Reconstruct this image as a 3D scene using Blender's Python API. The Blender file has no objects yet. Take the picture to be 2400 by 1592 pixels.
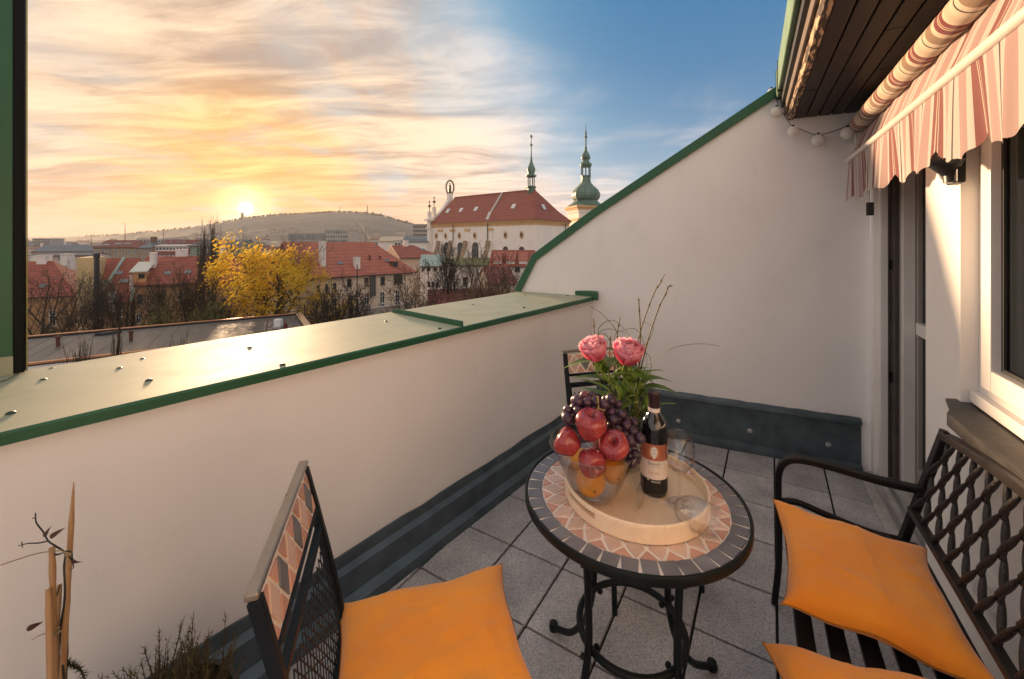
import bpy, math, random
from mathutils import Vector, Matrix, noise
rad = math.radians
scene = bpy.context.scene
COL = scene.collection

# ------------------------------------------------------------------ camera
FPX, CXP, HYP, EYE = 950.0, 1200.0, 566.0, 1.47      # focal length and horizon in photo pixels (2400 wide), eye height in m
cam_d = bpy.data.cameras.new('camera'); cam = bpy.data.objects.new('camera', cam_d); COL.objects.link(cam)
cam.location = (0, 0, EYE); cam.rotation_euler = (rad(90), 0, 0)
cam_d.sensor_width = 36; cam_d.lens = 36 * FPX / 2400; cam_d.shift_y = -(796 - HYP) / 2400
cam_d.clip_start = .05; cam_d.clip_end = 20000
scene.camera = cam
scene.render.resolution_x, scene.render.resolution_y = 1024, 679

# ------------------------------------------------------------------ sky, sun, exposure
SUN_AZ = math.atan2(-624, 950)            # from +Y, negative to the left
SUN_EL = rad(3.9)
SUN = Vector((math.sin(SUN_AZ) * math.cos(SUN_EL), math.cos(SUN_AZ) * math.cos(SUN_EL), math.sin(SUN_EL)))
world = bpy.data.worlds.new('World'); scene.world = world; world.use_nodes = True
def build_sky():
    nt = world.node_tree; N = nt.nodes; L = nt.links; N.clear()
    def n(t, **k):
        x = N.new(t)
        for a, b in k.items(): setattr(x, a, b)
        return x
    def val(s, v):
        if hasattr(v, 'node'): L.new(v, s)
        else: s.default_value = v
    def m(op, a, b=0.0, c=0.0, clamp=False):
        x = n('ShaderNodeMath', operation=op, use_clamp=clamp)
        val(x.inputs[0], a); val(x.inputs[1], b); val(x.inputs[2], c); return x.outputs[0]
    def vm(op, a, b=(0, 0, 0)):
        x = n('ShaderNodeVectorMath', operation=op); val(x.inputs[0], a); val(x.inputs[1], b); return x
    def mix(f, a, b):
        x = n('ShaderNodeMix', data_type='RGBA'); x.clamp_factor = True
        val(x.inputs[0], f); val(x.inputs[6], a); val(x.inputs[7], b); return x.outputs[2]
    def ramp(f, lo, hi):
        x = n('ShaderNodeMapRange', interpolation_type='SMOOTHSTEP'); val(x.inputs[0], f); x.inputs[1].default_value = lo; x.inputs[2].default_value = hi
        return x.outputs[0]
    tc = n('ShaderNodeTexCoord'); D = vm('NORMALIZE', tc.outputs['Generated']).outputs[0]
    sep = n('ShaderNodeSeparateXYZ'); L.new(D, sep.inputs[0]); z = sep.outputs[2]
    sund = vm('DOT_PRODUCT', D, tuple(SUN)).outputs[1]
    # cirrus sheet: project the direction on a flat layer, stretch along one axis
    zz = m('ADD', m('MAXIMUM', z, 0.0), .10)
    px = m('DIVIDE', sep.outputs[0], zz); py = m('DIVIDE', sep.outputs[1], zz)
    comb = n('ShaderNodeCombineXYZ'); L.new(px, comb.inputs[0]); L.new(py, comb.inputs[1])
    wn = n('ShaderNodeTexNoise'); L.new(comb.outputs[0], wn.inputs['Vector']); wn.inputs['Scale'].default_value = .55; wn.inputs['Detail'].default_value = 3
    wv = vm('SCALE', vm('SUBTRACT', wn.outputs['Color'], (.5, .5, .5)).outputs[0]); wv.inputs[3].default_value = .7
    cv = vm('ADD', comb.outputs[0], wv.outputs[0]).outputs[0]
    mp = n('ShaderNodeMapping'); L.new(cv, mp.inputs[0]); mp.inputs['Rotation'].default_value = (0, 0, rad(-24)); mp.inputs['Scale'].default_value = (.42, 1.35, 1)
    def noi(v, s, det, dist, rough=.55):
        x = n('ShaderNodeTexNoise'); L.new(v, x.inputs['Vector']); x.inputs['Scale'].default_value = s; x.inputs['Detail'].default_value = det
        x.inputs['Distortion'].default_value = dist; x.inputs['Roughness'].default_value = rough; return x.outputs[0]
    n1 = noi(mp.outputs[0], .95, 10, .5, .58); n2 = noi(mp.outputs[0], 2.9, 10, .6, .66)
    mp2 = n('ShaderNodeMapping'); L.new(cv, mp2.inputs[0]); mp2.inputs['Location'].default_value = (3.1, 1.7, 0); mp2.inputs['Rotation'].default_value = (0, 0, rad(40)); mp2.inputs['Scale'].default_value = (.9, .35, 1)
    n3 = noi(mp2.outputs[0], 1.7, 10, .6, .62)
    # one wide clear gap in the veil, up to the right of the sun
    G = Vector((.62, 1, .86)).normalized()
    gd = vm('DOT_PRODUCT', D, tuple(G)).outputs[1]
    wisp = m('ADD', m('MULTIPLY', n1, .45), m('MULTIPLY', n3, .55))
    gdn = m('ADD', gd, m('MULTIPLY', m('SUBTRACT', wisp, .52), .20))
    cover = m('SUBTRACT', 1.0, ramp(gdn, .70, .985))
    dens = m('ADD', m('MULTIPLY', cover, 1.05), m('MULTIPLY', m('SUBTRACT', wisp, .53), 3.0))
    dens = ramp(dens, .05, 1.05)
    # clear air
    sky = n('ShaderNodeTexSky', sky_type='NISHITA'); sky.sun_disc = False; sky.sun_elevation = SUN_EL; sky.sun_rotation = SUN_AZ
    sky.air_density = 1.0; sky.dust_density = .6; sky.ozone_density = 2.5
    nish = vm('SCALE', sky.outputs[0]); nish.inputs[3].default_value = .06
    blue = mix(ramp(gd, .70, 1.0), (.112, .18, .212, 1), (.0, .044, .100, 1))
    clear = mix(.95, nish.outputs[0], blue)
    # cloud light: orange around the sun, cream further off, greyer where thick; the same all round
    near = ramp(sund, .72, 1.0); vnear = ramp(sund, .955, 1.0)
    lit = (.270, .232, .212, 1); lit = mix(near, lit, (.295, .214, .137, 1)); lit = mix(vnear, lit, (.36, .215, .070, 1))
    dark = (.104, .101, .108, 1); dark = mix(near, dark, (0.134, 0.088, 0.0612, 1)); dark = mix(vnear, dark, (0.245, 0.122, 0.0324, 1))
    tex = ramp(m('ADD', m('MULTIPLY', n2, .5), m('MULTIPLY', n1, .5)), .38, .60)
    cloud = mix(tex, dark, lit)
    low = m('MULTIPLY', m('SUBTRACT', 1.0, ramp(z, .0, .16)), ramp(sund, .45, .97))
    cloud = mix(m('MULTIPLY', low, .55), cloud, (.31, .135, .052, 1))
    col = mix(dens, clear, cloud)
    # the sun's own disc and aureole behind thin cloud
    g1 = m('MULTIPLY', m('POWER', m('MAXIMUM', sund, 0.0), 1300), .40)
    g2 = m('MULTIPLY', m('POWER', m('MAXIMUM', sund, 0.0), 40000), 3.5)
    glow = vm('SCALE', (1.0, .72, .32)); L.new(g1, glow.inputs[3]); glow2 = vm('SCALE', (1.0, .9, .7)); L.new(g2, glow2.inputs[3])
    tot = vm('ADD', vm('ADD', col, glow.outputs[0]).outputs[0], glow2.outputs[0])
    bg = n('ShaderNodeBackground'); L.new(tot.outputs[0], bg.inputs[0]); bg.inputs[1].default_value = 1.0
    out = n('ShaderNodeOutputWorld'); L.new(bg.outputs[0], out.inputs[0])
build_sky()
world.cycles.sampling_method = 'MANUAL'; world.cycles.sample_map_resolution = 1024
sun_d = bpy.data.lights.new('sun', 'SUN'); sun_d.energy = 4.5; sun_d.angle = rad(6.0); sun_d.color = (1.0, .66, .38)
sun_o = bpy.data.objects.new('sun', sun_d); COL.objects.link(sun_o); sun_o.location = (-20, 30, 20)
sun_o.rotation_euler = SUN.to_track_quat('Z', 'Y').to_euler()
scene.view_settings.view_transform = 'Standard'; scene.view_settings.look = 'None'; scene.view_settings.gamma = 1
scene.view_settings.exposure = 2.1
scene.cycles.use_denoising = True
scene.cycles.max_bounces = 10; scene.cycles.transparent_max_bounces = 24; scene.cycles.caustics_reflective = False; scene.cycles.caustics_refractive = False
scene.cycles.sample_clamp_indirect = 6

# ------------------------------------------------------------------ materials
MATS = {}
def M(name, col, rough=.6, metal=0., var=0., vs=6., col2=None, bump=0., bs=60., randv=0., spec=.5, coat=0., trans=0., sss=0., stretch=(1, 1, 1), sheen=0., dist=0.):
    if name in MATS: return MATS[name]
    m = bpy.data.materials.new(name); m.use_nodes = True; nt = m.node_tree; N = nt.nodes; L = nt.links
    b = N['Principled BSDF']; out = N['Material Output']
    c = tuple(col) + (1,)
    b.inputs['Roughness'].default_value = rough; b.inputs['Metallic'].default_value = metal; b.inputs['Specular IOR Level'].default_value = spec
    b.inputs['Coat Weight'].default_value = coat; b.inputs['Base Color'].default_value = c; b.inputs['Sheen Weight'].default_value = sheen
    tc = N.new('ShaderNodeTexCoord'); mp = N.new('ShaderNodeMapping'); L.new(tc.outputs['Object'], mp.inputs[0]); mp.inputs['Scale'].default_value = stretch
    last = None
    if var or col2:
        t = N.new('ShaderNodeTexNoise'); L.new(mp.outputs[0], t.inputs['Vector']); t.inputs['Scale'].default_value = vs; t.inputs['Detail'].default_value = 6; t.inputs['Distortion'].default_value = dist
        r = N.new('ShaderNodeMapRange'); L.new(t.outputs[0], r.inputs[0]); r.inputs[1].default_value = .32; r.inputs[2].default_value = .68
        mx = N.new('ShaderNodeMix'); mx.data_type = 'RGBA'; L.new(r.outputs[0], mx.inputs[0])
        if col2: mx.inputs[6].default_value = c; mx.inputs[7].default_value = tuple(col2) + (1,)
        else:
            mx.inputs[6].default_value = tuple(x * (1 - var) for x in col) + (1,); mx.inputs[7].default_value = tuple(min(1, x * (1 + var)) for x in col) + (1,)
        last = mx.outputs[2]; L.new(last, b.inputs['Base Color'])
        r2 = N.new('ShaderNodeMapRange'); L.new(t.outputs[0], r2.inputs[0]); r2.inputs[3].default_value = max(0, rough - .08); r2.inputs[4].default_value = min(1, rough + .08); L.new(r2.outputs[0], b.inputs['Roughness'])
    if randv:
        oi = N.new('ShaderNodeObjectInfo'); r = N.new('ShaderNodeMapRange'); L.new(oi.outputs['Random'], r.inputs[0]); r.inputs[3].default_value = 1 - randv; r.inputs[4].default_value = 1 + randv
        h = N.new('ShaderNodeHueSaturation'); L.new(r.outputs[0], h.inputs['Value'])
        if last is not None: L.new(last, h.inputs['Color'])
        else: h.inputs['Color'].default_value = c
        last = h.outputs[0]; L.new(last, b.inputs['Base Color'])
    if bump:
        t = N.new('ShaderNodeTexNoise'); L.new(mp.outputs[0], t.inputs['Vector']); t.inputs['Scale'].default_value = bs; t.inputs['Detail'].default_value = 5
        bp = N.new('ShaderNodeBump'); bp.inputs['Strength'].default_value = bump; bp.inputs['Distance'].default_value = .01; L.new(t.outputs[0], bp.inputs['Height']); L.new(bp.outputs[0], b.inputs['Normal'])
    if trans:
        tr = N.new('ShaderNodeBsdfTranslucent'); ms = N.new('ShaderNodeMixShader'); ms.inputs[0].default_value = trans
        if last is not None: L.new(last, tr.inputs[0])
        else: tr.inputs[0].default_value = c
        L.new(b.outputs[0], ms.inputs[1]); L.new(tr.outputs[0], ms.inputs[2]); L.new(ms.outputs[0], out.inputs[0])
    if sss:
        b.inputs['Subsurface Weight'].default_value = sss; b.inputs['Subsurface Radius'].default_value = (.02, .008, .004); b.inputs['Subsurface Scale'].default_value = .5
    MATS[name] = m; return m
def nodes(m): return m.node_tree.nodes, m.node_tree.links, m.node_tree.nodes['Principled BSDF']
def thin_glass(name, tint=(.97, .98, .98), ior=1.5, edge=.5, refl=1.0):
    m = bpy.data.materials.new(name); m.use_nodes = True; nt = m.node_tree; N = nt.nodes; L = nt.links; N.clear()
    out = N.new('ShaderNodeOutputMaterial'); tr = N.new('ShaderNodeBsdfTransparent'); gl = N.new('ShaderNodeBsdfGlossy'); gl.inputs['Roughness'].default_value = .015
    f0 = ((ior - 1) / (ior + 1)) ** 2; lf = N.new('ShaderNodeLayerWeight'); lf.inputs[0].default_value = .5; p5 = N.new('ShaderNodeMath'); p5.operation = 'POWER'; L.new(lf.outputs['Facing'], p5.inputs[0]); p5.inputs[1].default_value = 5
    mu = N.new('ShaderNodeMath'); mu.operation = 'MULTIPLY_ADD'; L.new(p5.outputs[0], mu.inputs[0]); mu.inputs[1].default_value = (1 - f0) * refl * .8; mu.inputs[2].default_value = f0 * refl; mu.use_clamp = True
    ms = N.new('ShaderNodeMixShader'); L.new(mu.outputs[0], ms.inputs[0])
    lw = N.new('ShaderNodeLayerWeight'); lw.inputs[0].default_value = .5
    pw = N.new('ShaderNodeMath'); pw.operation = 'POWER'; L.new(lw.outputs['Facing'], pw.inputs[0]); pw.inputs[1].default_value = 3
    mx = N.new('ShaderNodeMix'); mx.data_type = 'RGBA'; L.new(pw.outputs[0], mx.inputs[0]); mx.inputs[6].default_value = tint + (1,); mx.inputs[7].default_value = tuple(t * (1 - edge) for t in tint) + (1,)
    L.new(mx.outputs[2], tr.inputs[0]); L.new(tr.outputs[0], ms.inputs[1]); L.new(gl.outputs[0], ms.inputs[2]); L.new(ms.outputs[0], out.inputs[0])
    MATS[name] = m; return m

# ------------------------------------------------------------------ mesh helpers
BASE = {}
def tag(o, label=None, cat=None, group=None, kind=None):
    if label: o['label'] = label
    if cat: o['category'] = cat
    if group: o['group'] = group
    if kind: o['kind'] = kind
    return o
def thing(name, loc, label, cat, group=None):
    o = bpy.data.objects.new(name, None); COL.objects.link(o); o.location = loc; o.empty_display_size = .05; BASE[o] = Vector(loc)
    return tag(o, label, cat, group)
class MB:
    def __init__(s): s.v = []; s.f = []; s.mi = []; s.cur = 0
    def add(s, vs, fs):
        k = len(s.v); s.v += [Vector(p) for p in vs]; s.f += [tuple(i + k for i in f) for f in fs]; s.mi += [s.cur] * len(fs); return s
    def quad(s, a, b, c, d): return s.add([a, b, c, d], [(0, 1, 2, 3)])
    def hexa(s, P):    # 8 points: bottom 4 ccw, top 4
        return s.add(P, [(3, 2, 1, 0), (4, 5, 6, 7), (0, 1, 5, 4), (1, 2, 6, 5), (2, 3, 7, 6), (3, 0, 4, 7)])
    def obox(s, c, ax, ay, az):   # centre and three half-axis vectors
        c, ax, ay, az = Vector(c), Vector(ax), Vector(ay), Vector(az)
        return s.hexa([c - ax - ay - az, c + ax - ay - az, c + ax + ay - az, c - ax + ay - az, c - ax - ay + az, c + ax - ay + az, c + ax + ay + az, c - ax + ay + az])
    def box(s, lo, hi):
        c = [(a + b) / 2 for a, b in zip(lo, hi)]; h = [(b - a) / 2 for a, b in zip(lo, hi)]
        return s.obox(c, (h[0], 0, 0), (0, h[1], 0), (0, 0, h[2]))
    def beam(s, a, b, w, h, up=(0, 0, 1)):
        a, b = Vector(a), Vector(b); d = (b - a); u = Vector(up); sd = d.cross(u)
        if sd.length < 1e-6: sd = d.cross(Vector((1, 0, 0)))
        sd.normalize(); u = sd.cross(d).normalized()
        return s.obox((a + b) / 2, d / 2, sd * w / 2, u * h / 2)
    def tube(s, pts, r, n=8, cap=True, flat=None):
        pts = [Vector(p) for p in pts]; k = len(pts); rr = r if isinstance(r, (list, tuple)) else [r] * k
        base = len(s.v); prev = None; vs = []
        for i, p in enumerate(pts):
            d = (pts[min(i + 1, k - 1)] - pts[max(i - 1, 0)])
            if d.length < 1e-9: d = Vector((0, 0, 1))
            d.normalize()
            if prev is None:
                u = d.orthogonal().normalized()
                if flat is not None:
                    u = Vector(flat); u = (u - d * u.dot(d)).normalized()
            else: u = (prev - d * prev.dot(d)).normalized()
            prev = u; w = d.cross(u)
            for j in range(n):
                a = 2 * math.pi * (j + .5) / n; vs.append(p + (u * math.cos(a) + w * math.sin(a)) * rr[i])
        fs = [(i * n + j, i * n + (j + 1) % n, (i + 1) * n + (j + 1) % n, (i + 1) * n + j) for i in range(k - 1) for j in range(n)]
        if cap: fs += [tuple(reversed(range(n))), tuple(range((k - 1) * n, k * n))]
        return s.add(vs, fs)
    def ring(s, c, R, r, n=40, k=8, ax=None, ay=None):
        c = Vector(c); ax = Vector(ax or (1, 0, 0)); ay = Vector(ay or (0, 1, 0)); az = ax.cross(ay); vs = []
        for i in range(n):
            a = 2 * math.pi * i / n; d = ax * math.cos(a) + ay * math.sin(a)
            for j in range(k):
                b = 2 * math.pi * j / k; vs.append(c + d * (R + r * math.cos(b)) + az * r * math.sin(b))
        return s.add(vs, [(i * k + j, ((i + 1) % n) * k + j, ((i + 1) % n) * k + (j + 1) % k, i * k + (j + 1) % k) for i in range(n) for j in range(k)])
    def lathe(s, prof, c=(0, 0, 0), n=32, axis=(0, 0, 1), close=False):
        c = Vector(c); az = Vector(axis).normalized(); ax = az.orthogonal().normalized(); ay = az.cross(ax); vs = []
        if abs(az.z) > .999: ax, ay = Vector((1, 0, 0)), Vector((0, 1, 0))
        for r, z in prof:
            for j in range(n):
                a = 2 * math.pi * j / n; vs.append(c + (ax * math.cos(a) + ay * math.sin(a)) * r + az * z)
        k = len(prof); fs = [(i * n + j, i * n + (j + 1) % n, (i + 1) * n + (j + 1) % n, (i + 1) * n + j) for i in range(k - 1) for j in range(n)]
        if close: fs += [((k - 1) * n + j, (k - 1) * n + (j + 1) % n, (j + 1) % n, j) for j in range(n)]
        else:
            if prof[0][0] > 1e-5: fs.append(tuple(reversed(range(n))))
            if prof[-1][0] > 1e-5: fs.append(tuple(range((k - 1) * n, k * n)))
        return s.add(vs, fs)
    def sweep(s, pts, w, h, side):   # rectangular bar along a path
        P = [Vector(p) for p in pts]; n = len(P); sd = Vector(side).normalized(); vs = []
        for i, p in enumerate(P):
            d = (P[min(i + 1, n - 1)] - P[max(i - 1, 0)]).normalized(); u = d.cross(sd).normalized(); vs += [p - sd * w / 2 - u * h / 2, p + sd * w / 2 - u * h / 2, p + sd * w / 2 + u * h / 2, p - sd * w / 2 + u * h / 2]
        return s.add(vs, [(i * 4 + j, i * 4 + (j + 1) % 4, i * 4 + 4 + (j + 1) % 4, i * 4 + 4 + j) for i in range(n - 1) for j in range(4)] + [(3, 2, 1, 0), tuple(n * 4 - 4 + j for j in range(4))])
    def prism(s, poly, ext, cap=True):   # polygon points and an extrusion vector
        P = [Vector(p) for p in poly]; e = Vector(ext); k = len(P)
        fs = [(i, (i + 1) % k, (i + 1) % k + k, i + k) for i in range(k)]
        if cap: fs += [tuple(reversed(range(k))), tuple(range(k, 2 * k))]
        return s.add(P + [p + e for p in P], fs)
    def slab(s, poly, z0, z1, c):        # horizontal tile: flat polygon with a chamfered top edge
        P = [Vector((p[0], p[1], 0)) for p in poly]; k = len(P); ce = sum(P, Vector()) / k
        top = []
        for i in range(k):
            a = (P[i - 1] - P[i]).normalized(); b = (P[(i + 1) % k] - P[i]).normalized(); sn = abs(a.cross(b).z) or .3; top.append(P[i] + (a + b) * c / max(.3, sn))
        vs = [p + Vector((0, 0, z0)) for p in P] + [p + Vector((0, 0, z1 - c)) for p in P] + [p + Vector((0, 0, z1)) for p in top]
        fs = [(r * k + i, r * k + (i + 1) % k, (r + 1) * k + (i + 1) % k, (r + 1) * k + i) for r in (0, 1) for i in range(k)] + [tuple(range(2 * k, 3 * k))]
        return s.add(vs, fs)
    def xf(s, mat, start=0):
        for i in range(start, len(s.v)): s.v[i] = mat @ s.v[i]
        return s
    def build(s, name, mat, parent=None, smooth=None, bevel=0, loc=None, flip=False):
        me = bpy.data.meshes.new(name); off = Vector(loc) if loc is not None else (BASE.get(parent, Vector()) if parent else Vector())
        me.from_pydata([tuple(p - off) for p in s.v], [], s.f)
        if isinstance(mat, (list, tuple)):
            for q in mat: me.materials.append(q)
            me.polygons.foreach_set('material_index', s.mi)
        else: me.materials.append(mat)
        o = bpy.data.objects.new(name, me); COL.objects.link(o)
        if parent:
            o.parent = parent; BASE[o] = BASE.get(parent, Vector())
        elif loc is not None: o.location = loc; BASE[o] = Vector(loc)
        import bmesh
        bm = bmesh.new(); bm.from_mesh(me); bmesh.ops.recalc_face_normals(bm, faces=bm.faces)
        if smooth is not None:
            for f in bm.faces: f.smooth = True
            for e in bm.edges:
                if len(e.link_faces) == 2 and e.calc_face_angle(0) > rad(smooth): e.smooth = False
        bm.to_mesh(me); bm.free()
        if bevel:
            b = o.modifiers.new('bevel', 'BEVEL'); b.width = bevel; b.segments = 2; b.limit_method = 'ANGLE'; b.angle_limit = rad(40)
        return o
def inst(src, name, parent, loc, rotz=0, mat=None, label=None):
    o = bpy.data.objects.new(name, src.data); COL.objects.link(o); o.parent = parent; o.location = Vector(loc) - BASE.get(parent, Vector()); o.rotation_euler = (0, 0, rotz); BASE[o] = Vector(loc); return o
def spline(P, n=6):
    P = [Vector(p) for p in P]; out = []
    for i in range(len(P) - 1):
        p0, p1, p2, p3 = P[max(i - 1, 0)], P[i], P[i + 1], P[min(i + 2, len(P) - 1)]
        for k in range(n):
            t = k / n; out.append(.5 * ((2 * p1) + (-p0 + p2) * t + (2 * p0 - 5 * p1 + 4 * p2 - p3) * t * t + (-p0 + 3 * p1 - 3 * p2 + p3) * t ** 3))
    return out + [P[-1]]
def at(x, y, Y): return Vector(((x - CXP) / FPX * Y, Y, EYE - (y - HYP) / FPX * Y))     # a sighting at distance Y turned into a place
def atz(x, y, z): return at(x, y, (EYE - z) * FPX / (y - HYP))
# ------------------------------------------------------------------ frames of the terrace
CC = Vector((.659, 3.33, 0)); PD = Vector((.6225, .7826, 0)); PN = Vector((.7826, -.6225, 0))      # corner, parapet direction, towards the terrace
GD = Vector((.91, -.4147, 0)); GN = Vector((-.4147, -.91, 0))                                        # gable wall direction (to the right), towards the terrace
HD = Vector((.5075, .8616, 0)); HR = Vector((.8616, -.5075, 0))                                      # house wall direction (away), into the house
UP = Vector((0, 0, 1))
HA = .6577                                                                                            # house wall plane
def pp(t, o, z): return CC + PD * t + PN * o + UP * z
def gp(t, o, z): return CC + GD * t + GN * o + UP * z
def hp(a, s, z): return HR * a + HD * s + UP * z
def sg(a): return 3.2035 + .1045 * (a + 1.122) / .9945        # where the gable wall stands at distance a

plaster = M('white_plaster', (.87, .85, .845), rough=.85, var=.05, vs=1.1, bump=.07, bs=110)
plaster_h = M('cream_plaster', (.86, .83, .79), rough=.85, var=.045, vs=1.3, bump=.07, bs=110)
for pm_ in (plaster, plaster_h):      # faint blotches and scuffs of their own
    N_, L_, b_ = nodes(pm_); src_ = b_.inputs['Base Color'].links[0].from_socket; g_ = N_.new('ShaderNodeNewGeometry'); mp_ = N_.new('ShaderNodeMapping'); mp_.inputs['Scale'].default_value = (1, 1, .55); L_.new(g_.outputs['Position'], mp_.inputs[0]); t_ = N_.new('ShaderNodeTexNoise'); t_.inputs['Scale'].default_value = 4.5; t_.inputs['Detail'].default_value = 9; t_.inputs['Roughness'].default_value = .7; L_.new(mp_.outputs[0], t_.inputs['Vector'])
    r_ = N_.new('ShaderNodeMapRange'); r_.inputs[1].default_value = .56; r_.inputs[2].default_value = .74; r_.inputs[3].default_value = 1; r_.inputs[4].default_value = .935; L_.new(t_.outputs[0], r_.inputs[0]); x_ = N_.new('ShaderNodeMix'); x_.data_type = 'RGBA'; x_.blend_type = 'MULTIPLY'; x_.inputs[0].default_value = 1; L_.new(src_, x_.inputs[6]); L_.new(r_.outputs[0], x_.inputs[7]); L_.new(x_.outputs[2], b_.inputs['Base Color'])
green = M('green_sheet_painted_sheen', (.27, .30, .19), rough=.62, col2=(.36, .355, .24), vs=4.5, bump=.10, bs=6, dist=1.0)  # pale cream base colour paints the sky's sheen onto green sheet
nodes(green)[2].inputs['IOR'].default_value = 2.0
green_d = M('green_edge_paint', (.018, .10, .045), rough=.45, var=.12, vs=5, spec=.5)
lead = M('lead_flashing', (.075, .10, .115), rough=.5, metal=.45, col2=(.12, .16, .185), vs=9, spec=.3, bump=.15, bs=22)
white_pvc = M('white_frame_paint', (.76, .73, .70), rough=.4, var=.03, vs=4)
black_iron = M('black_iron', (.009, .0095, .0105), rough=.42, var=.2, vs=20, bump=.06, bs=140, spec=.22)

# ---- floor
def clip(poly, a, b):
    out = []; n = len(poly)
    def sd(p): return (b[0] - a[0]) * (p[1] - a[1]) - (b[1] - a[1]) * (p[0] - a[0])
    for i in range(n):
        p, q = poly[i], poly[(i + 1) % n]; dp, dq = sd(p), sd(q)
        if dp >= 0: out.append(p)
        if (dp >= 0) != (dq >= 0):
            t = dp / (dp - dq); out.append((p[0] + (q[0] - p[0]) * t, p[1] + (q[1] - p[1]) * t))
    return out
def floor():
    m = M('bitumen_joint', (.012, .012, .013), rough=.9)
    P = [gp(0, 0, 0), gp(1.79, 0, 0), hp(HA, -1.3, 0), pp(-5, 0, 0)]
    b = MB(); b.prism([p - UP * .25 for p in P], UP * .235)
    fl = tag(b.build('terrace_floor', m), kind='structure')
    tm = M('concrete_paver', (.21, .205, .21), rough=.8, var=.0, randv=.10, bump=.35, bs=240)
    N, L, bs = nodes(tm)
    # speckled aggregate
    tc = N.new('ShaderNodeTexCoord'); v = N.new('ShaderNodeTexVoronoi'); v.inputs['Scale'].default_value = 230; L.new(tc.outputs['Object'], v.inputs['Vector'])
    cr = N.new('ShaderNodeValToRGB'); L.new(v.outputs['Color'], cr.inputs[0]); cr.color_ramp.elements[0].color = (.31, .305, .315, 1); cr.color_ramp.elements[1].color = (.56, .545, .55, 1); cr.color_ramp.elements[0].position = .15; cr.color_ramp.elements[1].position = .85
    n2 = N.new('ShaderNodeTexNoise'); n2.inputs['Scale'].default_value = 5; n2.inputs['Detail'].default_value = 6; gm = N.new('ShaderNodeNewGeometry'); L.new(gm.outputs['Position'], n2.inputs['Vector'])
    mx = N.new('ShaderNodeMix'); mx.data_type = 'RGBA'; mx.blend_type = 'MULTIPLY'; mx.inputs[0].default_value = .75; L.new(cr.outputs[0], mx.inputs[6])
    r2 = N.new('ShaderNodeMapRange'); L.new(n2.outputs[0], r2.inputs[0]); r2.inputs[1].default_value = .3; r2.inputs[2].default_value = .7; r2.inputs[3].default_value = .62; r2.inputs[4].default_value = 1.15; L.new(r2.outputs[0], mx.inputs[7])
    hs = [x for x in N if x.type == 'HUE_SAT'][0]; L.new(mx.outputs[2], hs.inputs['Color'])
    O = Vector((.1688, 2.24, 0)); B = Vector((.2323, -.1397, 0)); A = Vector((.175, .2743, 0)); g = .0048
    full = None; FP = [(p.x, p.y) for p in (gp(0, .06, 0), gp(1.75, .06, 0), hp(HA - .02, -1.2, 0), pp(-5, .09, 0))]
    FP = FP[::-1]
    for c in range(-9, 12):
        for r in range(-6, 16):
            o = O + B * c - A * r; bn, an = B.normalized(), A.normalized()
            q = [o + bn * g + an * g, o + B - bn * g + an * g, o + B + A - bn * g - an * g, o + A + bn * g - an * g]
            q = [(p.x, p.y) for p in q]; k = q
            for i in range(4):
                k = clip(k, FP[i], FP[(i + 1) % 4])
                if len(k) < 3: break
            if len(k) < 3: continue
            ar = abs(sum(k[i][0] * k[(i + 1) % len(k)][1] - k[(i + 1) % len(k)][0] * k[i][1] for i in range(len(k)))) / 2
            if ar < .0015: continue
            whole = ar > .98 * abs(B.cross(A).z) * .85 and len(k) == 4 and all(abs(k[i][0] - q[i][0]) + abs(k[i][1] - q[i][1]) < 1e-6 or True for i in range(4)) and set((round(p[0], 5), round(p[1], 5)) for p in k) == set((round(p[0], 5), round(p[1], 5)) for p in q)
            if whole and full: inst(full, 'floor_tile', fl, o)
            else:
                # drop points that fall together
                kk = [p for i, p in enumerate(k) if (Vector(p) - Vector(k[i - 1])).length > 2e-3]
                if len(kk) < 3: continue
                mb = MB(); mb.slab(kk if sum(kk[i][0] * kk[(i + 1) % len(kk)][1] - kk[(i + 1) % len(kk)][0] * kk[i][1] for i in range(len(kk))) > 0 else kk[::-1], -.014, 0, .003)
                t = mb.build('floor_tile', tm, None, loc=o); t.parent = fl
                if whole: full = t
floor()

def flashing(parent, P, prof, t0, t1, name, mat, wob=0.):
    b = MB(); n = 40; k = len(prof); rnd = random.Random(4); vs = []
    for i in range(n + 1):
        t = t0 + (t1 - t0) * i / n; j = rnd.uniform(-1, 1) * wob
        vs += [P(t, o, z + (j if q == 0 or q == 1 else 0)) for q, (o, z) in enumerate(prof)]
    b.add(vs, [(i * k + j, i * k + j + 1, (i + 1) * k + j + 1, (i + 1) * k + j) for i in range(n) for j in range(k - 1)])
    return b.build(name, mat, parent, smooth=25)

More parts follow.
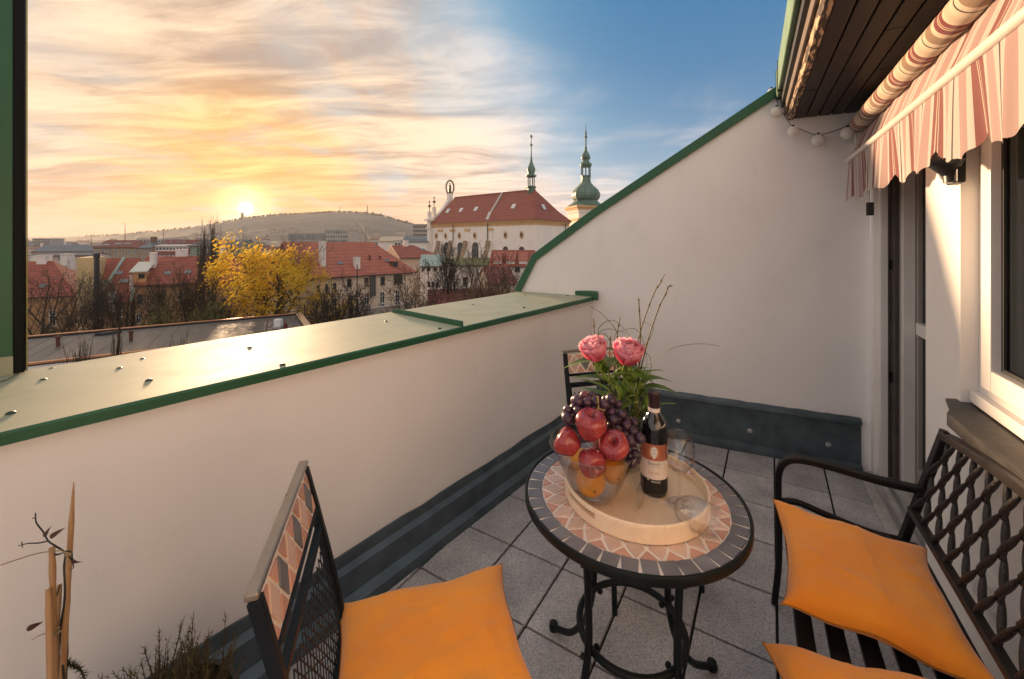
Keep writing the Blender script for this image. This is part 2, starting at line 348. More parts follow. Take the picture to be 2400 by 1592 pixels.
# ---- parapet
def parapet():
    r = thing('parapet_wall', pp(0, 0, 0), 'long low white plastered parapet with a wide green metal coping', 'parapet')
    b = MB(); b.prism([pp(-4.6, 0, -4), pp(-.003, 0, -4), pp(-.003, -.61, -4), pp(-4.6, -.61, -4)], UP * 4.995); b.build('wall', plaster, r)
    b = MB(); n = 60; prof = [(.014, .985), (.024, .988), (.024, 1.014), (.018, 1.020), (-.30, 1.022), (-.625, 1.026), (-.634, 1.02), (-.634, .98), (-.62, .98), (-.62, .996), (.014, .996)]
    rnd = random.Random(2); vs = []; k = len(prof)
    for i in range(n + 1):
        t = -4.6 + (4.57 + .0) * i / n
        vs += [pp(t, o, z + (.0016 * noise.noise(Vector((t * 3, o * 6, 0))) if z > 1.019 else .0012 * noise.noise(Vector((t * 6, 5, z))))) for o, z in prof]
    b.add(vs, [(i * k + j, i * k + (j + 1) % k, (i + 1) * k + (j + 1) % k, (i + 1) * k + j) for i in range(n) for j in range(k)] + [tuple(range(k)), tuple(range(n * k, n * k + k))])
    b.mi = [1 if (q % k) in (0, 1, 2) else 0 for q in range(len(b.f) - 2)] + [1, 1]; cp = b.build('coping', [green, green_d], r, smooth=30)  # dark green lip and ends; top takes the colour with sky sheen painted in
    s = MB(); s.prism([pp(-1.51, .026, 1.017), pp(-1.51, .022, 1.05), pp(-1.50, -.58, 1.053), pp(-1.50, -.63, 1.02)], PD * .010); s.build('seam', green_d, cp, bevel=.003)
    s = MB(); s.prism([pp(-.035, .06, .995), pp(-.035, .06, 1.058), pp(-.002, .055, 1.066), pp(-.002, .06, .995)], -PN * .70); s.build('upstand', green_d, cp, bevel=.003)
    for q in [(101, 891), (121, 865), (280, 864), (334, 842), (349, 892), (585, 815), (662, 855), (25, 969), (905, 754), (1030, 770), (1108, 715), (1227, 721), (1231, 692), (1330, 693)]:
        p = atz(q[0], q[1], 1.022); e = MB(); e.lathe([(.0100, -.002), (.0100, .001), (.0075, .0035), (.004, .005), (0, .0055)], p, 12); e.build('screw_cap', M('dark_screw', (.02, .05, .03), rough=.4), cp, smooth=50)
    f = flashing(r, pp, [(.001, .205), (.010, .205), (.016, .165), (.040, .150), (.046, .060), (.082, .042), (.088, .0), (.088, -.01)], -4.6, -.05, 'base_flashing', lead, .006)
    for t in (-1.72, -2.62, -.7):
        e = MB(); e.add([pp(t + d, o + .003, z) for d in (0, .02) for o, z in [(.010, .205), (.016, .165), (.040, .151), (.046, .060), (.082, .044), (.088, .0)]], [(i, i + 1, i + 7, i + 6) for i in range(5)]); e.build('flashing_joint', lead, f)
parapet()

# ---- gable wall on the right with its sloping green coping
GPOLY = [(-.667, 1.024), (-.50, 1.33), (.02, 1.70), (.56, 2.043), (1.0, 2.32), (1.34, 2.535), (1.79, 2.80)]
def gable():
    r = thing('gable_wall', gp(0, 0, 0), 'tall white gable wall with a sloping green metal edge', 'wall')
    b = MB(); P = [gp(-.667, 0, -4)] + [gp(t, 0, z) for t, z in GPOLY] + [gp(1.79, 0, -4)]; b.prism(P, -GN * .2); b.build('wall', plaster, r)
    def strip(o0, o1, lo, hi, name, mat, par):
        e = MB(); prev = None; nrm = []
        for i, (t, z) in enumerate(GPOLY):
            a = GPOLY[max(i - 1, 0)]; c = GPOLY[min(i + 1, len(GPOLY) - 1)]; d = Vector((c[0] - a[0], c[1] - a[1])).normalized(); nrm.append((-d.y, d.x))
        vs = []
        for (t, z), (nx, nz) in zip(GPOLY, nrm):
            vs += [gp(t + nx * h, o, z + nz * h) for o, h in ((o0, lo), (o1, lo), (o1, hi), (o0, hi))]
        n = len(GPOLY); fs = [(i * 4 + j, i * 4 + (j + 1) % 4, (i + 1) * 4 + (j + 1) % 4, (i + 1) * 4 + j) for i in range(n - 1) for j in range(4)] + [(0, 1, 2, 3), (n * 4 - 4, n * 4 - 3, n * 4 - 2, n * 4 - 1)]
        e.add(vs, fs); return e.build(name, mat, par, bevel=.004)
    c = strip(-.22, .014, .003, .022, 'coping', green_d, r)
    strip(-.225, -.135, .0225, .05, 'outer_roll', green_d, c)
    strip(.0145, .022, -.030, .034, 'front_lip', green_d, c)
    strip(-.018, -.008, .0225, .032, 'fold', green, c)  # thin pale fold, same painted-in sheen as the parapet top
    flashing(r, gp, [(.001, .335), (.012, .335), (.030, .318), (.034, .300), (.012, .292), (.016, .045), (.045, .030), (.050, .0), (.05, -.01)], .04, 1.74, 'base_flashing', lead, .003)
    lf = [o for o in r.children if o.name.startswith('base_flashing')][0]
    for q in [(1757, 1008), (1590, 985), (1940, 1040)]:
        w = (q[0] - CXP) / FPX; t = (3.33 * w - .659) / (.91 + .4147 * w); z = EYE - (q[1] - HYP) / FPX * (3.33 - .4147 * t)
        e = MB(); e.lathe([(.016, 0), (.014, .003), (.005, .006), (0, .0065)], gp(t, .015, z), 10, axis=GN); e.build('fixing_screw', M('zinc_smear', (.45, .47, .48), rough=.6, var=.4, vs=60), lf)
gable()

# ---- left end: cheek wall clad in green sheet
def cheek():
    r = thing('cheek_wall', pp(-2.8, -.6, 1.02), 'green sheet clad cheek wall with a black edge strip rising from the parapet', 'wall')
    p0 = atz(62, 868, 1.024); o0 = (p0 - CC).dot(PN); t0 = (p0 - CC).dot(PD)
    def q(t, o, z): return pp(t, o, z)
    b = MB(); b.prism([q(t0 - .60, o0 + .045, 1.03), q(t0 - .031, o0 + .045, 1.03), q(t0 - .031, o0 + .054, 1.03), q(t0 - .60, o0 + .054, 1.03)], UP * 2.6); b.build('cladding', green_d, r)
    b = MB(); b.prism([q(t0 - .60, o0 + .004, 1.028), q(t0 - .002, o0 + .004, 1.028), q(t0 - .002, o0 + .044, 1.028), q(t0 - .60, o0 + .044, 1.028)], UP * 2.6); b.build('core', M('black_rubber_strip', (.005, .006, .006), rough=.55, spec=.15), r, bevel=.006)
    b = MB(); b.prism([q(t0 - .0305, o0 + .0445, 1.03), q(t0 - .004, o0 + .0445, 1.03), q(t0 - .006, o0 + .058, 1.03), q(t0 - .0305, o0 + .058, 1.03)], UP * 2.6); b.build('edge_strip', M('black_rubber_strip', (0, 0, 0)), r, bevel=.003)
    b = MB(); b.prism([q(t0 - .0015, o0 + .03, 1.03), q(t0 + .0015, o0 + .03, 1.03), q(t0 + .0015, o0 + .046, 1.03), q(t0 - .0015, o0 + .046, 1.03)], UP * 2.6); b.build('bead', M('ochre_bead', (.30, .27, .06), rough=.5), r)
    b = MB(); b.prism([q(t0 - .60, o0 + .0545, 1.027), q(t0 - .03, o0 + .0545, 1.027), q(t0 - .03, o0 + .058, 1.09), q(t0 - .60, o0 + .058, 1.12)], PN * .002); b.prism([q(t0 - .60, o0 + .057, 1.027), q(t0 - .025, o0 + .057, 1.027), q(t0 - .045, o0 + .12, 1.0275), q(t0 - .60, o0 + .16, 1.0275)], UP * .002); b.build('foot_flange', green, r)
cheek()

# ---- house facade with door and window
def house_front():
    r = thing('house_facade', hp(HA, 2.3, 0), 'cream plastered house front with a glazed door and a white window', 'house')
    def hb(b, a0, a1, s0, s1, z0, z1): return b.prism([hp(a0, s0, z0), hp(a1, s0, z0), hp(a1, s1, z0), hp(a0, s1, z0)], UP * (z1 - z0))
    b = MB(); a0, a1 = HA, HA + .32
    hb(b, a0, a1, -1.5, .85, -.2, 2.33); hb(b, a0, a1, .85, 2.10, -.2, .86); hb(b, a0, a1, .85, 2.10, 2.16, 2.33); hb(b, a0, a1, 2.10, 2.44, -.2, 2.33); hb(b, a0, a1, 2.44, 3.31, 2.08, 2.33); hb(b, a0, a1, 3.31, 3.385, -.2, 2.33)
    b.build('wall', plaster_h, r)
    b = MB(); hb(b, a1 + .02, 2.6, .2, 3.35, -.1, 2.4); b.f = b.f[:]; rm = b.build('room_interior', M('dim_room', (.20, .17, .14), rough=.9), r)
    rm.data.flip_normals()
    dark = M('door_rail_brown', (.10, .085, .075), rough=.55, var=.2, vs=12)
    glass = thin_glass('window_glass', (.50, .55, .56), 1.55, .6)
    # door: outer frame, shutter channel with clips, leaf with stile, rails and glass
    d = MB(); hb(d, HA + .022, HA + .058, 3.262, 3.309, .035, 2.078); hb(d, HA + .022, HA + .058, 2.442, 2.478, .035, 2.078); hb(d, HA + .022, HA + .058, 2.478, 3.262, 2.03, 2.078); door = d.build('door', white_pvc, r, bevel=.004)
    e = MB(); hb(e, HA + .060, HA + .112, 3.285, 3.309, .035, 2.075); hb(e, HA + .078, HA + .094, 3.270, 3.285, .035, 2.075); e.build('shutter_channel', dark, door, bevel=.002)
    for z in (1.30, .62):
        e = MB(); hb(e, HA + .066, HA + .078, 3.262, 3.285, z, z + .06); e.build('catch', black_iron, door, bevel=.002)
    e = MB(); hb(e, HA + .114, HA + .170, 3.225, 3.309, .035, 2.078); e.build('jamb', white_pvc, door, bevel=.004)
    e = MB(); hb(e, HA + .172, HA + .222, 3.20, 3.30, .05, 2.05); hb(e, HA + .172, HA + .222, 2.46, 2.56, .05, 2.05); hb(e, HA + .172, HA + .222, 2.56, 3.20, .05, .16); hb(e, HA + .172, HA + .222, 2.56, 3.20, 1.95, 2.05); e.build('door_leaf', M('grey_leaf_paint', (.33, .30, .28), rough=.5, var=.05), door, bevel=.004)
    e = MB(); hb(e, HA + .165, HA + .230, 2.56, 3.21, .93, 1.0); e.build('cross_rail', white_pvc, door, bevel=.005)
    e = MB(); hb(e, HA + .192, HA + .202, 2.56, 3.20, .16, 1.95); e.build('pane', glass, door)
    e = MB(); hb(e, HA + .26, HA + .28, 2.46, 3.29, .1, 2.1); e.build('blind', M('grey_blind', (.16, .145, .13), rough=.8), door)
    e = MB(); hb(e, HA - .075, HA + .17, 2.46, 3.29, .002, .034); e.build('threshold', M('weathered_step', (.45, .43, .41), rough=.7, var=.2, vs=14), door, bevel=.006)
    e = MB(); hb(e, HA - .03, HA - .012, 2.46, 3.29, .034, .046); hb(e, HA + .03, HA + .045, 2.46, 3.29, .034, .046); e.build('threshold_rail', M('aluminium_rail', (.5, .5, .5), rough=.35, metal=.8), door)
    # window
    e = MB(); w0, w1 = HA + .045, HA + .11
    hb(e, w0, w1, 2.035, 2.098, .90, 2.158); hb(e, w0, w1, .852, .91, .90, 2.158); hb(e, w0, w1, .91, 2.035, 2.10, 2.158); hb(e, w0, w1, .91, 2.035, .90, .962); win = e.build('window', white_pvc, r, bevel=.004)
    e = MB(); hb(e, w0 - .02, w1 - .01, 1.96, 2.027, .968, 2.095); hb(e, w0 - .02, w1 - .01, .918, .98, .968, 2.095); hb(e, w0 - .02, w1 - .01, .98, 1.96, 2.03, 2.095); hb(e, w0 - .02, w1 - .01, .98, 1.96, .968, 1.04); e.build('sash', white_pvc, win, bevel=.005)
    e = MB(); hb(e, w0 + .005, w0 + .02, 1.945, 1.959, 1.045, 2.025); hb(e, w0 + .005, w0 + .02, .981, 1.945, 1.041, 1.053); e.build('gasket', M('black_gasket', (.02, .02, .02), rough=.6), win)
    e = MB(); hb(e, w0 + .012, w0 + .022, .98, 1.945, 1.04, 2.03); e.build('pane', thin_glass('window_glass_b', (.62, .66, .66), 1.55, .5), win)
    e = MB(); n = 60; vs = []
    for i in range(n + 1):
        s = .95 + i / n * .85; o = .16 + .018 * math.sin(i * 1.05) + .008 * math.sin(i * 2.3)
        vs += [hp(HA + o, s, .95), hp(HA + o * 1.02, s, 2.12)]
    e.add(vs, [(2 * i, 2 * i + 2, 2 * i + 3, 2 * i + 1) for i in range(n)]); e.build('curtain', M('grey_curtain', (.42, .44, .44), rough=.9, trans=.3), win, smooth=60)
    e = MB(); e.prism([hp(HA - .072, 1.97, .868), hp(HA - .052, 2.02, .868), hp(HA - .03, 2.13, .872), hp(HA + .10, 2.135, .885), hp(HA + .10, .80, .885), hp(HA - .072, .80, .868)], UP * .012)
    e.prism([hp(HA - .074, 1.97, .835), hp(HA - .072, 1.97, .835), hp(HA - .072, .80, .835), hp(HA - .074, .80, .835)], UP * .044); e.build('window_sill', M('sill_metal', (.05, .047, .043), rough=.45, metal=.4, col2=(.09, .084, .078), vs=12, bump=.2, bs=30), win, bevel=.002)
    e = MB(); hb(e, HA + .02, HA + .044, .86, 2.09, .895, .935); e.build('glazing_ledge', white_pvc, win, bevel=.003)
    return r
house_front()

# ---- eave with boarded soffit, weathered fascia and green gutter sheet
def eave():
    r = thing('roof_eave', hp(.4, 2, 2.3), 'dark boarded eave with peeling fascia and green gutter edge', 'eave')
    board = M('dark_stained_board', (.028, .019, .016), spec=.25, rough=.55, var=.30, vs=3, randv=.18, stretch=(1, 1, 1), bump=.15, bs=40)
    def bar(b, a0, a1, s0, z0, z1, cut=.004): return b.prism([hp(a0, s0, z0), hp(a1, s0, z0), hp(a1, sg(a1) - cut, z0), hp(a0, sg(a0) - cut, z0)], UP * (z1 - z0))
    A0 = .250; n = 6; w = (HA - A0) / n
    for i in range(n):
        a0 = A0 + i * w + .003; a1 = A0 + (i + 1) * w - .003; cut = [.0, .9, .45, 1.25, .3, .7][i]
        sj = 2.75 - cut * .5
        b = MB(); b.prism([hp(a0, -1.4, 2.302), hp(a1, -1.4, 2.302), hp(a1, sj - .0015, 2.302), hp(a0, sj - .0015, 2.302)], UP * .018); b.build('soffit_board', board, r, bevel=.004)
        b = MB(); b.prism([hp(a0, sj + .0015, 2.302), hp(a1, sj + .0015, 2.302), hp(a1, sg(a1) - .004, 2.302), hp(a0, sg(a0) - .004, 2.302)], UP * .018); b.build('soffit_board', board, r, bevel=.004)
    b = MB(); bar(b, A0 - .02, HA + .3, -1.4, 2.322, 2.46); b.build('roof_deck', M('black_void', (.006, .005, .005), rough=.9), r)
    peel = M('peeling_fascia', (.045, .030, .022), rough=.75, var=.2, vs=6)
    N, L, bs = nodes(peel); tc = N.new('ShaderNodeTexCoord'); rot = N.new('ShaderNodeVectorRotate'); rot.rotation_type = 'Z_AXIS'; rot.inputs['Angle'].default_value = rad(30.5); L.new(tc.outputs['Object'], rot.inputs['Vector'])
    mp = N.new('ShaderNodeMapping'); mp.inputs['Scale'].default_value = (60, 9, 60); L.new(rot.outputs[0], mp.inputs[0]); t = N.new('ShaderNodeTexNoise'); t.inputs['Scale'].default_value = 1; t.inputs['Detail'].default_value = 8; t.inputs['Distortion'].default_value = .8; L.new(mp.outputs[0], t.inputs['Vector'])
    cr = N.new('ShaderNodeValToRGB'); cr.color_ramp.elements[0].position = .50; cr.color_ramp.elements[1].position = .56; cr.color_ramp.elements[0].color = (.05, .033, .025, 1); cr.color_ramp.elements[1].color = (.55, .38, .24, 1); L.new(t.outputs[0], cr.inputs[0]); L.new(cr.outputs[0], bs.inputs['Base Color'])
    bp = N.new('ShaderNodeBump'); bp.inputs['Strength'].default_value = .9; bp.inputs['Distance'].default_value = .006; L.new(t.outputs[0], bp.inputs['Height']); L.new(bp.outputs[0], bs.inputs['Normal'])
    b = MB(); k = 120; rnd = random.Random(9); vs = []
    for i in range(k + 1):
        s = -1.4 + (sg(.24) - .006 + 1.4) * i / k; j = rnd.uniform(0, .006)
        vs += [hp(.249, s, 2.296), hp(.222 - j * .3, s, 2.294 + j), hp(.214, s, 2.315), hp(.212, s, 2.375), hp(.249, s, 2.375)]
    b.add(vs, [(i * 5 + j, i * 5 + (j + 1) % 5, i * 5 + 5 + (j + 1) % 5, i * 5 + 5 + j) for i in range(k) for j in range(5)] + [(0, 1, 2, 3, 4), tuple(k * 5 + j for j in range(5))]); b.build('fascia', peel, r)
    b = MB(); bar(b, .196, .211, -1.4, 2.33, 2.40, .006); b.build('fascia_trim', M('brown_trim', (.12, .085, .065), rough=.6, var=.2, vs=9), r, bevel=.004)
    b = MB(); bar(b, .177, .198, -1.4, 2.385, 2.50, .008); b.build('painted_shadow_gap', M('shadow_gap_and_clip_black', (.008, .009, .009), rough=.45), r)  # black bar painted in place of the shadow gap behind the gutter sheet
    b = MB(); bar(b, .150, .176, -1.4, 2.44, 2.62, .012); gt = b.build('gutter_sheet', M('pale_green_gutter', (.14, .24, .13), rough=.45, var=.2, vs=5), r, bevel=.006)
    for s in (3.27, 3.1):
        e = MB(); e.prism([hp(.146, s, 2.43), hp(.176, s, 2.43), hp(.176, s + .012, 2.43), hp(.146, s + .012, 2.43)], UP * .2); e.build('gutter_clip', M('shadow_gap_and_clip_black', (0, 0, 0)), gt)
eave()

# ---- awning
STRIPES = {'new': [(0, (.14, .003, .009)), (.09, (.62, .54, .36)), (.105, (.14, .003, .009)), (.13, (.62, .54, .36)), (.145, (.14, .003, .009)), (.26, (.55, .44, .33)), (.36, (.22, .135, .08)), (.56, (.55, .44, .33)), (.66, (.012, .012, .012)), (.69, (.55, .44, .33)), (.80, (.48, .38, .28)), (.93, (.55, .44, .33))],
           'old': [(0, (.30, .105, .10)), (.09, (.72, .65, .53)), (.105, (.30, .105, .10)), (.13, (.72, .65, .53)), (.145, (.30, .105, .10)), (.26, (.70, .62, .57)), (.36, (.50, .34, .32)), (.56, (.70, .62, .57)), (.66, (.10, .07, .08)), (.69, (.70, .62, .57)), (.80, (.54, .39, .37)), (.93, (.70, .62, .57))]}
def stripe_mat(name, key, trans):
    m = M(name, (.5, .4, .3), rough=.85, bump=.08, bs=500, sheen=.2); N, L, b = nodes(m)
    tc = N.new('ShaderNodeNewGeometry'); dt = N.new('ShaderNodeVectorMath'); dt.operation = 'DOT_PRODUCT'; L.new(tc.outputs['Position'], dt.inputs[0]); dt.inputs[1].default_value = tuple(HD)
    mo = N.new('ShaderNodeMath'); mo.operation = 'DIVIDE'; L.new(dt.outputs['Value'], mo.inputs[0]); mo.inputs[1].default_value = .26
    fr = N.new('ShaderNodeMath'); fr.operation = 'FRACT'; L.new(mo.outputs[0], fr.inputs[0])
    cr = N.new('ShaderNodeValToRGB'); cr.color_ramp.interpolation = 'CONSTANT'; L.new(fr.outputs[0], cr.inputs[0]); e = cr.color_ramp.elements
    S = STRIPES[key]; e[0].position = 0; e[0].color = S[0][1] + (1,); e[1].position = S[1][0]; e[1].color = S[1][1] + (1,)
    for p, c in S[2:]: q = e.new(p); q.color = c + (1,)
    L.new(cr.outputs[0], b.inputs['Base Color'])
    if trans:
        tr = N.new('ShaderNodeBsdfTranslucent'); ms = N.new('ShaderNodeMixShader'); ms.inputs[0].default_value = trans; L.new(cr.outputs[0], tr.inputs[0]); L.new(b.outputs[0], ms.inputs[1]); L.new(tr.outputs[0], ms.inputs[2]); L.new(ms.outputs[0], N['Material Output'].inputs[0])
    return m
def awning():
    r = thing('awning', hp(.57, 2.4, 2.15), 'rolled red and cream striped awning with a faded scalloped valance', 'awning')
    S1 = 3.27; S0 = -.6
    b = MB(); k = 90
    pts = [hp(.575, S0 + (S1 + .03 - S0) * i / k, EYE + .728) for i in range(k + 1)]; b.tube(pts, .047, 28); b.build('fabric_roll', stripe_mat('awning_stripes', 'new', 0), r, smooth=50)
    b = MB(); n = 160; vs = []
    for i in range(n + 1):
        s = S0 + (S1 - .01 - S0) * i / n; w = math.sin(s * 21) * .004 + math.sin(s * 47 + 1) * .002
        vs += [hp(.608 + w, s, EYE + .70), hp(.575 + 1.6 * w, s, EYE + .61), hp(.542 + w, s, EYE + .520)]
    b.add(vs, [(i * 3 + j, i * 3 + 3 + j, i * 3 + 4 + j, i * 3 + 1 + j) for i in range(n) for j in range(2)]); b.build('drop_fabric', stripe_mat('awning_stripes_faded', 'old', .35), r, smooth=70)
    b = MB(); b.tube([hp(.53, S0, EYE + .508), hp(.53, S1, EYE + .508), hp(.53, S1 + .012, EYE + .508)], [.0155, .0155, .012], 16); b.build('front_bar', M('white_bar', (.72, .66, .60), rough=.35), r, smooth=50)
    b = MB(); n = 420; rows = 9; vs = []
    for i in range(n + 1):
        s = S0 + (S1 - S0) * i / n; u = s / .26 - .12; sc = abs(math.sin(math.pi * u)) ** .55
        drop = .195 + .055 * sc + .004 * math.sin(s * 90)
        for j in range(rows + 1):
            f = j / rows; w = (math.sin(s * 2 * math.pi / .105) * .005 + math.sin(s * 2 * math.pi / .26 + 1.3) * .006 + math.sin(s * 130) * .0015) * f ** .7
            vs.append(hp(.530 + w + .012 * f * math.sin(s * 9), s, EYE + .495 - drop * f))
    b.add(vs, [(i * (rows + 1) + j, (i + 1) * (rows + 1) + j, (i + 1) * (rows + 1) + j + 1, i * (rows + 1) + j + 1) for i in range(n) for j in range(rows)]); va = b.build('valance', stripe_mat('valance_stripes_faded', 'old', .40), r, smooth=70)
    # frayed hem threads
    b = MB(); rnd = random.Random(3)
    for i in range(0, n + 1):
        if rnd.random() < .35:
            p = vs[i * (rows + 1) + rows]; b.tube([p, p + HD * rnd.uniform(-.006, .006) - UP * rnd.uniform(.002, .007)], .0006, 3)
    b.build('frayed_hem', M('thread', (.5, .4, .33), rough=.9), va)
    b = MB(); b.beam(hp(.60, S1 + .02, EYE + .66), hp(.60, S1 + .05, EYE + .66), .07, .09); b.build('end_bracket', white_pvc, r, bevel=.006)
awning()
def small_fittings():
    # small black control box hanging from the awning
    r = thing('hanging_control_box', hp(.52, 3.0, 1.6), 'small black box hanging on a cord under the awning end', 'control box')
    p = at(2039, 490, 2.33); q = at(2038, 425, 2.33)
    b = MB(); b.tube([p + UP * .04, q, q + UP * .12], .0016, 6); b.build('cord', black_iron, r)
    b = MB(); b.obox(p, HR * .017, HD * .008, UP * .038); b.build('case', M('black_plastic', (.012, .012, .014), rough=.35), r, bevel=.004)
    # lamp
    c = hp(HA, 2.10, 1.78)
    r = thing('wall_lamp', c, 'black half-shade lamp on the house wall under the valance', 'wall lamp')
    b = MB(); b.obox(c - HR * .012, HR * .012, HD * .05, UP * .10); b.build('back_plate', black_iron, r, bevel=.006)
    b = MB(); vs = []; n = 16
    prof = [(.075, .16), (.082, .06), (.085, .0), (.060, -.012), (.030, -.05), (.028, -.075), (0, -.08)]
    for rr, z in prof:
        for i in range(n + 1):
            a = math.pi * i / n; vs.append(c - HR * (.012 + rr * math.sin(a) * 1.15) + HD * rr * math.cos(a) + UP * (z - .02))
    b.add(vs, [(k * (n + 1) + i, k * (n + 1) + i + 1, (k + 1) * (n + 1) + i + 1, (k + 1) * (n + 1) + i) for k in range(len(prof) - 1) for i in range(n)]); b.build('shade', M('black_plastic', (0, 0, 0)), r, smooth=35)
    # socket
    p = hp(HA, 1.88, .36)
    r = thing('wall_socket', p, 'square white socket with flap cover low on the house wall', 'socket')
    b = MB(); b.obox(p - HR * .012, HR * .012, HD * .042, UP * .042); b.build('case', white_pvc, r, bevel=.006)
    b = MB(); b.obox(p - HR * .028, HR * .004, HD * .034, UP * .034); b.build('flap', white_pvc, r, bevel=.004)
small_fittings()
def string_lights():
    px = [(1843, 189, 2.86), (1829, 198, 2.80), (1812, 213, 2.80), (1829, 254, 2.74), (1852, 291, 2.70), (1863, 297, 2.68), (1890, 309, 2.66), (1915, 316, 2.63), (1940, 312, 2.60), (1970, 302, 2.56), (1997, 290, 2.53)]
    P = spline([at(*p) for p in px], 4)
    r = thing('lantern_string', P[20], 'string of small white paper lanterns hung below the eave corner', 'string lights')
    b = MB(); b.tube(P, .0022, 6); b.build('wire', M('dark_green_wire', (.012, .02, .015), rough=.5), r, smooth=60)
    paper = M('paper_lantern', (.88, .86, .82), rough=.8, trans=.3)
    for i, (x, y, Y, R) in enumerate([(1808, 216, 2.99, .026), (1820, 263, 2.72, .035), (1859, 309, 2.67, .035), (1918, 329, 2.63, .039), (1986, 312, 2.53, .037)]):
        c = at(x, y, Y); prof = []; n = 28
        for k in range(n + 1):
            a = -math.pi / 2 + math.pi * k / n; prof.append((max(.006, R * math.cos(a) * (1 + .012 * (k % 2))), R * math.sin(a)))
        b = MB(); b.lathe(prof, c, 24); l = b.build('lantern', paper, r, smooth=80)
        b = MB(); b.lathe([(.007, R - .002), (.007, R + .008), (.003, R + .012)], c, 10); b.build('socket', black_iron, l)
string_lights()
# ------------------------------------------------------------------ table and what stands on it
TC = Vector((.352, 1.200, 0)); TZ = .730
iron = M('dark_green_iron', (.008, .011, .012), rough=.45, var=.25, vs=14, bump=.12, bs=120, spec=.22)
grout = M('pale_grout', (.82, .75, .68), rough=.9, var=.06, vs=30, bump=.2, bs=200)
slate = M('grey_slate_tile', (.17, .167, .185), rough=.5, var=.18, vs=16, randv=.16, bump=.2, bs=60)
rose = M('rose_stone_tile', (.60, .43, .355), rough=.55, var=.10, vs=14, randv=.09, bump=.15, bs=60)
terra = M('terracotta_tile', (.57, .31, .23), rough=.55, var=.12, vs=14, randv=.10, bump=.15, bs=60)
def pol(r, a, z=0): return TC + Vector((r * math.cos(a), r * math.sin(a), z))
TS = .925
def table():
    r = thing('mosaic_table', TC, 'round bistro table with stone mosaic top and dark iron legs', 'table')
    b = MB(); b.lathe([(.0, .712), (.329 * TS, .712), (.329 * TS, TZ - .0025), (0, TZ - .0025)], TC, 64); top = b.build('tabletop', grout, r, smooth=30)
    b = MB(); b.lathe([(.330 * TS, .709), (.336 * TS, .708), (.339 * TS, .712), (.339 * TS, .729), (.337 * TS, .733), (.333 * TS, .7338), (.330 * TS, .732)], TC, 96, close=True); b.build('rim_band', iron, r, smooth=40)
    rnd = random.Random(11)
    def tile(P, mat, nm):
        P = [TC + (p - TC) * TS for p in P]; m = MB(); q = [(p.x + rnd.uniform(-.0012, .0012), p.y + rnd.uniform(-.0012, .0012)) for p in P]
        if sum(q[i][0] * q[(i + 1) % len(q)][1] - q[(i + 1) % len(q)][0] * q[i][1] for i in range(len(q))) < 0: q = q[::-1]
        m.slab(q, TZ - .006, TZ + rnd.uniform(.0, .0012), .0012); m.build(nm, mat, top)
    n = 40; da = 2 * math.pi / n
    for i in range(n):
        a = i * da + .02; w = da * .5; g = .0042 * rnd.uniform(.6, 1.5)
        tile([pol(.284, a - w + g / .284 * .35), pol(.3275, a - w + g / .3275), pol(.3275, a + w - g / .3275), pol(.284, a + w - g / .284 * .35)], slate, 'slate_tile')
    n = 27; da = 2 * math.pi / n; ri, ro = .206, .2805; rm = (ri + ro) / 2; g = .0042
    for i in range(n):
        a = i * da + .05; w = da * .5; k = (ro - ri) / 2 - .002
        tile([pol(rm - k, a), pol(rm, a - w + g / rm), pol(rm + k, a), pol(rm, a + w - g / rm)], rose, 'rose_tile')
        a2 = a + w; kk = w - .034
        tile([pol(ro, a2 - w + .034), pol(ro, a2 + w - .034), pol(rm + .009, a2)], terra, 'terracotta_tile')
        tile([pol(ri, a2 - w + .036), pol(rm - .009, a2), pol(ri, a2 + w - .036)], terra, 'terracotta_tile')
    n = 30; da = 2 * math.pi / n
    for i in range(n):
        a = i * da; w = da * .5
        tile([pol(.188, a - w + .014), pol(.2025, a - w + .014), pol(.2025, a + w - .014), pol(.188, a + w - .014)], slate, 'slate_tile')
    b = MB(); b.ring(TC + UP * .585, .150, .010, 48, 10); b.build('upper_ring', iron, r, smooth=60)
    b = MB(); b.ring(TC + UP * .335, .150, .010, 48, 10); b.build('lower_ring', iron, r, smooth=60)
    for k in range(4):
        a = rad(30 + 90 * k); P = spline([pol(.205, a, .708), pol(.172, a, .60), pol(.163, a, .46), pol(.165, a, .33), pol(.20, a, .20), pol(.275, a, .085), pol(.35, a, .030), pol(.385, a, .014)], 6)
        b = MB(); b.tube(P, .0105, 10); lg = b.build('leg', iron, r, smooth=60)
        b = MB(); b.lathe([(.0, 0), (.016, 0), (.018, .012), (.015, .026), (0, .030)], pol(.388, a), 12); b.build('foot', iron, lg, smooth=50)
        for z in (.585, .335):
            b = MB(); d = Vector((math.cos(a), math.sin(a), 0)); b.lathe([(.008, -.03), (.009, -.022), (.005, -.02), (.005, .02), (.009, .022), (.006, .03)], pol(.158, a, z), 8, axis=d); b.build('bolt', iron, lg)
        # arc brace between the legs
        b = MB(); P = [pol(.155 - .03 * math.sin(math.pi * i / 12), a + rad(90) * i / 12, .60 + .075 * math.sin(math.pi * i / 12)) for i in range(13)]; b.tube(P, .007, 8); b.build('brace', iron, r, smooth=60)
table()

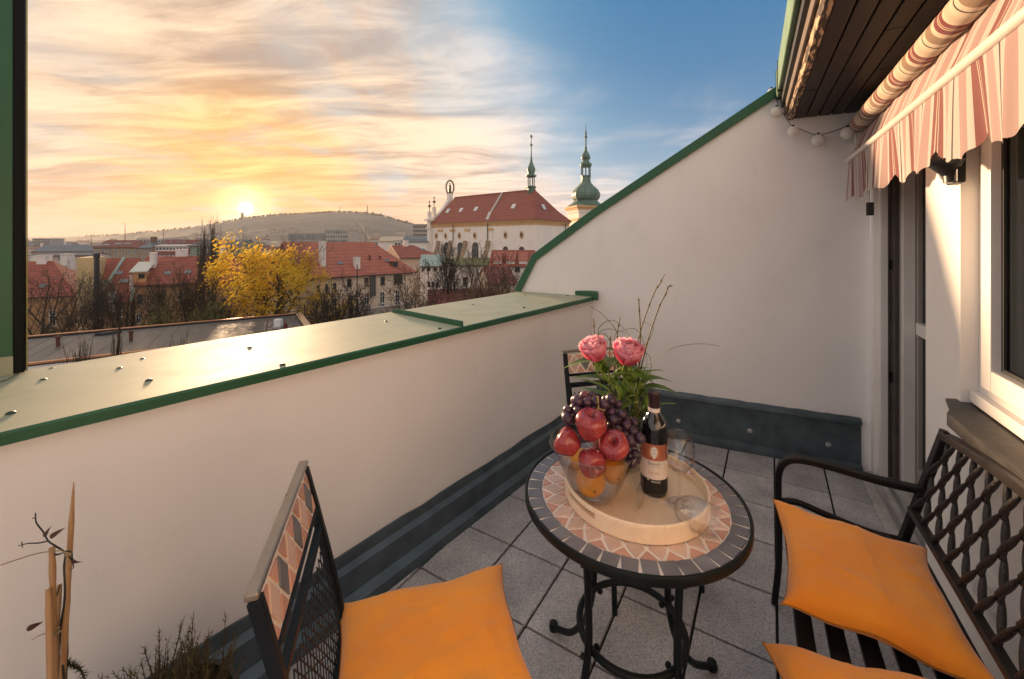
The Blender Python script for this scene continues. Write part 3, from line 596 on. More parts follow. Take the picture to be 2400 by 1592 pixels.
def tray():
    c = Vector((.358, 1.186, 0)); z0 = TZ + .002
    wood = M('birch_wood', (.86, .64, .44), rough=.35, col2=(.93, .73, .53), vs=7, stretch=(9, 1.2, 6), dist=1.2, bump=.05, bs=50)
    r = thing('serving_tray', c + UP * z0, 'round pale wooden serving tray with slotted handles', 'tray')
    b = MB(); b.lathe([(0, z0), (.193, z0), (.193, z0 + .010), (0, z0 + .010)], c, 96); b.build('base', wood, r, smooth=30)
    R0, R1 = .1935, .2010
    b = MB(); b.lathe([(R0, z0), (R1, z0), (R1, z0 + .020), (R0, z0 + .020)], c, 128, close=True)
    b.lathe([(R0, z0 + .0355), (R1, z0 + .0355), (R1, z0 + .043), (R1 - .002, z0 + .046), (R0 + .002, z0 + .046), (R0, z0 + .043)], c, 128, close=True)
    for a0, a1 in ((rad(44), rad(189)), (rad(224), rad(369))):
        n = 60; vs = []
        for i in range(n + 1):
            a = a0 + (a1 - a0) * i / n; d = Vector((math.cos(a), math.sin(a), 0)); vs += [c + d * R0 + UP * (z0 + .0201), c + d * R1 + UP * (z0 + .0201), c + d * R1 + UP * (z0 + .0354), c + d * R0 + UP * (z0 + .0354)]
        b.add(vs, [(i * 4 + j, i * 4 + (j + 1) % 4, i * 4 + 4 + (j + 1) % 4, i * 4 + 4 + j) for i in range(n) for j in range(4)] + [(0, 1, 2, 3), (n * 4, n * 4 + 1, n * 4 + 2, n * 4 + 3)])
    b.build('rim', wood, r, smooth=35)
    return c, z0 + .010
TRC, TRZ = tray()
glassm = thin_glass('clear_glass', (.992, .992, .992), 1.5, .22, 1.6)
glass_stem = thin_glass('stem_glass', (.93, .94, .94), 1.6, .7, 1.3)
BC = Vector((.236, 1.165, TRZ + .001))
def bowl():
    prof = [(0, .003), (.050, .003), (.060, .006), (.072, .028), (.090, .070), (.108, .108), (.1215, .134), (.127, .146), (.1285, .149), (.1265, .1505), (.124, .1475), (.118, .134), (.1045, .108), (.0865, .070), (.069, .031), (.056, .010), (0, .0085)]
    b = MB(); b.lathe(prof, BC, 72); o = b.build('fruit_bowl', thin_glass('bowl_glass', (.985, .985, .985), 1.55, .35, 1.9), loc=BC, smooth=60); tag(o, 'clear glass bowl heaped with apples, grapes and oranges', 'bowl')
bowl()
def apple_mat():
    m = M('red_apple_skin', (.17, .008, .035), rough=.24, col2=(.46, .06, .05), vs=14, stretch=(1, 1, .3), coat=.3, dist=.8); N, L, b = nodes(m)
    src = b.inputs['Base Color'].links[0].from_socket
    tc = N.new('ShaderNodeTexCoord'); v = N.new('ShaderNodeTexVoronoi'); v.inputs['Scale'].default_value = 240; L.new(tc.outputs['Object'], v.inputs['Vector'])
    lt = N.new('ShaderNodeMath'); lt.operation = 'LESS_THAN'; lt.inputs[1].default_value = .17; L.new(v.outputs['Distance'], lt.inputs[0])
    mx = N.new('ShaderNodeMix'); mx.data_type = 'RGBA'; mu = N.new('ShaderNodeMath'); mu.operation = 'MULTIPLY'; mu.inputs[1].default_value = .55; L.new(lt.outputs[0], mu.inputs[0]); L.new(mu.outputs[0], mx.inputs[0]); L.new(src, mx.inputs[6]); mx.inputs[7].default_value = (.62, .42, .34, 1); L.new(mx.outputs[2], b.inputs['Base Color'])
    return m
def fruit():
    am = apple_mat(); brown = M('fruit_stalk', (.09, .045, .02), rough=.8)
    ap = [(0, -.62), (.16, -.70), (.34, -.74), (.52, -.66), (.70, -.44), (.86, -.12), (.95, .20), (.96, .45), (.86, .70), (.66, .86), (.42, .88), (.22, .76), (.10, .60), (0, .52)]
    L = ['topmost red apple on the heap, stalk up', 'dark red apple lying against the left side of the glass bowl', 'red apple pressed to the front of the bowl with its round side out', 'speckled red apple tipped on its side below the grapes', 'red apple half hidden behind the others in the bowl']
    for k, (x, y, Y, R, tx, ty) in enumerate([(1384, 1001, 1.105, .0445, .12, .1), (1333, 1040, 1.120, .0395, -.5, -.9), (1383, 1079, 1.092, .0385, 1.9, .4), (1441, 1047, 1.105, .0420, .75, -.35), (1412, 1052, 1.190, .036, .3, .6)]):
        c = at(x, y, Y); b = MB(); b.lathe([(r * R, z * R) for r, z in spline2(ap)], (0, 0, 0), 36)
        for i, v in enumerate(b.v):
            a = math.atan2(v.y, v.x); f = 1 + .025 * math.cos(5 * a) * (-.6 if v.z > 0 else 1.2); b.v[i] = Vector((v.x * f, v.y * f, v.z * (1 + .04 * math.sin(a + k))))
        Mx = Matrix.Translation(c) @ Matrix.Rotation(tx, 4, 'X') @ Matrix.Rotation(ty, 4, 'Y'); b.xf(Mx)
        r = thing('apple', c, L[k], 'apple', 'apples in the bowl'); b.build('skin', am, r, smooth=80)
        b = MB(); b.tube([(0, 0, .5 * R), (.003, 0, .75 * R), (.008, .002, 1.02 * R)], [.0015, .0012, .002], 6); b.xf(Mx); b.build('stalk', brown, r, smooth=60)
    om = M('orange_peel', (.80, .27, .02), rough=.42, col2=(.86, .36, .03), vs=16, bump=.35, bs=260)
    L = ['orange at the bottom front of the glass bowl', 'orange behind the front one, below the tipped apple', 'orange deep at the back of the glass bowl']
    for k, (x, y, Y, R) in enumerate([(1384, 1128, 1.128, .0400), (1438, 1101, 1.185, .0380), (1366, 1082, 1.215, .0370)]):
        c = at(x, y, Y); b = MB(); n = 24
        b.lathe([(max(0, R * math.cos(-math.pi / 2 + math.pi * i / n)), .96 * R * math.sin(-math.pi / 2 + math.pi * i / n)) for i in range(n + 1)], c, 36); r = thing('orange', c, L[k], 'orange', 'oranges in the bowl'); b.build('peel', om, r, smooth=80)
        d = (Vector((.1, -1, -.15))).normalized(); b = MB(); b.lathe([(.0035, 0), (.003, .0012), (0, .0014)], c + d * R * .985, 8, axis=d); b.build('navel', brown, r)
    # grapes
    gm = M('purple_grape_skin', (.028, .010, .026), rough=.36, col2=(.085, .042, .075), vs=30, randv=.35, coat=.1)
    rm = M('reddish_grape_skin', (.11, .018, .035), rough=.36, col2=(.17, .07, .085), vs=30, randv=.25)
    c0 = at(1430, 1000, 1.17); r = thing('grape_bunch', c0, 'bunch of dark purple grapes draped over the heaped fruit', 'grapes')
    rnd = random.Random(5); path = [at(1350, 965, 1.150), at(1372, 952, 1.175), at(1408, 952, 1.19), at(1438, 975, 1.18), at(1456, 1003, 1.165), at(1474, 1022, 1.155), at(1484, 1050, 1.13), at(1478, 1080, 1.115)]
    P = spline(path, 5); src = {}; pts = []
    for i in range(900):
        u = rnd.random(); p = P[int(u * (len(P) - 1))]; w = .030 if u < .75 else .017
        q = p + Vector((rnd.uniform(-1, 1) * w, rnd.uniform(-.9, .9) * w, rnd.uniform(-1, .8) * w)); R = rnd.uniform(.0125, .0155)
        if all((q - t).length > .0225 for t, _ in pts): pts.append((q, R))
        if len(pts) >= 85: break
    for i, (q, R) in enumerate(pts):
        key = 'r' if (i % 6 == 0 and q.x < .27) else 'p'; mt = rm if key == 'r' else gm
        if key not in src:
            b = MB(); n = 12; b.lathe([(max(0, math.cos(-math.pi / 2 + math.pi * k / n)), 1.16 * math.sin(-math.pi / 2 + math.pi * k / n)) for k in range(n + 1)], (0, 0, 0), 18); o = b.build('grape', mt, None, smooth=80); o.parent = r; src[key] = o
        else: o = bpy.data.objects.new('grape', src[key].data); COL.objects.link(o); o.parent = r
        o.location = q - c0; o.scale = (R, R, R); o.rotation_euler = (rnd.uniform(-1.2, 1.2), rnd.uniform(-1.2, 1.2), 0)
    b = MB(); s = at(1402, 962, 1.15); b.tube([s, s + Vector((.0, 0, .022)), s + Vector((-.002, 0, .040))], [.0025, .0022, .003], 6); b.tube([s + Vector((-.022, 0, -.006)), s + Vector((0, 0, .004)), s + Vector((.02, 0, .0))], .0018, 6); b.build('bunch_stalk', M('grape_stalk', (.42, .28, .11), rough=.7), r)
def spline2(P, n=4): return [(max(0, p.x), p.y) for p in spline([Vector((a, b, 0)) for a, b in P], n)]
fruit()

def txt(s, size, font_scale=(1, 1)):
    cu = bpy.data.curves.new('t', 'FONT'); cu.body = s; cu.size = size; cu.align_x = 'CENTER'; cu.align_y = 'CENTER'; cu.resolution_u = 3
    o = bpy.data.objects.new('t', cu); COL.objects.link(o); bpy.context.view_layer.update()
    me = o.to_mesh(); vs = [(v.co.x * font_scale[0], v.co.y * font_scale[1]) for v in me.vertices]; fs = [tuple(p.vertices) for p in me.polygons]
    o.to_mesh_clear(); bpy.data.objects.remove(o); bpy.data.curves.remove(cu); return vs, fs
def bottle():
    c = Vector((.4135, 1.180, TRZ + .0005)); r = thing('wine_bottle', c, 'dark red wine bottle with a copper and cream label', 'bottle'); R = .0372
    b = MB(); b.lathe([(0, .006), (.020, .003), (.030, 0), (.035, .002), (R, .008), (R, .185), (.0365, .196), (.033, .208), (.026, .219), (.019, .228), (.0155, .238), (.0148, .262), (.0148, .268)], c, 56); b.build('glass_body', M('black_wine_glass', (.006, .006, .008), rough=.06, spec=.7, coat=.6), r, smooth=50)
    b = MB(); b.lathe([(.0152, .246), (.0160, .247), (.0162, .283), (.0168, .285), (.0168, .290), (.0160, .292), (.0150, .294), (0, .2945)], c, 32); b.build('capsule', M('aubergine_foil', (.030, .010, .014), rough=.35, coat=.2, var=.2, vs=30), r, smooth=35)
    A = math.atan2(-c.y, -c.x)
    def band(z0, z1, R, a0, a1, mat, name, par, bow=0):
        m = MB(); n = 40; vs = []
        for i in range(n + 1):
            a = A + a0 + (a1 - a0) * i / n; d = Vector((math.cos(a), math.sin(a), 0)); vs += [c + d * R + UP * z0, c + d * R + UP * z1]
        m.add(vs, [(2 * i, 2 * i + 2, 2 * i + 3, 2 * i + 1) for i in range(n)]); return m.build(name, mat, par, smooth=60)
    lb = band(.054, .107, R + .0003, -1.75, 1.75, M('cream_label', (.80, .68, .60), rough=.6), 'label', r)
    band(.107, .1525, R + .0003, -1.75, 1.75, M('copper_label', (.52, .17, .10), rough=.4, metal=.25, var=.06, vs=40), 'copper_band', lb)
    band(.014, .054, R + .0003, -1.75, 1.75, M('black_label', (.012, .012, .014), rough=.5), 'black_band', lb)
    nb = band(.232, .2465, .0166, -3.1, 3.1, M('cream_label', (0, 0, 0)), 'neck_label', r)
    def write(s, size, z, mat, sc=(1, 1), off=0, name='lettering', Rr=R + .0007):
        vs, fs = txt(s, size, sc); m = MB(); m.add([c + Vector((math.cos(A + (x + off) / Rr), math.sin(A + (x + off) / Rr), 0)) * Rr + UP * (z + y) for x, y in vs], fs); m.build(name, mat, lb)
    ink = M('dark_ink', (.02, .035, .03), rough=.6); tan = M('tan_ink', (.45, .30, .20), rough=.6); orn = M('orange_ink', (.62, .28, .12), rough=.6); wht = M('white_ink', (.75, .72, .68), rough=.6)
    write('C', .0125, .0985, ink, (1, 1), -.0135); write('HIANTI', .0092, .0977, ink, (1, 1.05), .0022)
    write('COLLI FIORENTINI', .0042, .0908, tan, (1.0, 1)); band(.0874, .0877, R + .0006, -.50, .50, tan, 'rule', lb)
    write('LANCIOLA', .0105, .0725, orn, (.62, 1.25)); write('FIRENZE', .0075, .0475, wht, (.95, 1), .005)
    def flat(pts, mat, name, Rr):
        m = MB(); cen = (sum(p[0] for p in pts) / len(pts), sum(p[1] for p in pts) / len(pts)); P = [cen] + pts
        m.add([c + Vector((math.cos(A + x / Rr), math.sin(A + x / Rr), 0)) * Rr + UP * z for x, z in P], [(0, i, i % len(pts) + 1) for i in range(1, len(pts) + 1)]); m.build(name, mat, lb)
    gold = M('gold_scroll_ink', (.62, .33, .15), rough=.5)
    for sx in (-1, 1):
        flat([(sx * (.0075 + .0055 * math.cos(t / 20 * 2 * math.pi) * (1 + .18 * math.cos(5 * t / 20 * 2 * math.pi))), .131 + .0135 * math.sin(t / 20 * 2 * math.pi) * (1 + .12 * math.cos(6 * t / 20 * 2 * math.pi))) for t in range(20)], gold, 'scroll', R + .0006)
    sh = [(0, .1115), (.0045, .118), (.0080, .127), (.0088, .135), (.0070, .142), (.0035, .146), (0, .1475), (-.0035, .146), (-.0070, .142), (-.0088, .135), (-.0080, .127), (-.0045, .118)]
    flat([(x, z) for x, z in sh], wht, 'shield', R + .0009)
    for (x, z) in ((-.003, .138), (.003, .138), (0, .132), (-.0035, .128), (.0035, .128), (0, .122)):
        flat([(x + .0018 * math.cos(t), z + .0018 * math.sin(t)) for t in [k * math.pi / 4 for k in range(8)]], M('grey_ink', (.42, .40, .37), rough=.6), 'shield_mark', R + .0012)
    flat([(-.0165 + .0028 * math.cos(t), .0535 + .0050 * math.sin(t)) for t in [k * math.pi / 6 for k in range(12)]], wht, 'small_seal', R + .0009)
    flat([(-.0165 + .0012 * math.cos(t), .0535 + .0030 * math.sin(t)) for t in [k * math.pi / 6 for k in range(12)]], ink, 'seal_mark', R + .0012)
bottle()
GP = [(0, .0025), (.012, .003), (.026, .0015), (.0335, .0006), (.0345, .0012), (.0335, .0022), (.022, .0045), (.008, .008), (.0042, .014), (.0036, .03), (.0036, .075), (.0046, .085), (.010, .090), (.022, .098), (.032, .111), (.0378, .127), (.0392, .142), (.0380, .160), (.0348, .180), (.0322, .193), (.0318, .1945), (.0310, .193), (.0337, .179), (.0368, .160), (.0380, .142), (.0366, .128), (.0308, .113), (.021, .1005), (.010, .0935), (0, .0920)]
def glasses():
    c = Vector((.4645, 1.122, TRZ + .0005)); b = MB(); b.lathe(GP, c, 48); tag(b.build('wine_glass', glassm, loc=c, smooth=50), 'empty stemmed wine glass standing beside the bottle', 'wine glass', 'wine glasses on the tray')
    f = Vector((.352, 1.112, TRZ + .0355)); e = Vector((.492, 1.002, TRZ + .0400)); d = (e - f).normalized()
    b = MB(); b.lathe(GP, f, 48, axis=d); tag(b.build('wine_glass', glassm, loc=f, smooth=50), 'empty wine glass lying on its side in front of the bottle', 'wine glass', 'wine glasses on the tray')
glasses()

# ---- vase with peonies
VC = Vector((.372, 1.318, TRZ + .0005))
leafm = M('peony_leaf', (.12, .22, .035), rough=.45, col2=(.23, .33, .06), vs=18, trans=.4, randv=.15)
stemm = M('peony_stem', (.22, .28, .06), rough=.5, var=.2, vs=20)
def leaf_mesh(name, L, W, curl, mat):
    b = MB(); n = 8; vs = []
    for i in range(n + 1):
        t = i / n; w = W * math.sin(math.pi * t ** .75) ** .9 if 0 < t < 1 else .0006
        z = -curl * t * t * L; y = L * t * (1 - .15 * curl * t)
        vs += [(-w, y, z + .25 * w), (0, y, z), (w, y, z + .25 * w)]
    b.add(vs, [(i * 3 + j, i * 3 + j + 1, i * 3 + 4 + j, i * 3 + 3 + j) for i in range(n) for j in range(2)]); return b.build(name, mat, None, smooth=80)
def put(src, parent, p, d, up, sc=1, name=None, roll=0):
    d = Vector(d).normalized(); u = Vector(up); x = d.cross(u).normalized(); z = x.cross(d).normalized()
    Mt = Matrix((x, d, z)).transposed().to_4x4() @ Matrix.Rotation(roll, 4, 'Y') @ Matrix.Scale(sc, 4)
    o = bpy.data.objects.new(name or src.name.split('.')[0], src.data); COL.objects.link(o); o.parent = parent; o.matrix_local = Matrix.Translation(Vector(p) - BASE.get(parent, Vector())) @ Mt; return o
def vase():
    H = .224; b = MB(); prof = [(0, .001), (.046, .001), (.050, .004), (.0505, .02), (.0505, H - .002), (.0498, H), (.0480, H), (.0474, H - .002), (.0474, .018), (.044, .012), (0, .011)]
    b.lathe(prof, VC, 56); tag(b.build('glass_vase', glassm, loc=VC, smooth=50), 'clear cylindrical glass vase holding pink peonies and leaves', 'vase')
    b = MB(); b.lathe([(0, .0125), (.0465, .0135), (.0468, .130), (0, .130)], VC, 48); tag(b.build('vase_water', thin_glass('water', (.90, .93, .84), 1.33, .2, .6), loc=VC, smooth=40), 'water standing in the glass vase', 'water')
    rnd = random.Random(21)
    pm = M('pink_peony_petal', (.86, .14, .27), rough=.6, col2=(.92, .30, .42), vs=26, trans=.5, randv=.16)
    N_, L_, b_ = nodes(pm); tc_ = N_.new('ShaderNodeTexCoord'); sp_ = N_.new('ShaderNodeSeparateXYZ'); L_.new(tc_.outputs['Object'], sp_.inputs[0]); rp_ = N_.new('ShaderNodeMapRange'); L_.new(sp_.outputs[1], rp_.inputs[0]); rp_.inputs[1].default_value = .35; rp_.inputs[2].default_value = 1.1; rp_.inputs[3].default_value = 0; rp_.inputs[4].default_value = .75
    hs_ = [x for x in N_ if x.type == 'HUE_SAT'][0]; mx_ = N_.new('ShaderNodeMix'); mx_.data_type = 'RGBA'; L_.new(rp_.outputs[0], mx_.inputs[0]); L_.new(hs_.outputs[0], mx_.inputs[6]); mx_.inputs[7].default_value = (.97, .66, .74, 1)
    tr_ = [x for x in N_ if x.type == 'BSDF_TRANSLUCENT'][0]; L_.new(mx_.outputs[2], b_.inputs['Base Color']); L_.new(mx_.outputs[2], tr_.inputs[0])
    # petal: cupped, wavy rim
    def petal(nm, seed):
        q = random.Random(seed); b = MB(); n = 6; m = 6; vs = []
        for i in range(n + 1):
            t = i / n
            for j in range(m + 1):
                s = -1 + 2 * j / m; w = (.35 + .65 * math.sin(math.pi * min(1, t * .62 + .05))) * (1 if t < .8 else 1 - (t - .8) * 1.3)
                x = s * w * .62; y = t * 1.15 - .10 * s * s * t - (.16 * abs(math.sin(s * 5 + q.random() * .6)) if t > .9 else 0); z = .55 * (x * x) * 1.1 + .48 * t * t * (1 if t < .75 else .75) + q.uniform(-.035, .035) * (.3 + t)
                vs.append((x, y, z))
        b.add(vs, [(i * (m + 1) + j, i * (m + 1) + j + 1, (i + 1) * (m + 1) + j + 1, (i + 1) * (m + 1) + j) for i in range(n) for j in range(m)]); return b.build(nm, pm, None, smooth=80)
    def hide(o): COL.objects.unlink(o)
    P1, P2 = petal('petal', 1), petal('petal', 2); LS = [leaf_mesh('leaf', .085, .017, .5, leafm), leaf_mesh('leaf', .11, .022, .9, leafm), leaf_mesh('leaf', .065, .012, .2, leafm)]
    heads = [(1393, 818, 1.300, .054, Vector((-.35, -.15, 1)), 'pale pink open peony leaning left in the vase'), (1472, 826, 1.290, .058, Vector((.05, -.45, 1)), 'deep pink full peony in the vase, nearer the twigs')]
    for k, (x, y, Y, R, ax, lab) in enumerate(heads):
        c = at(x, y, Y); ax.normalize(); root = VC + Vector((.01 - .02 * k, 0, .02)); r = thing('peony', root, lab, 'flower', 'peonies in the vase')
        base = c - ax * R * .75
        for ring, (cnt, tilt, sc, lift) in enumerate([(5, 8, .62, .40), (6, 14, .76, .28), (7, 24, .92, .16), (8, 36, 1.04, .05), (7, 50, 1.06, .0)]):
            for i in range(cnt):
                a = 2 * math.pi * (i + .5 * (ring % 2)) / cnt + rnd.uniform(-.15, .15); side = ax.orthogonal().normalized(); s2 = ax.cross(side); o = side * math.cos(a) + s2 * math.sin(a); tl = rad(tilt + rnd.uniform(-7, 7))
                d = ax * math.cos(tl) + o * math.sin(tl); upv = -o * math.cos(tl) + ax * math.sin(tl)
                put(P1 if rnd.random() < .5 else P2, r, base + ax * R * lift + o * R * .10, d, upv, R * 1.12 * sc * rnd.uniform(.92, 1.08), 'petal')
        st = spline([root, VC + Vector((-.02 + .03 * k, -.01, .15)), VC + Vector((-.028 + .05 * k, -.012, .24)), base - ax * .05, base + ax * .004], 6)
        b = MB(); b.tube(st, .0035, 8); b.build('stem', stemm, r, smooth=60)
        for i in range(3):
            a = i * 2.1 + k; o = Vector((math.cos(a), math.sin(a), -.2)); put(LS[2], r, base, o - ax * .5, ax, .75, 'sepal')
        # leaves along the stem
        for i in range(11):
            p = st[rnd.randrange(len(st) // 3, len(st) - 5)]; a = rnd.uniform(0, 6.28); d = Vector((math.cos(a) * .8, math.sin(a) * .6, rnd.uniform(.3, 1.6))); put(rnd.choice(LS), r, p, d, Vector((-d.x, -d.y, 1.2)), rnd.uniform(.75, 1.2), 'leaf')
    # more leafy stems
    for k in range(5):
        a = k * 1.25 + .3; root = VC + Vector((.02 * math.cos(a), .02 * math.sin(a), .018)); lean = Vector((math.cos(a) * .05, math.sin(a) * .035, 0))
        r = thing('leafy_stem', root, ['leafy cut stem in the vase leaning towards the wine bottle side', 'leafy cut stem in the vase leaning towards the chair in the corner', 'leafy cut stem in the vase leaning towards the parapet', 'leafy cut stem in the vase leaning over the grapes', 'leafy cut stem in the vase leaning towards the wine glasses'][k], 'stem', 'leafy stems in the vase')
        st = spline([root, VC + lean * .6 + UP * .13, VC + lean + UP * (.23 + .02 * (k % 3)), VC + lean * 1.5 + UP * (.29 + .02 * (k % 3))], 6); b = MB(); b.tube(st, .0026, 7); b.build('stem', stemm, r, smooth=60)
        for i in range(8):
            p = st[rnd.randrange(4, len(st))]; a2 = a + rnd.uniform(-1.4, 1.4); inside = p.z < VC.z + .21
            d = Vector((math.cos(a2) * (.25 if inside else .8), math.sin(a2) * (.25 if inside else .6), rnd.uniform(.5, 1.5))); put(rnd.choice(LS), r, p, d, Vector((-d.x, -d.y, 1.2)), rnd.uniform(.7, 1.15), 'leaf')
    # drooping leaves over the right rim
    r = thing('drooping_leaf_spray', VC + Vector((.045, 0, .225)), 'long pale leaves drooping outside the vase towards the bottle', 'leaves')
    for k in range(4):
        p = VC + Vector((.042 + .006 * k, -.012 + .012 * k, .232)); b = MB(); n = 12; vs = []; Pl = spline([p, p + Vector((.016 + .004 * k, 0, -.01)), p + Vector((.024 + .003 * k, -.004, -.075)), p + Vector((.016 - .002 * k, -.006, -.15 + .012 * k))], 4)
        for i, q in enumerate(Pl):
            w = .013 * math.sin(math.pi * (i + .4) / (len(Pl) + .2)); vs += [q + Vector((-w * .4, w, 0)), q + Vector((.003, 0, 0)), q + Vector((-w * .4, -w, 0))]
        b.add(vs, [(i * 3 + j, i * 3 + j + 1, i * 3 + 4 + j, i * 3 + 3 + j) for i in range(len(Pl) - 1) for j in range(2)]); b.build('leaf', leafm, r, smooth=80)
    tw = M('brown_green_twig', (.10, .085, .02), rough=.6, var=.35, vs=15)
    T = [([(1466, 1020, 1.32), (1475, 900, 1.33), (1500, 780, 1.34), (1532, 690, 1.36), (1545, 668, 1.36), (1558, 643, 1.37)], 'longest bare twig leaning right out of the vase'), ([(1478, 1010, 1.32), (1497, 890, 1.31), (1521, 790, 1.30), (1545, 720, 1.30), (1560, 690, 1.30), (1566, 674, 1.30), (1571, 671, 1.30)], 'bare twig with a hooked tip beside the longest one'), ([(1488, 1000, 1.33), (1496, 880, 1.31), (1501, 790, 1.30), (1498, 722, 1.30), (1497, 702, 1.30)], 'shorter upright twig above the deep pink peony'),
         ([(1420, 1000, 1.34), (1402, 860, 1.36), (1394, 790, 1.37), (1391, 746, 1.37)], 'thin cut stick poking up behind the pale peony'), ([(1440, 1000, 1.35), (1440, 860, 1.37), (1446, 790, 1.38), (1454, 743, 1.38)], 'thin cut stick slanting up between the peonies'), ([(1432, 1000, 1.35), (1427, 880, 1.36), (1431, 787, 1.37)], 'shortest thin stick between the two peonies')]
    for pts, lab in T:
        P = spline([at(*p) for p in pts], 5); P[0] = VC + Vector((.0, .01, .02)); r = thing('twig', P[0], lab, 'twig', 'bare twigs in the vase')
        n = len(P); b = MB(); b.tube(P, [.0026 * (1 - .45 * i / n) for i in range(n)], 7); b.build('stick', tw, r, smooth=60)
        for i in range(n // 2, n - 1, 4):
            b = MB(); d = (P[i + 1] - P[i - 1]).normalized(); s = d.orthogonal().normalized()
            for sg_ in (-1, 1): b.tube([P[i], P[i] + d * .006 + s * sg_ * .003, P[i] + d * .013 + s * sg_ * .0035], [.0022, .0016, .0003], 5)
            b.build('bud', tw, r)
    gm = M('grass_blade', (.05, .09, .03), rough=.5, trans=.2)
    Bl = [[(1450, 980), (1495, 890), (1530, 845), (1580, 815), (1640, 806), (1686, 811)], [(1455, 980), (1450, 800), (1420, 745), (1390, 722), (1378, 713)], [(1440, 960), (1405, 800), (1407, 765), (1436, 751), (1462, 770), (1478, 792)], [(1470, 960), (1430, 800), (1400, 785), (1425, 771), (1460, 780), (1480, 795)], [(1480, 960), (1505, 830), (1525, 790), (1532, 770), (1515, 757), (1504, 758)], [(1460, 950), (1520, 880), (1524, 840), (1512, 828), (1500, 830)], [(1480, 940), (1515, 870), (1528, 890), (1522, 915), (1500, 928), (1480, 925), (1476, 890), (1490, 870)], [(1450, 960), (1440, 800), (1460, 775), (1490, 772), (1508, 800), (1516, 850), (1500, 880)], [(1450, 940), (1400, 880), (1376, 860), (1370, 845), (1390, 838)], [(1455, 940), (1410, 890), (1393, 870), (1391, 840), (1402, 820), (1420, 780)]]
    LB = ['longest grass blade arching right towards the gable wall', 'grass blade reaching left above the pale peony', 'bent grass blade looped over the pale peony', 'low grass blade looped between the peonies', 'grass blade curling over behind the bare twigs', 'short grass blade curled beside the deep pink peony', 'grass blade looped down over the vase rim', 'grass blade arched across the deep pink peony', 'short grass blade curled under the pale peony', 'grass blade standing between the stems below the peonies']
    for k, pts in enumerate(Bl):
        P = spline([at(x, y, 1.33 + .06 * math.sin(i * 1.3 + k)) for i, (x, y) in enumerate(pts)], 6); P[0] = VC + Vector((.003 * k - .015, .015, .03)); n = len(P)
        b = MB(); b.tube(P, [.0013 * (1 - .6 * i / n) for i in range(n)], 5); o = b.build('grass_blade', gm, loc=P[0], smooth=70); tag(o, LB[k], 'grass', 'grass blades in the vase')
    for s in [P1, P2] + LS: bpy.data.objects.remove(s)
vase()
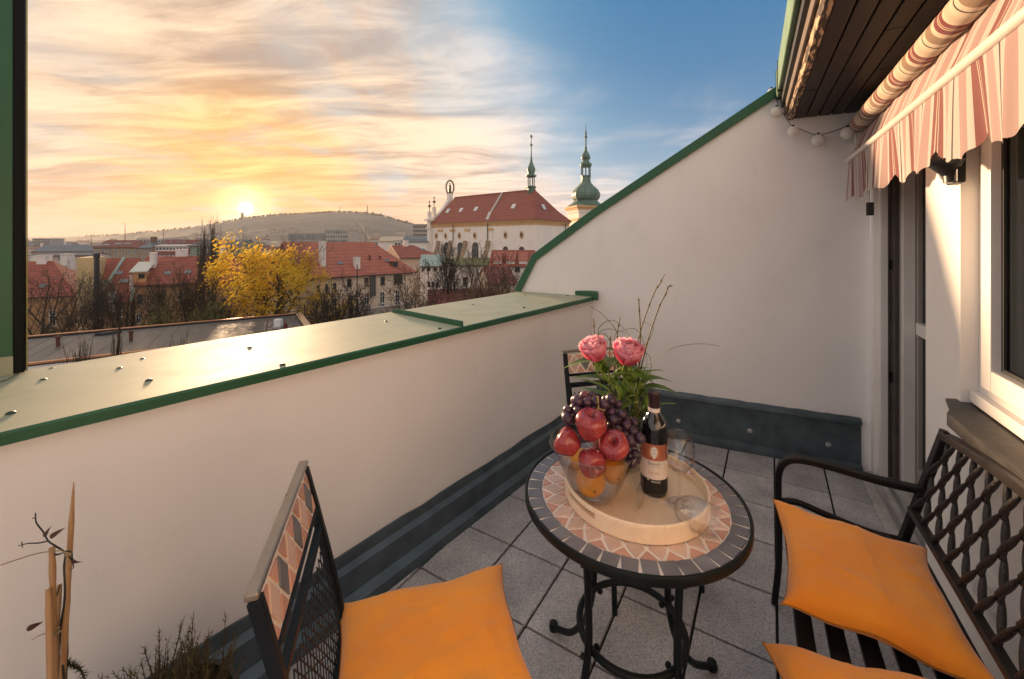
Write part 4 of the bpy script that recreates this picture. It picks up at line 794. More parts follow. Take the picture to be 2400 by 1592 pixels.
# ------------------------------------------------------------------ chairs, bench, cushions, plants
mesh_iron = M('dark_mesh_steel', (.009, .013, .018), rough=.48, var=.2, vs=20, spec=.22)
def chair(origin, fdir, label, tname='mosaic_chair'):
    f = Vector((fdir[0], fdir[1], 0)).normalized(); rt = Vector((f.y, -f.x, 0)); O = Vector((origin[0], origin[1], 0))
    def w(x, y, z): return O + rt * x + f * y + UP * z
    r = thing(tname, O, label, 'chair', 'mosaic chairs at the table'); hw = .197
    def by(z): return -.205 - .100 * (max(0, z - .44) / .46) ** 1.15
    for sx in (-1, 1):
        P = [w(sx * hw, by(z), z) for z in (.30, .44, .55, .67, .78, .885)]
        b = MB()
        for i in range(len(P) - 1): b.beam(P[i] - (P[i + 1] - P[i]) * .02, P[i + 1] + (P[i + 1] - P[i]) * .02, .020, .022, up=f)
        b.build('back_post', mesh_iron, r, bevel=.003)
        b = MB(); b.tube([w(sx * hw, -.21, .30), w(sx * hw * 1.02, -.25, .15), w(sx * hw * 1.04, -.29, 0)], .011, 8); b.build('leg', mesh_iron, r, smooth=50)
        b = MB(); b.tube([w(sx * hw, .19, .43), w(sx * hw * 1.02, .21, .2), w(sx * hw * 1.03, .225, 0)], .011, 8); b.build('leg', mesh_iron, r, smooth=50)
    def P(u, v, d=0):   # point of the back at width u, height v, d proud to the front
        return w(u, by(v) + d, v)
    b = MB(); b.beam(P(-hw - .012, .897), P(hw + .012, .897), .022, .014, up=UP); b.build('top_rail', M('top_rail_painted_sheen', (.24, .20, .165), rough=.3, metal=.5, col2=(.32, .27, .22), vs=10), r, bevel=.004)  # paler than the posts: its cream reflection is put into the colour
    for z in (.782, .737):
        b = MB(); b.beam(P(-hw + .01, z), P(hw - .01, z), .016, .014); b.build('cross_rail', mesh_iron, r, bevel=.002)
    b = MB(); b.hexa([P(-hw + .01, .789, -.006), P(hw - .01, .789, -.006), P(hw - .01, .789, .004), P(-hw + .01, .789, .004), P(-hw + .01, .884, -.006), P(hw - .01, .884, -.006), P(hw - .01, .884, .004), P(-hw + .01, .884, .004)])
    band = b.build('tile_band', grout, r)
    def tile(pts, mat, nm):
        q = [P(u, v, .0035) for u, v in pts]; e = [P(u, v, .0075) for u, v in pts]; k = len(q); m = MB(); m.add(q + e, [(i, (i + 1) % k, k + (i + 1) % k, k + i) for i in range(k)] + [tuple(range(k, 2 * k))]); m.build(nm, mat, band, bevel=.001)
    n = 6; W = 2 * (hw - .016); p = W / n; z0, z1 = .794, .879; zm = (z0 + z1) / 2; g = .0085
    for i in range(n):
        u = -W / 2 + p * (i + .5); tile([(u, z0 + .003), (u + p / 2 - g * .55, zm), (u, z1 - .003), (u - p / 2 + g * .55, zm)], slate if i % 2 == 0 else rose, 'diamond_tile')
    for i in range(n - 1):
        u = -W / 2 + p * (i + 1); tile([(u - p / 2 + g, z0), (u + p / 2 - g, z0), (u, zm - g * 1.2)], terra, 'triangle_tile'); tile([(u - p / 2 + g, z1), (u, zm + g * 1.2), (u + p / 2 - g, z1)], terra, 'triangle_tile')
    for sx in (-1, 1):
        u = sx * W / 2; tile([(u, z0), (u - sx * (p / 2 - g), z0), (u, zm - g * 1.2)], terra, 'triangle_tile'); tile([(u, z1), (u, zm + g * 1.2), (u - sx * (p / 2 - g), z1)], terra, 'triangle_tile')
    # expanded metal: frame and diamond lattice as one sheet
    b = MB(); u0, u1, v0, v1 = -hw + .012, hw - .012, .47, .728
    for a, c in (((u0, v0), (u1, v0)), ((u1, v0), (u1, v1)), ((u1, v1), (u0, v1)), ((u0, v1), (u0, v0))): b.beam(P(*a), P(*c), .012, .012, up=f)
    b.build('panel_frame', mesh_iron, r)
    b = MB(); cw, chh = .012, .038; nu = int((u1 - u0) / cw); nv = int((v1 - v0) / chh)
    for i in range(nu):
        for j in range(nv * 2):
            x0 = u0 + cw * i; y0 = v0 + chh / 2 * j
            if (i + j) % 2: a, c = (x0, y0), (x0 + cw, y0 + chh / 2)
            else: a, c = (x0 + cw, y0), (x0, y0 + chh / 2)
            A, B = P(*a), P(*c); s = (B - A).cross(f).normalized() * .0012; b.hexa([A - s - f * .0012, A + s - f * .0012, B + s - f * .0012, B - s - f * .0012, A - s + f * .0012, A + s + f * .0012, B + s + f * .0012, B - s + f * .0012])
    b.build('mesh_panel', mesh_iron, r)
    b = MB(); b.hexa([w(-hw, -.2, .425), w(hw, -.2, .425), w(hw, .2, .425), w(-hw, .2, .425), w(-hw, -.2, .437), w(hw, -.2, .437), w(hw, .2, .437), w(-hw, .2, .437)]); b.build('seat', mesh_iron, r, bevel=.004)
    return w
linen = M('orange_linen', (.90, .275, .010), rough=.85, col2=(.95, .33, .016), vs=5, bump=.12, bs=420, sheen=.35)
N_, L_, b_ = nodes(linen); bp0 = [x for x in N_ if x.type == 'BUMP'][0]; wn_ = N_.new('ShaderNodeTexNoise'); wn_.inputs['Scale'].default_value = 6; wn_.inputs['Detail'].default_value = 4; wn_.inputs['Distortion'].default_value = 2.2; bp2 = N_.new('ShaderNodeBump'); bp2.inputs['Strength'].default_value = .38; bp2.inputs['Distance'].default_value = .02; tc_ = N_.new('ShaderNodeTexCoord'); L_.new(tc_.outputs['Object'], wn_.inputs['Vector']); L_.new(wn_.outputs[0], bp2.inputs['Height']); L_.new(bp2.outputs[0], bp0.inputs['Normal'])
def cushion(c, ax, ay, h, seed, label, tilt=0, name='cushion', pinch=.10, folds=()):
    c, ax, ay = Vector(c), Vector(ax), Vector(ay); nz = ax.cross(ay).normalized()
    if nz.z < 0: nz = -nz
    n = 56; T = []; Bt = []
    q = random.Random(seed); ox, oy = q.uniform(0, 50), q.uniform(0, 50)
    for i in range(n + 1):
        for j in range(n + 1):
            u = -1 + 2 * i / n; v = -1 + 2 * j / n
            # sides drawn in between the corners
            uu = u * (1 - pinch * (1 - v * v) * abs(u) ** 3 * .9 + .03 * (abs(v) ** 8)); vv = v * (1 - pinch * (1 - u * u) * abs(v) ** 3 * .9 + .03 * (abs(u) ** 8))
            prof = ((1 - u ** 4) * (1 - v ** 4)) ** .45
            wr = .13 * noise.noise(Vector((u * 1.6 + ox, v * 1.6 + oy, 0))) + .10 * noise.noise(Vector((u * 4 + ox, v * 4 + oy, 3))) 
            rad_f = math.atan2(v, u); edge = max(abs(u), abs(v)); cr = .05 * math.sin(rad_f * 23 + 3 * noise.noise(Vector((u * 2 + ox, v * 2, 1)))) * max(0, edge - .55) ** 1.5 * prof
            fl = 0
            for (a, o, wd, am) in folds:
                d = u * math.cos(a) + v * math.sin(a) - o; fl += am * math.exp(-(d / wd) ** 2)
            ht = h * (prof * (1 + wr) + cr * 1.2 + fl * prof)
            base = c + ax * uu + ay * vv + nz * (.006 * math.sin(u * 7 + seed) * abs(v) ** 6 + .006 * math.sin(v * 6 + seed) * abs(u) ** 6)
            T.append(base + nz * (ht + .0012)); Bt.append(base - nz * (h * .55 * prof + .0012))
    b = MB(); k = n + 1; N = k * k; fs = []
    for i in range(n):
        for j in range(n):
            fs.append((i * k + j, (i + 1) * k + j, (i + 1) * k + j + 1, i * k + j + 1)); fs.append((N + i * k + j, N + i * k + j + 1, N + (i + 1) * k + j + 1, N + (i + 1) * k + j))
    bd = [(i, 0) for i in range(n)] + [(n, j) for j in range(n)] + [(i, n) for i in range(n, 0, -1)] + [(0, j) for j in range(n, 0, -1)]
    for m in range(len(bd)):
        a, e = bd[m], bd[(m + 1) % len(bd)]; ia, ie = a[0] * k + a[1], e[0] * k + e[1]; fs.append((ia, ie, N + ie, N + ia))
    b.add(T + Bt, fs); r = thing(name, c, label, 'cushion'); cv = b.build('cover', linen, r, smooth=75)
    seam = MB(); P = [(T[a[0] * k + a[1]] + Bt[a[0] * k + a[1]]) / 2 for a in bd]; P.append(P[0]); seam.tube(P, .0022, 5, cap=False); seam.build('seam', M('orange_seam', (.52, .18, .012), rough=.9), r, smooth=60)
    return r
w1 = chair((-.188, .938), (.957, .289), 'iron chair with mosaic band beside the parapet, orange cushion on its seat')
cushion(w1(0, .005, .492), Vector((.289, -.957, 0)) * .218, Vector((.957, .289, 0)) * .222, .052, 3, 'square orange linen cushion on the chair beside the parapet', folds=((.3, .2, .03, .05), (1.9, -.3, .025, .04), (1.2, .55, .03, .05)))
chair((.5436, 1.868), (.257, -.966), 'iron chair with mosaic band behind the table, in the corner of the white walls')

def bench():
    r = thing('garden_bench', hp(.32, 1.3, 0), 'black metal garden bench with lattice back along the house wall', 'bench')
    s0, s1 = .55, 1.95; bm = M('black_bench_paint', (.008, .0075, .008), rough=.42, var=.2, vs=16, spec=.25); brz = M('bench_rail_brown', (.026, .020, .018), rough=.42, var=.25, vs=14, spec=.3)
    for i in range(6):
        a = .125 + i * .071; b = MB(); b.prism([hp(a - .021, s0, .405), hp(a + .021, s0, .405), hp(a + .021, s1 - .02, .405), hp(a - .021, s1 - .02, .405)], UP * .016); b.build('slat', bm, r, bevel=.003)
    for s in (s0, s1):
        arm = MB(); P = spline([hp(.515, s, .600), hp(.40, s, .600), hp(.26, s, .612), hp(.165, s, .612), hp(.118, s, .590), hp(.098, s, .54), hp(.096, s, .44), hp(.098, s, .2), hp(.082, s, .005)], 7); n = len(P); ws = [.036 if i < n * .55 else .036 - .014 * min(1, (i - n * .55) / (n * .15)) for i in range(n)]
        vs = []
        for i, p in enumerate(P):
            d = (P[min(i + 1, n - 1)] - P[max(i - 1, 0)]).normalized(); side = HD; nm = d.cross(side).normalized()
            vs += [p - side * ws[i] / 2 - nm * .011, p + side * ws[i] / 2 - nm * .011, p + side * ws[i] / 2 + nm * .011, p - side * ws[i] / 2 + nm * .011]
        arm.add(vs, [(i * 4 + j, i * 4 + (j + 1) % 4, i * 4 + 4 + (j + 1) % 4, i * 4 + 4 + j) for i in range(n - 1) for j in range(4)] + [(0, 1, 2, 3), (n * 4 - 4, n * 4 - 3, n * 4 - 2, n * 4 - 1)]); arm.build('armrest', bm, r, smooth=40, bevel=.004)
        b = MB(); b.beam(hp(.455, s, .36), hp(.575, s, .82), .036, .022, up=HR); b.beam(hp(.455, s, .37), hp(.53, s, .0), .030, .022, up=HR); b.build('back_post', bm, r, bevel=.003)
        b = MB(); P = spline([hp(.10, s, .425), hp(.16, s, .440), hp(.26, s, .420), hp(.38, s, .402), hp(.47, s, .405)], 6); b.tube(P, .012, 8); b.build('seat_side', bm, r, smooth=50)
    def Bk(s, h):    # the back: h from bottom rail (0) to top rail (1), top arched
        u = (s - s0) / (s1 - s0); top = .800 + .075 * math.sin(math.pi * u) ** .9 if 0 < u < 1 else .800
        z = .525 + (top - .525) * h; return hp(.490 + .085 * h, s, z)
    n = 40; b = MB(); b.sweep([Bk(s0 + (s1 - s0) * i / n, 1) for i in range(n + 1)], .036, .026, HR); b.build('top_rail', brz, r, smooth=35, bevel=.003)
    b = MB(); b.beam(Bk(s0, 0), Bk(s1, 0), .026, .020); b.build('bottom_rail', brz, r, bevel=.003)
    lat = M('cast_lattice_iron', (.024, .020, .020), rough=.5, var=.35, vs=30, bump=.5, bs=160); pitch = .0925
    for fam in (1, -1):
        k = -4
        while True:
            sa = s0 + k * pitch; sb = sa + pitch * 2 * fam; k += 1
            if min(sa, sb) > s1 + .001: break
            pts = []; rr = []
            for i in range(25):
                h = i / 24; s = sa + (sb - sa) * h
                if s0 + .012 < s < s1 - .012:
                    ph = (h * 4) % 1; pts.append(Bk(s, .03 + .94 * h) + HR * (.006 * fam)); rr.append(.0035 + .0050 * math.sin(math.pi * ph) ** .8)
            if len(pts) > 3:
                b = MB(); b.tube(pts, rr, 7); b.build('lattice_bar', lat, r, smooth=60)
    src = None; rnd = random.Random(1)
    for j in range(1, 4):
        h = j / 4
        for k in range(-3, 20):
            s = s0 + k * pitch + (pitch * .5 if j % 2 else 0)
            if s0 + .02 < s < s1 - .02:
                if src is None: b = MB(); b.ring((0, 0, 0), .0095, .0048, 12, 7, ax=HD, ay=UP); src = b.build('knot', lat, None, smooth=70); src.parent = r; o = src
                else: o = bpy.data.objects.new('knot', src.data); COL.objects.link(o); o.parent = r
                o.location = Bk(s, .03 + .94 * h) - BASE[r]
bench()
cushion(hp(.282, 1.565, .472), HR * .205 - UP * .012, HD * .250, .050, 8, 'square orange linen cushion on the bench with a sharp corner by the far armrest', folds=((0, .12, .018, .10), (1.57, .05, .016, .08), (1.2, -.4, .03, .05)), pinch=.13)
cushion(hp(.262, 1.02, .470), HR * .185 + HD * .05, HD * .225 - HR * .045, .050, 12, 'second orange cushion on the bench, turned askew on the bare slats', folds=((.3, .1, .03, .06), (1.9, .2, .03, .05)), pinch=.13)

def plants():
    bam = M('bamboo_cane', (.36, .19, .085), rough=.5, col2=(.46, .27, .13), vs=12, stretch=(4, 4, .6)); dk = M('dark_bamboo_cane', (.10, .065, .04), rough=.6, var=.3, vs=14)
    c0 = at(140, 1592, .86); c0.z = 0
    pot = M('black_plant_pot', (.012, .012, .013), rough=.4)
    r = thing('tall_planter', (c0.x, c0.y, 0), 'black planter holding bamboo canes by the parapet', 'planter'); b = MB(); b.lathe([(0, .0), (.10, .0), (.125, .26), (.130, .27), (.118, .27), (.112, .24), (0, .24)], (c0.x, c0.y, 0), 32); b.build('pot', pot, r, smooth=40)
    b = MB(); b.lathe([(0, .248), (.111, .245), (.1, .23), (0, .23)], (c0.x, c0.y, 0), 24); b.build('soil', M('soil', (.03, .022, .016), rough=.95, bump=.8, bs=60), r)
    S = [((146, 1592), (173, 1130), .86, .0062, bam, 'longest split bamboo cane in the planter'), ((128, 1592), (122, 1283), .84, .0068, bam, 'pale bamboo cane with a knot near its top'), ((118, 1592), (114, 1381), .82, .0068, bam, 'short pale bamboo cane cut level, nearest the shorter dark one'), ((150, 1592), (159, 1314), .88, .0062, dk, 'dark bamboo cane leaning on the longest one'), ((134, 1592), (130, 1380), .87, .0058, dk, 'short dark bamboo cane between the pale ones'), ((126, 1592), (140, 1370), .855, .0055, bam, 'thin leaning cane wrapped with dry stems')]
    for (x0, y0), (x1, y1), Y, R, mt, lab in S:
        a, e = at(x0, y0, Y), at(x1, y1, Y + .03); g = a + (a - e).normalized() * ((a.z - .22) / abs((a - e).normalized().z)); n = 26; P = [g + (e - g) * i / n for i in range(n + 1)]; rr = [R * (1.16 if i % 7 == 3 else 1) * (1 - .25 * i / n) for i in range(n + 1)]
        if 'split' in lab: rr[-1] = .0008; rr[-2] = R * .4; rr[-3] = R * .55
        b = MB(); b.tube(P, rr, 9); o = b.build('bamboo_cane', mt, loc=g, smooth=60); tag(o, lab, 'cane', 'bamboo canes in the planter')
    vm_ = M('dry_vine', (.018, .022, .018), rough=.6); Yv = .855
    r = thing('dry_vine', at(150, 1300, Yv), 'dry dark climber twining round the bamboo canes', 'vine')
    def br(pts, R, nm='tendril'):
        P = spline([at(x, y, Yv + .012 * math.sin(i * 2)) for i, (x, y) in enumerate(pts)], 6); b = MB(); b.tube(P, [R * (1 - .5 * i / len(P)) for i in range(len(P))], 6); b.build(nm, vm_, r, smooth=60)
    br([(150, 1592), (142, 1480), (152, 1400), (150, 1330), (152, 1297), (130, 1280), (113, 1268), (100, 1245), (85, 1225), (83, 1203)], .0022, 'stem'); br([(113, 1268), (90, 1273), (65, 1274), (43, 1280)], .0016); br([(77, 1215), (84, 1213)], .0012); br([(51, 1272), (53, 1284)], .0012); br([(128, 1300), (140, 1299), (155, 1292), (168, 1296), (170, 1310), (180, 1318)], .0018); br([(152, 1297), (166, 1310), (172, 1330), (163, 1336)], .0014); br([(120, 1432), (135, 1390), (140, 1372)], .0018)
    def straw(pts, R):
        P = spline([at(x, y, Yv - .01) for x, y in pts], 6); b = MB(); b.tube(P, R, 5); b.build('tie', M('straw_tie', (.30, .22, .11), rough=.8), r)
    straw([(148, 1292), (158, 1300), (168, 1297), (158, 1304), (150, 1300)], .0014); straw([(110, 1478), (125, 1486), (143, 1478), (128, 1490), (118, 1482), (140, 1470)], .0014); straw([(112, 1484), (92, 1490), (75, 1500)], .001); straw([(2, 1325), (40, 1312), (90, 1297), (145, 1290)], .0012)
    lf = leaf_mesh('leaf', .018, .006, 1.2, M('dead_leaf', (.07, .03, .02), rough=.8, var=.2))
    for x, y, d in ((62, 1476, (1, .2, .4)), (172, 1312, (.4, -.2, -1)), (118, 1262, (.5, 0, .8)), (108, 1258, (-.4, 0, .8))): put(lf, r, at(x, y, Yv), d, (0, -1, .4), .9, 'leaf')
    bpy.data.objects.remove(lf)
    # conifer shrub in a low pot
    c = atz(372, 1592, .42); c = Vector((c.x * .98, c.y * .98, 0)); c = Vector((-.79, .91, -.05))
    r = thing('conifer_shrub', c, 'shaggy olive conifer shrub in a black pot at the foot of the parapet', 'shrub')
    b = MB(); b.lathe([(0, 0), (.11, 0), (.140, .40), (.150, .415), (.150, .43), (.138, .43), (.13, .40), (0, .40)], c, 40); b.build('pot', pot, r, smooth=40)
    fm = M('conifer_needles', (.055, .055, .016), rough=.7, col2=(.12, .09, .035), vs=14, trans=.15); tm = M('conifer_twig', (.06, .035, .02), rough=.8); rnd = random.Random(6)
    fo = MB(); st = MB()
    for k in range(220):
        a = rnd.uniform(0, 6.28); el = rnd.uniform(.1, 1.5); L = rnd.uniform(.06, .125); d = Vector((math.cos(a) * math.cos(el) * 1.2, math.sin(a) * math.cos(el) * 1.2, math.sin(el)))
        p0 = c + Vector((rnd.uniform(-.08, .08), rnd.uniform(-.08, .08), .40)); P = [p0 + d * L * t + Vector((0, 0, .05 * t * t)) for t in (0, .35, .7, 1)]; st.tube(P, [.003, .0022, .0015, .0006], 4)
        for i in range(46):
            t = rnd.uniform(.25, 1.03); p = p0 + d * L * t + Vector((0, 0, .05 * t * t)); q = Vector((rnd.uniform(-1, 1), rnd.uniform(-1, 1), rnd.uniform(-.2, 1))).normalized() + d * .9; q.normalize(); ln = rnd.uniform(.010, .022); s = q.orthogonal().normalized() * .0008
            fo.add([p - s, p + s, p + q * ln], [(0, 1, 2)])
    st.build('twigs', tm, r); tag(fo.build('needles', fm, r), kind='stuff')
    # a small stray sprig beside the canes
    r = thing('conifer_sprig', c + Vector((-.2, -.02, .38)), 'small dark conifer sprig between the canes and the shrub', 'shrub'); fo = MB(); st = MB()
    P = spline([at(206, 1620, .88), at(190, 1572, .88), at(168, 1560, .88), at(155, 1556, .88)], 6); st.tube(P, .0018, 5)
    for p in P:
        for i in range(14):
            q = Vector((rnd.uniform(-1, 1), rnd.uniform(-1, 1), rnd.uniform(-.5, 1))).normalized(); s = q.orthogonal().normalized() * .0009; fo.add([p - s, p + s, p + q * rnd.uniform(.008, .018)], [(0, 1, 2)])
    st.build('stem', tm, r); tag(fo.build('needles', M('dark_needles', (.02, .028, .014), rough=.7), r), kind='stuff')
plants()
# ------------------------------------------------------------------ the town below and behind
GZ = -15.0
def roof_mat(name, c1, c2, rows=3.6):
    m = M(name, c1, rough=.75, col2=c2, vs=.9); rows *= .62; N, L, b = nodes(m); src = b.inputs['Base Color'].links[0].from_socket
    g = N.new('ShaderNodeNewGeometry'); s = N.new('ShaderNodeSeparateXYZ'); L.new(g.outputs['Position'], s.inputs[0])
    mu = N.new('ShaderNodeMath'); mu.operation = 'MULTIPLY'; mu.inputs[1].default_value = rows; L.new(s.outputs[2], mu.inputs[0])
    fr = N.new('ShaderNodeMath'); fr.operation = 'FRACT'; L.new(mu.outputs[0], fr.inputs[0])
    n2 = N.new('ShaderNodeTexNoise'); n2.inputs['Scale'].default_value = 9; n2.inputs['Detail'].default_value = 3; L.new(g.outputs['Position'], n2.inputs['Vector'])
    mx = N.new('ShaderNodeMix'); mx.data_type = 'RGBA'; mx.blend_type = 'MULTIPLY'; mx.inputs[0].default_value = .5; L.new(src, mx.inputs[6]); r = N.new('ShaderNodeMapRange'); r.inputs[1].default_value = .25; r.inputs[2].default_value = .75; r.inputs[3].default_value = .45; r.inputs[4].default_value = 1.35; L.new(n2.outputs[0], r.inputs[0]); L.new(r.outputs[0], mx.inputs[7]); jt = N.new('ShaderNodeMapRange'); jt.inputs[1].default_value = .0; jt.inputs[2].default_value = .30; jt.inputs[3].default_value = .62; jt.inputs[4].default_value = 1.0; L.new(fr.outputs[0], jt.inputs[0]); mj = N.new('ShaderNodeMix'); mj.data_type = 'RGBA'; mj.blend_type = 'MULTIPLY'; mj.inputs[0].default_value = 1; L.new(mx.outputs[2], mj.inputs[6]); L.new(jt.outputs[0], mj.inputs[7]); L.new(mj.outputs[2], b.inputs['Base Color'])
    bp = N.new('ShaderNodeBump'); bp.inputs['Strength'].default_value = 1; bp.inputs['Distance'].default_value = .10; bp.invert = True; L.new(fr.outputs[0], bp.inputs['Height']); L.new(bp.outputs[0], b.inputs['Normal']); return m
red_roof = roof_mat('red_tile_roof', (.25, .058, .034), (.34, .09, .052))
dred_roof = roof_mat('dark_red_tile_roof', (.16, .041, .034), (.23, .064, .047))
lred_roof = roof_mat('weathered_red_tile_roof', (.34, .095, .058), (.43, .135, .08))
grey_roof = M('grey_slate_roof', (.10, .105, .12), rough=.6, var=.2, vs=.5)
blue_roof = M('blue_grey_metal_roof', (.075, .10, .13), rough=.5, var=.15, vs=.4)
def facade(name, c, c2): return M(name, c, rough=.9, col2=c2, vs=.35, bump=.2, bs=6)
ochre = facade('ochre_stucco', (.43, .25, .12), (.32, .18, .085)); orange_f = facade('orange_stucco', (.60, .33, .15), (.48, .26, .12)); beige = facade('beige_stucco', (.36, .29, .22), (.29, .23, .17)); cream = facade('cream_stucco', (.70, .57, .44), (.60, .48, .37)); whit = facade('white_stucco', (.84, .78, .72), (.74, .68, .62)); pinkf = facade('pale_pink_stucco', (.58, .45, .40), (.50, .38, .33)); greenf = facade('green_grey_stucco', (.22, .30, .24), (.18, .25, .20)); yelf = facade('yellow_stucco', (.62, .46, .24), (.52, .38, .19))
wtrim = M('white_window_paint', (.70, .68, .66), rough=.6); dtrim = M('dark_window_frame', (.10, .085, .07), rough=.6)
wglass = M('far_window_glass', (.025, .035, .045), rough=.08, spec=.8); chim = M('whitewashed_chimney', (.70, .66, .62), rough=.9, var=.12, vs=1.2)
copper = M('verdigris_copper', (.24, .34, .29), rough=.7, col2=(.36, .43, .38), vs=1.5)
class House:
    def __init__(s, name, label, x0, x1, Y0, phi, eave, ridge, depth, wall, roof, hip0=0, hip1=0, base=GZ, cat='house', group=None, over=.45):
        s.phi = rad(phi); s.d = Vector((math.cos(s.phi), math.sin(s.phi), 0)); s.b = Vector((-math.sin(s.phi), math.cos(s.phi), 0)); p = at(x0, HYP, Y0); s.P0 = Vector((p.x, p.y, 0)); q = (x1 - CXP) / FPX
        s.L = (s.P0.x - q * s.P0.y) / (q * s.d.y - s.d.x); s.ze = EYE - (eave - HYP) / FPX * Y0; R = s.P0 + s.b * depth / 2; s.zr = EYE - (ridge - HYP) / FPX * R.y; s.W = depth
        s.root = thing(name, s.P0 + s.d * s.L / 2 + s.b * depth / 2 + UP * base, label, cat, group); s.base = base
        w = MB(); o = [s.pt(0, 0, base), s.pt(s.L, 0, base), s.pt(s.L, depth, base), s.pt(0, depth, base)]; t = s.ze - .02
        w.prism(o, UP * (t - base)); zr = s.zr - .12
        if hip0 == 0: w.prism([s.pt(.0, 0, t), s.pt(.0, depth, t), s.pt(.0, depth / 2, zr)], s.d * .3)
        if hip1 == 0: w.prism([s.pt(s.L - .3, 0, t), s.pt(s.L - .3, depth, t), s.pt(s.L - .3, depth / 2, zr)], s.d * .3)
        w.build('wall', wall, s.root)
        k = (s.zr - s.ze) / (depth / 2); zo = s.ze - k * over; e0 = -over * (1 if hip0 else .3); e1 = s.L + over * (1 if hip1 else .3); r = MB()
        A, B, C, D = s.pt(e0, -over, zo), s.pt(e1, -over, zo), s.pt(e1, depth + over, zo), s.pt(e0, depth + over, zo); R0, R1 = s.pt(e0 + hip0, depth / 2, s.zr), s.pt(e1 - hip1, depth / 2, s.zr); th = UP * .16
        V = [A, B, C, D, R0, R1]; r.add([v + th for v in V] + V, [(0, 1, 5, 4), (2, 3, 4, 5), (1, 2, 5), (3, 0, 4), (6, 10, 11, 7), (8, 11, 10, 9), (7, 11, 8), (9, 10, 6), (0, 6, 7, 1), (1, 7, 8, 2), (2, 8, 9, 3), (3, 9, 6, 0)]) if hip0 or hip1 else r.add([v + th for v in V] + V, [(0, 1, 5, 4), (2, 3, 4, 5), (7, 6, 10, 11), (9, 8, 11, 10), (0, 6, 7, 1), (2, 8, 9, 3), (1, 7, 11, 5), (5, 11, 8, 2), (0, 4, 10, 6), (4, 3, 9, 10)])
        s.roof = r.build('roof', roof, s.root); s.k = k
        g = MB(); g.beam(s.pt(e0, -over - .06, zo + .04), s.pt(e1, -over - .06, zo + .04), .14, .14); g.build('gutter', M('far_gutter', (.05, .04, .035), rough=.6), s.roof)
    def pt(s, a, o, z): return s.P0 + s.d * a + s.b * o + UP * z
    def fac(s, x, y):
        q = (x - CXP) / FPX; a = (s.P0.x - q * s.P0.y) / (q * s.d.y - s.d.x); Y = s.P0.y + a * s.d.y; return a, EYE - (y - HYP) / FPX * Y
    def roofpt(s, x, y):
        q = (x - CXP) / FPX; m = (y - HYP) / FPX; c = q * s.b.x + s.b.y; pb = s.P0.dot(s.b); Y = (EYE - s.ze + s.k * pb) / (s.k * c + m); p = Vector((q * Y, Y, 0)); v = p - s.P0; return v.dot(s.d), v.dot(s.b), EYE - m * Y
    def win(s, a0, a1, z0, z1, nx=2, ny=2, trim=None, sill=True):
        t = trim or wtrim; f = MB(); w = min(.09, (a1 - a0) * .08)
        def bx(x0, x1, y0, y1, o0, o1): f.prism([s.pt(x0, o0, y0), s.pt(x1, o0, y0), s.pt(x1, o1, y0), s.pt(x0, o1, y0)], UP * (y1 - y0))
        bx(a0, a0 + w, z0, z1, -.06, -.004); bx(a1 - w, a1, z0, z1, -.06, -.004); bx(a0 + w, a1 - w, z0, z0 + w, -.06, -.004); bx(a0 + w, a1 - w, z1 - w, z1, -.06, -.004)
        for i in range(1, nx): x = a0 + (a1 - a0) * i / nx; bx(x - w / 2, x + w / 2, z0 + w, z1 - w, -.055, -.004)
        for j in range(1, ny):
            z = z0 + (z1 - z0) * j / ny if ny != 2 else z0 + (z1 - z0) * .62
            for i in range(nx): bx(a0 + (a1 - a0) * i / nx + w * (1 if i == 0 else .5), a0 + (a1 - a0) * (i + 1) / nx - w * (1 if i == nx - 1 else .5), z - w / 2, z + w / 2, -.055, -.004)
        if sill: bx(a0 - .08, a1 + .08, z0 - .10, z0 - .003, -.16, -.004)
        fr = f.build('window', t, s.root); g = MB(); g.quad(s.pt(a0 + w * .5, -.025, z0 + w * .5), s.pt(a1 - w * .5, -.025, z0 + w * .5), s.pt(a1 - w * .5, -.025, z1 - w * .5), s.pt(a0 + w * .5, -.025, z1 - w * .5)); g.build('pane', wglass, fr); return fr
    def winpx(s, x0, y0, x1, y1, nx=2, ny=2, trim=None, sill=True):
        a0, zt = s.fac(x0, y0); a1, zb = s.fac(x1, y1); _, zt2 = s.fac((x0 + x1) / 2, y0); _, zb2 = s.fac((x0 + x1) / 2, y1); return s.win(a0, a1, zb2, zt2, nx, ny, trim, sill)
    def row(s, n, zt, zb, wf=.42, a0=None, a1=None, nx=2, trim=None):
        a0 = 0 if a0 is None else a0; a1 = s.L if a1 is None else a1
        for i in range(n):
            c = a0 + (a1 - a0) * (i + .5) / n; w = (a1 - a0) / n * wf / 2; s.win(c - w, c + w, zb, zt, nx, 1, trim, sill=False)
    def zy(s, y, x=None):
        return s.fac(x, y)[1] if x else EYE - (y - HYP) / FPX * s.P0.y
    def chimney(s, x0, x1, y0, y1, dep=.9, mat=None, name='chimney'):
        a, o, z = s.roofpt((x0 + x1) / 2, y1); p = s.pt(a, o, 0); Y = p.y; w = (x1 - x0) / FPX * Y / 2; h = (y1 - y0) / FPX * Y
        b = MB(); b.obox(s.pt(a, o + dep / 2, z + (h - 1.2) / 2), s.d * w, s.b * dep / 2, UP * (h + 1.2) / 2); ch = b.build(name, mat or chim, s.roof); b = MB(); b.obox(s.pt(a, o + dep / 2, z + h + .06), s.d * (w + .06), s.b * (dep / 2 + .06), UP * .06); b.build('cap', mat or chim, ch)
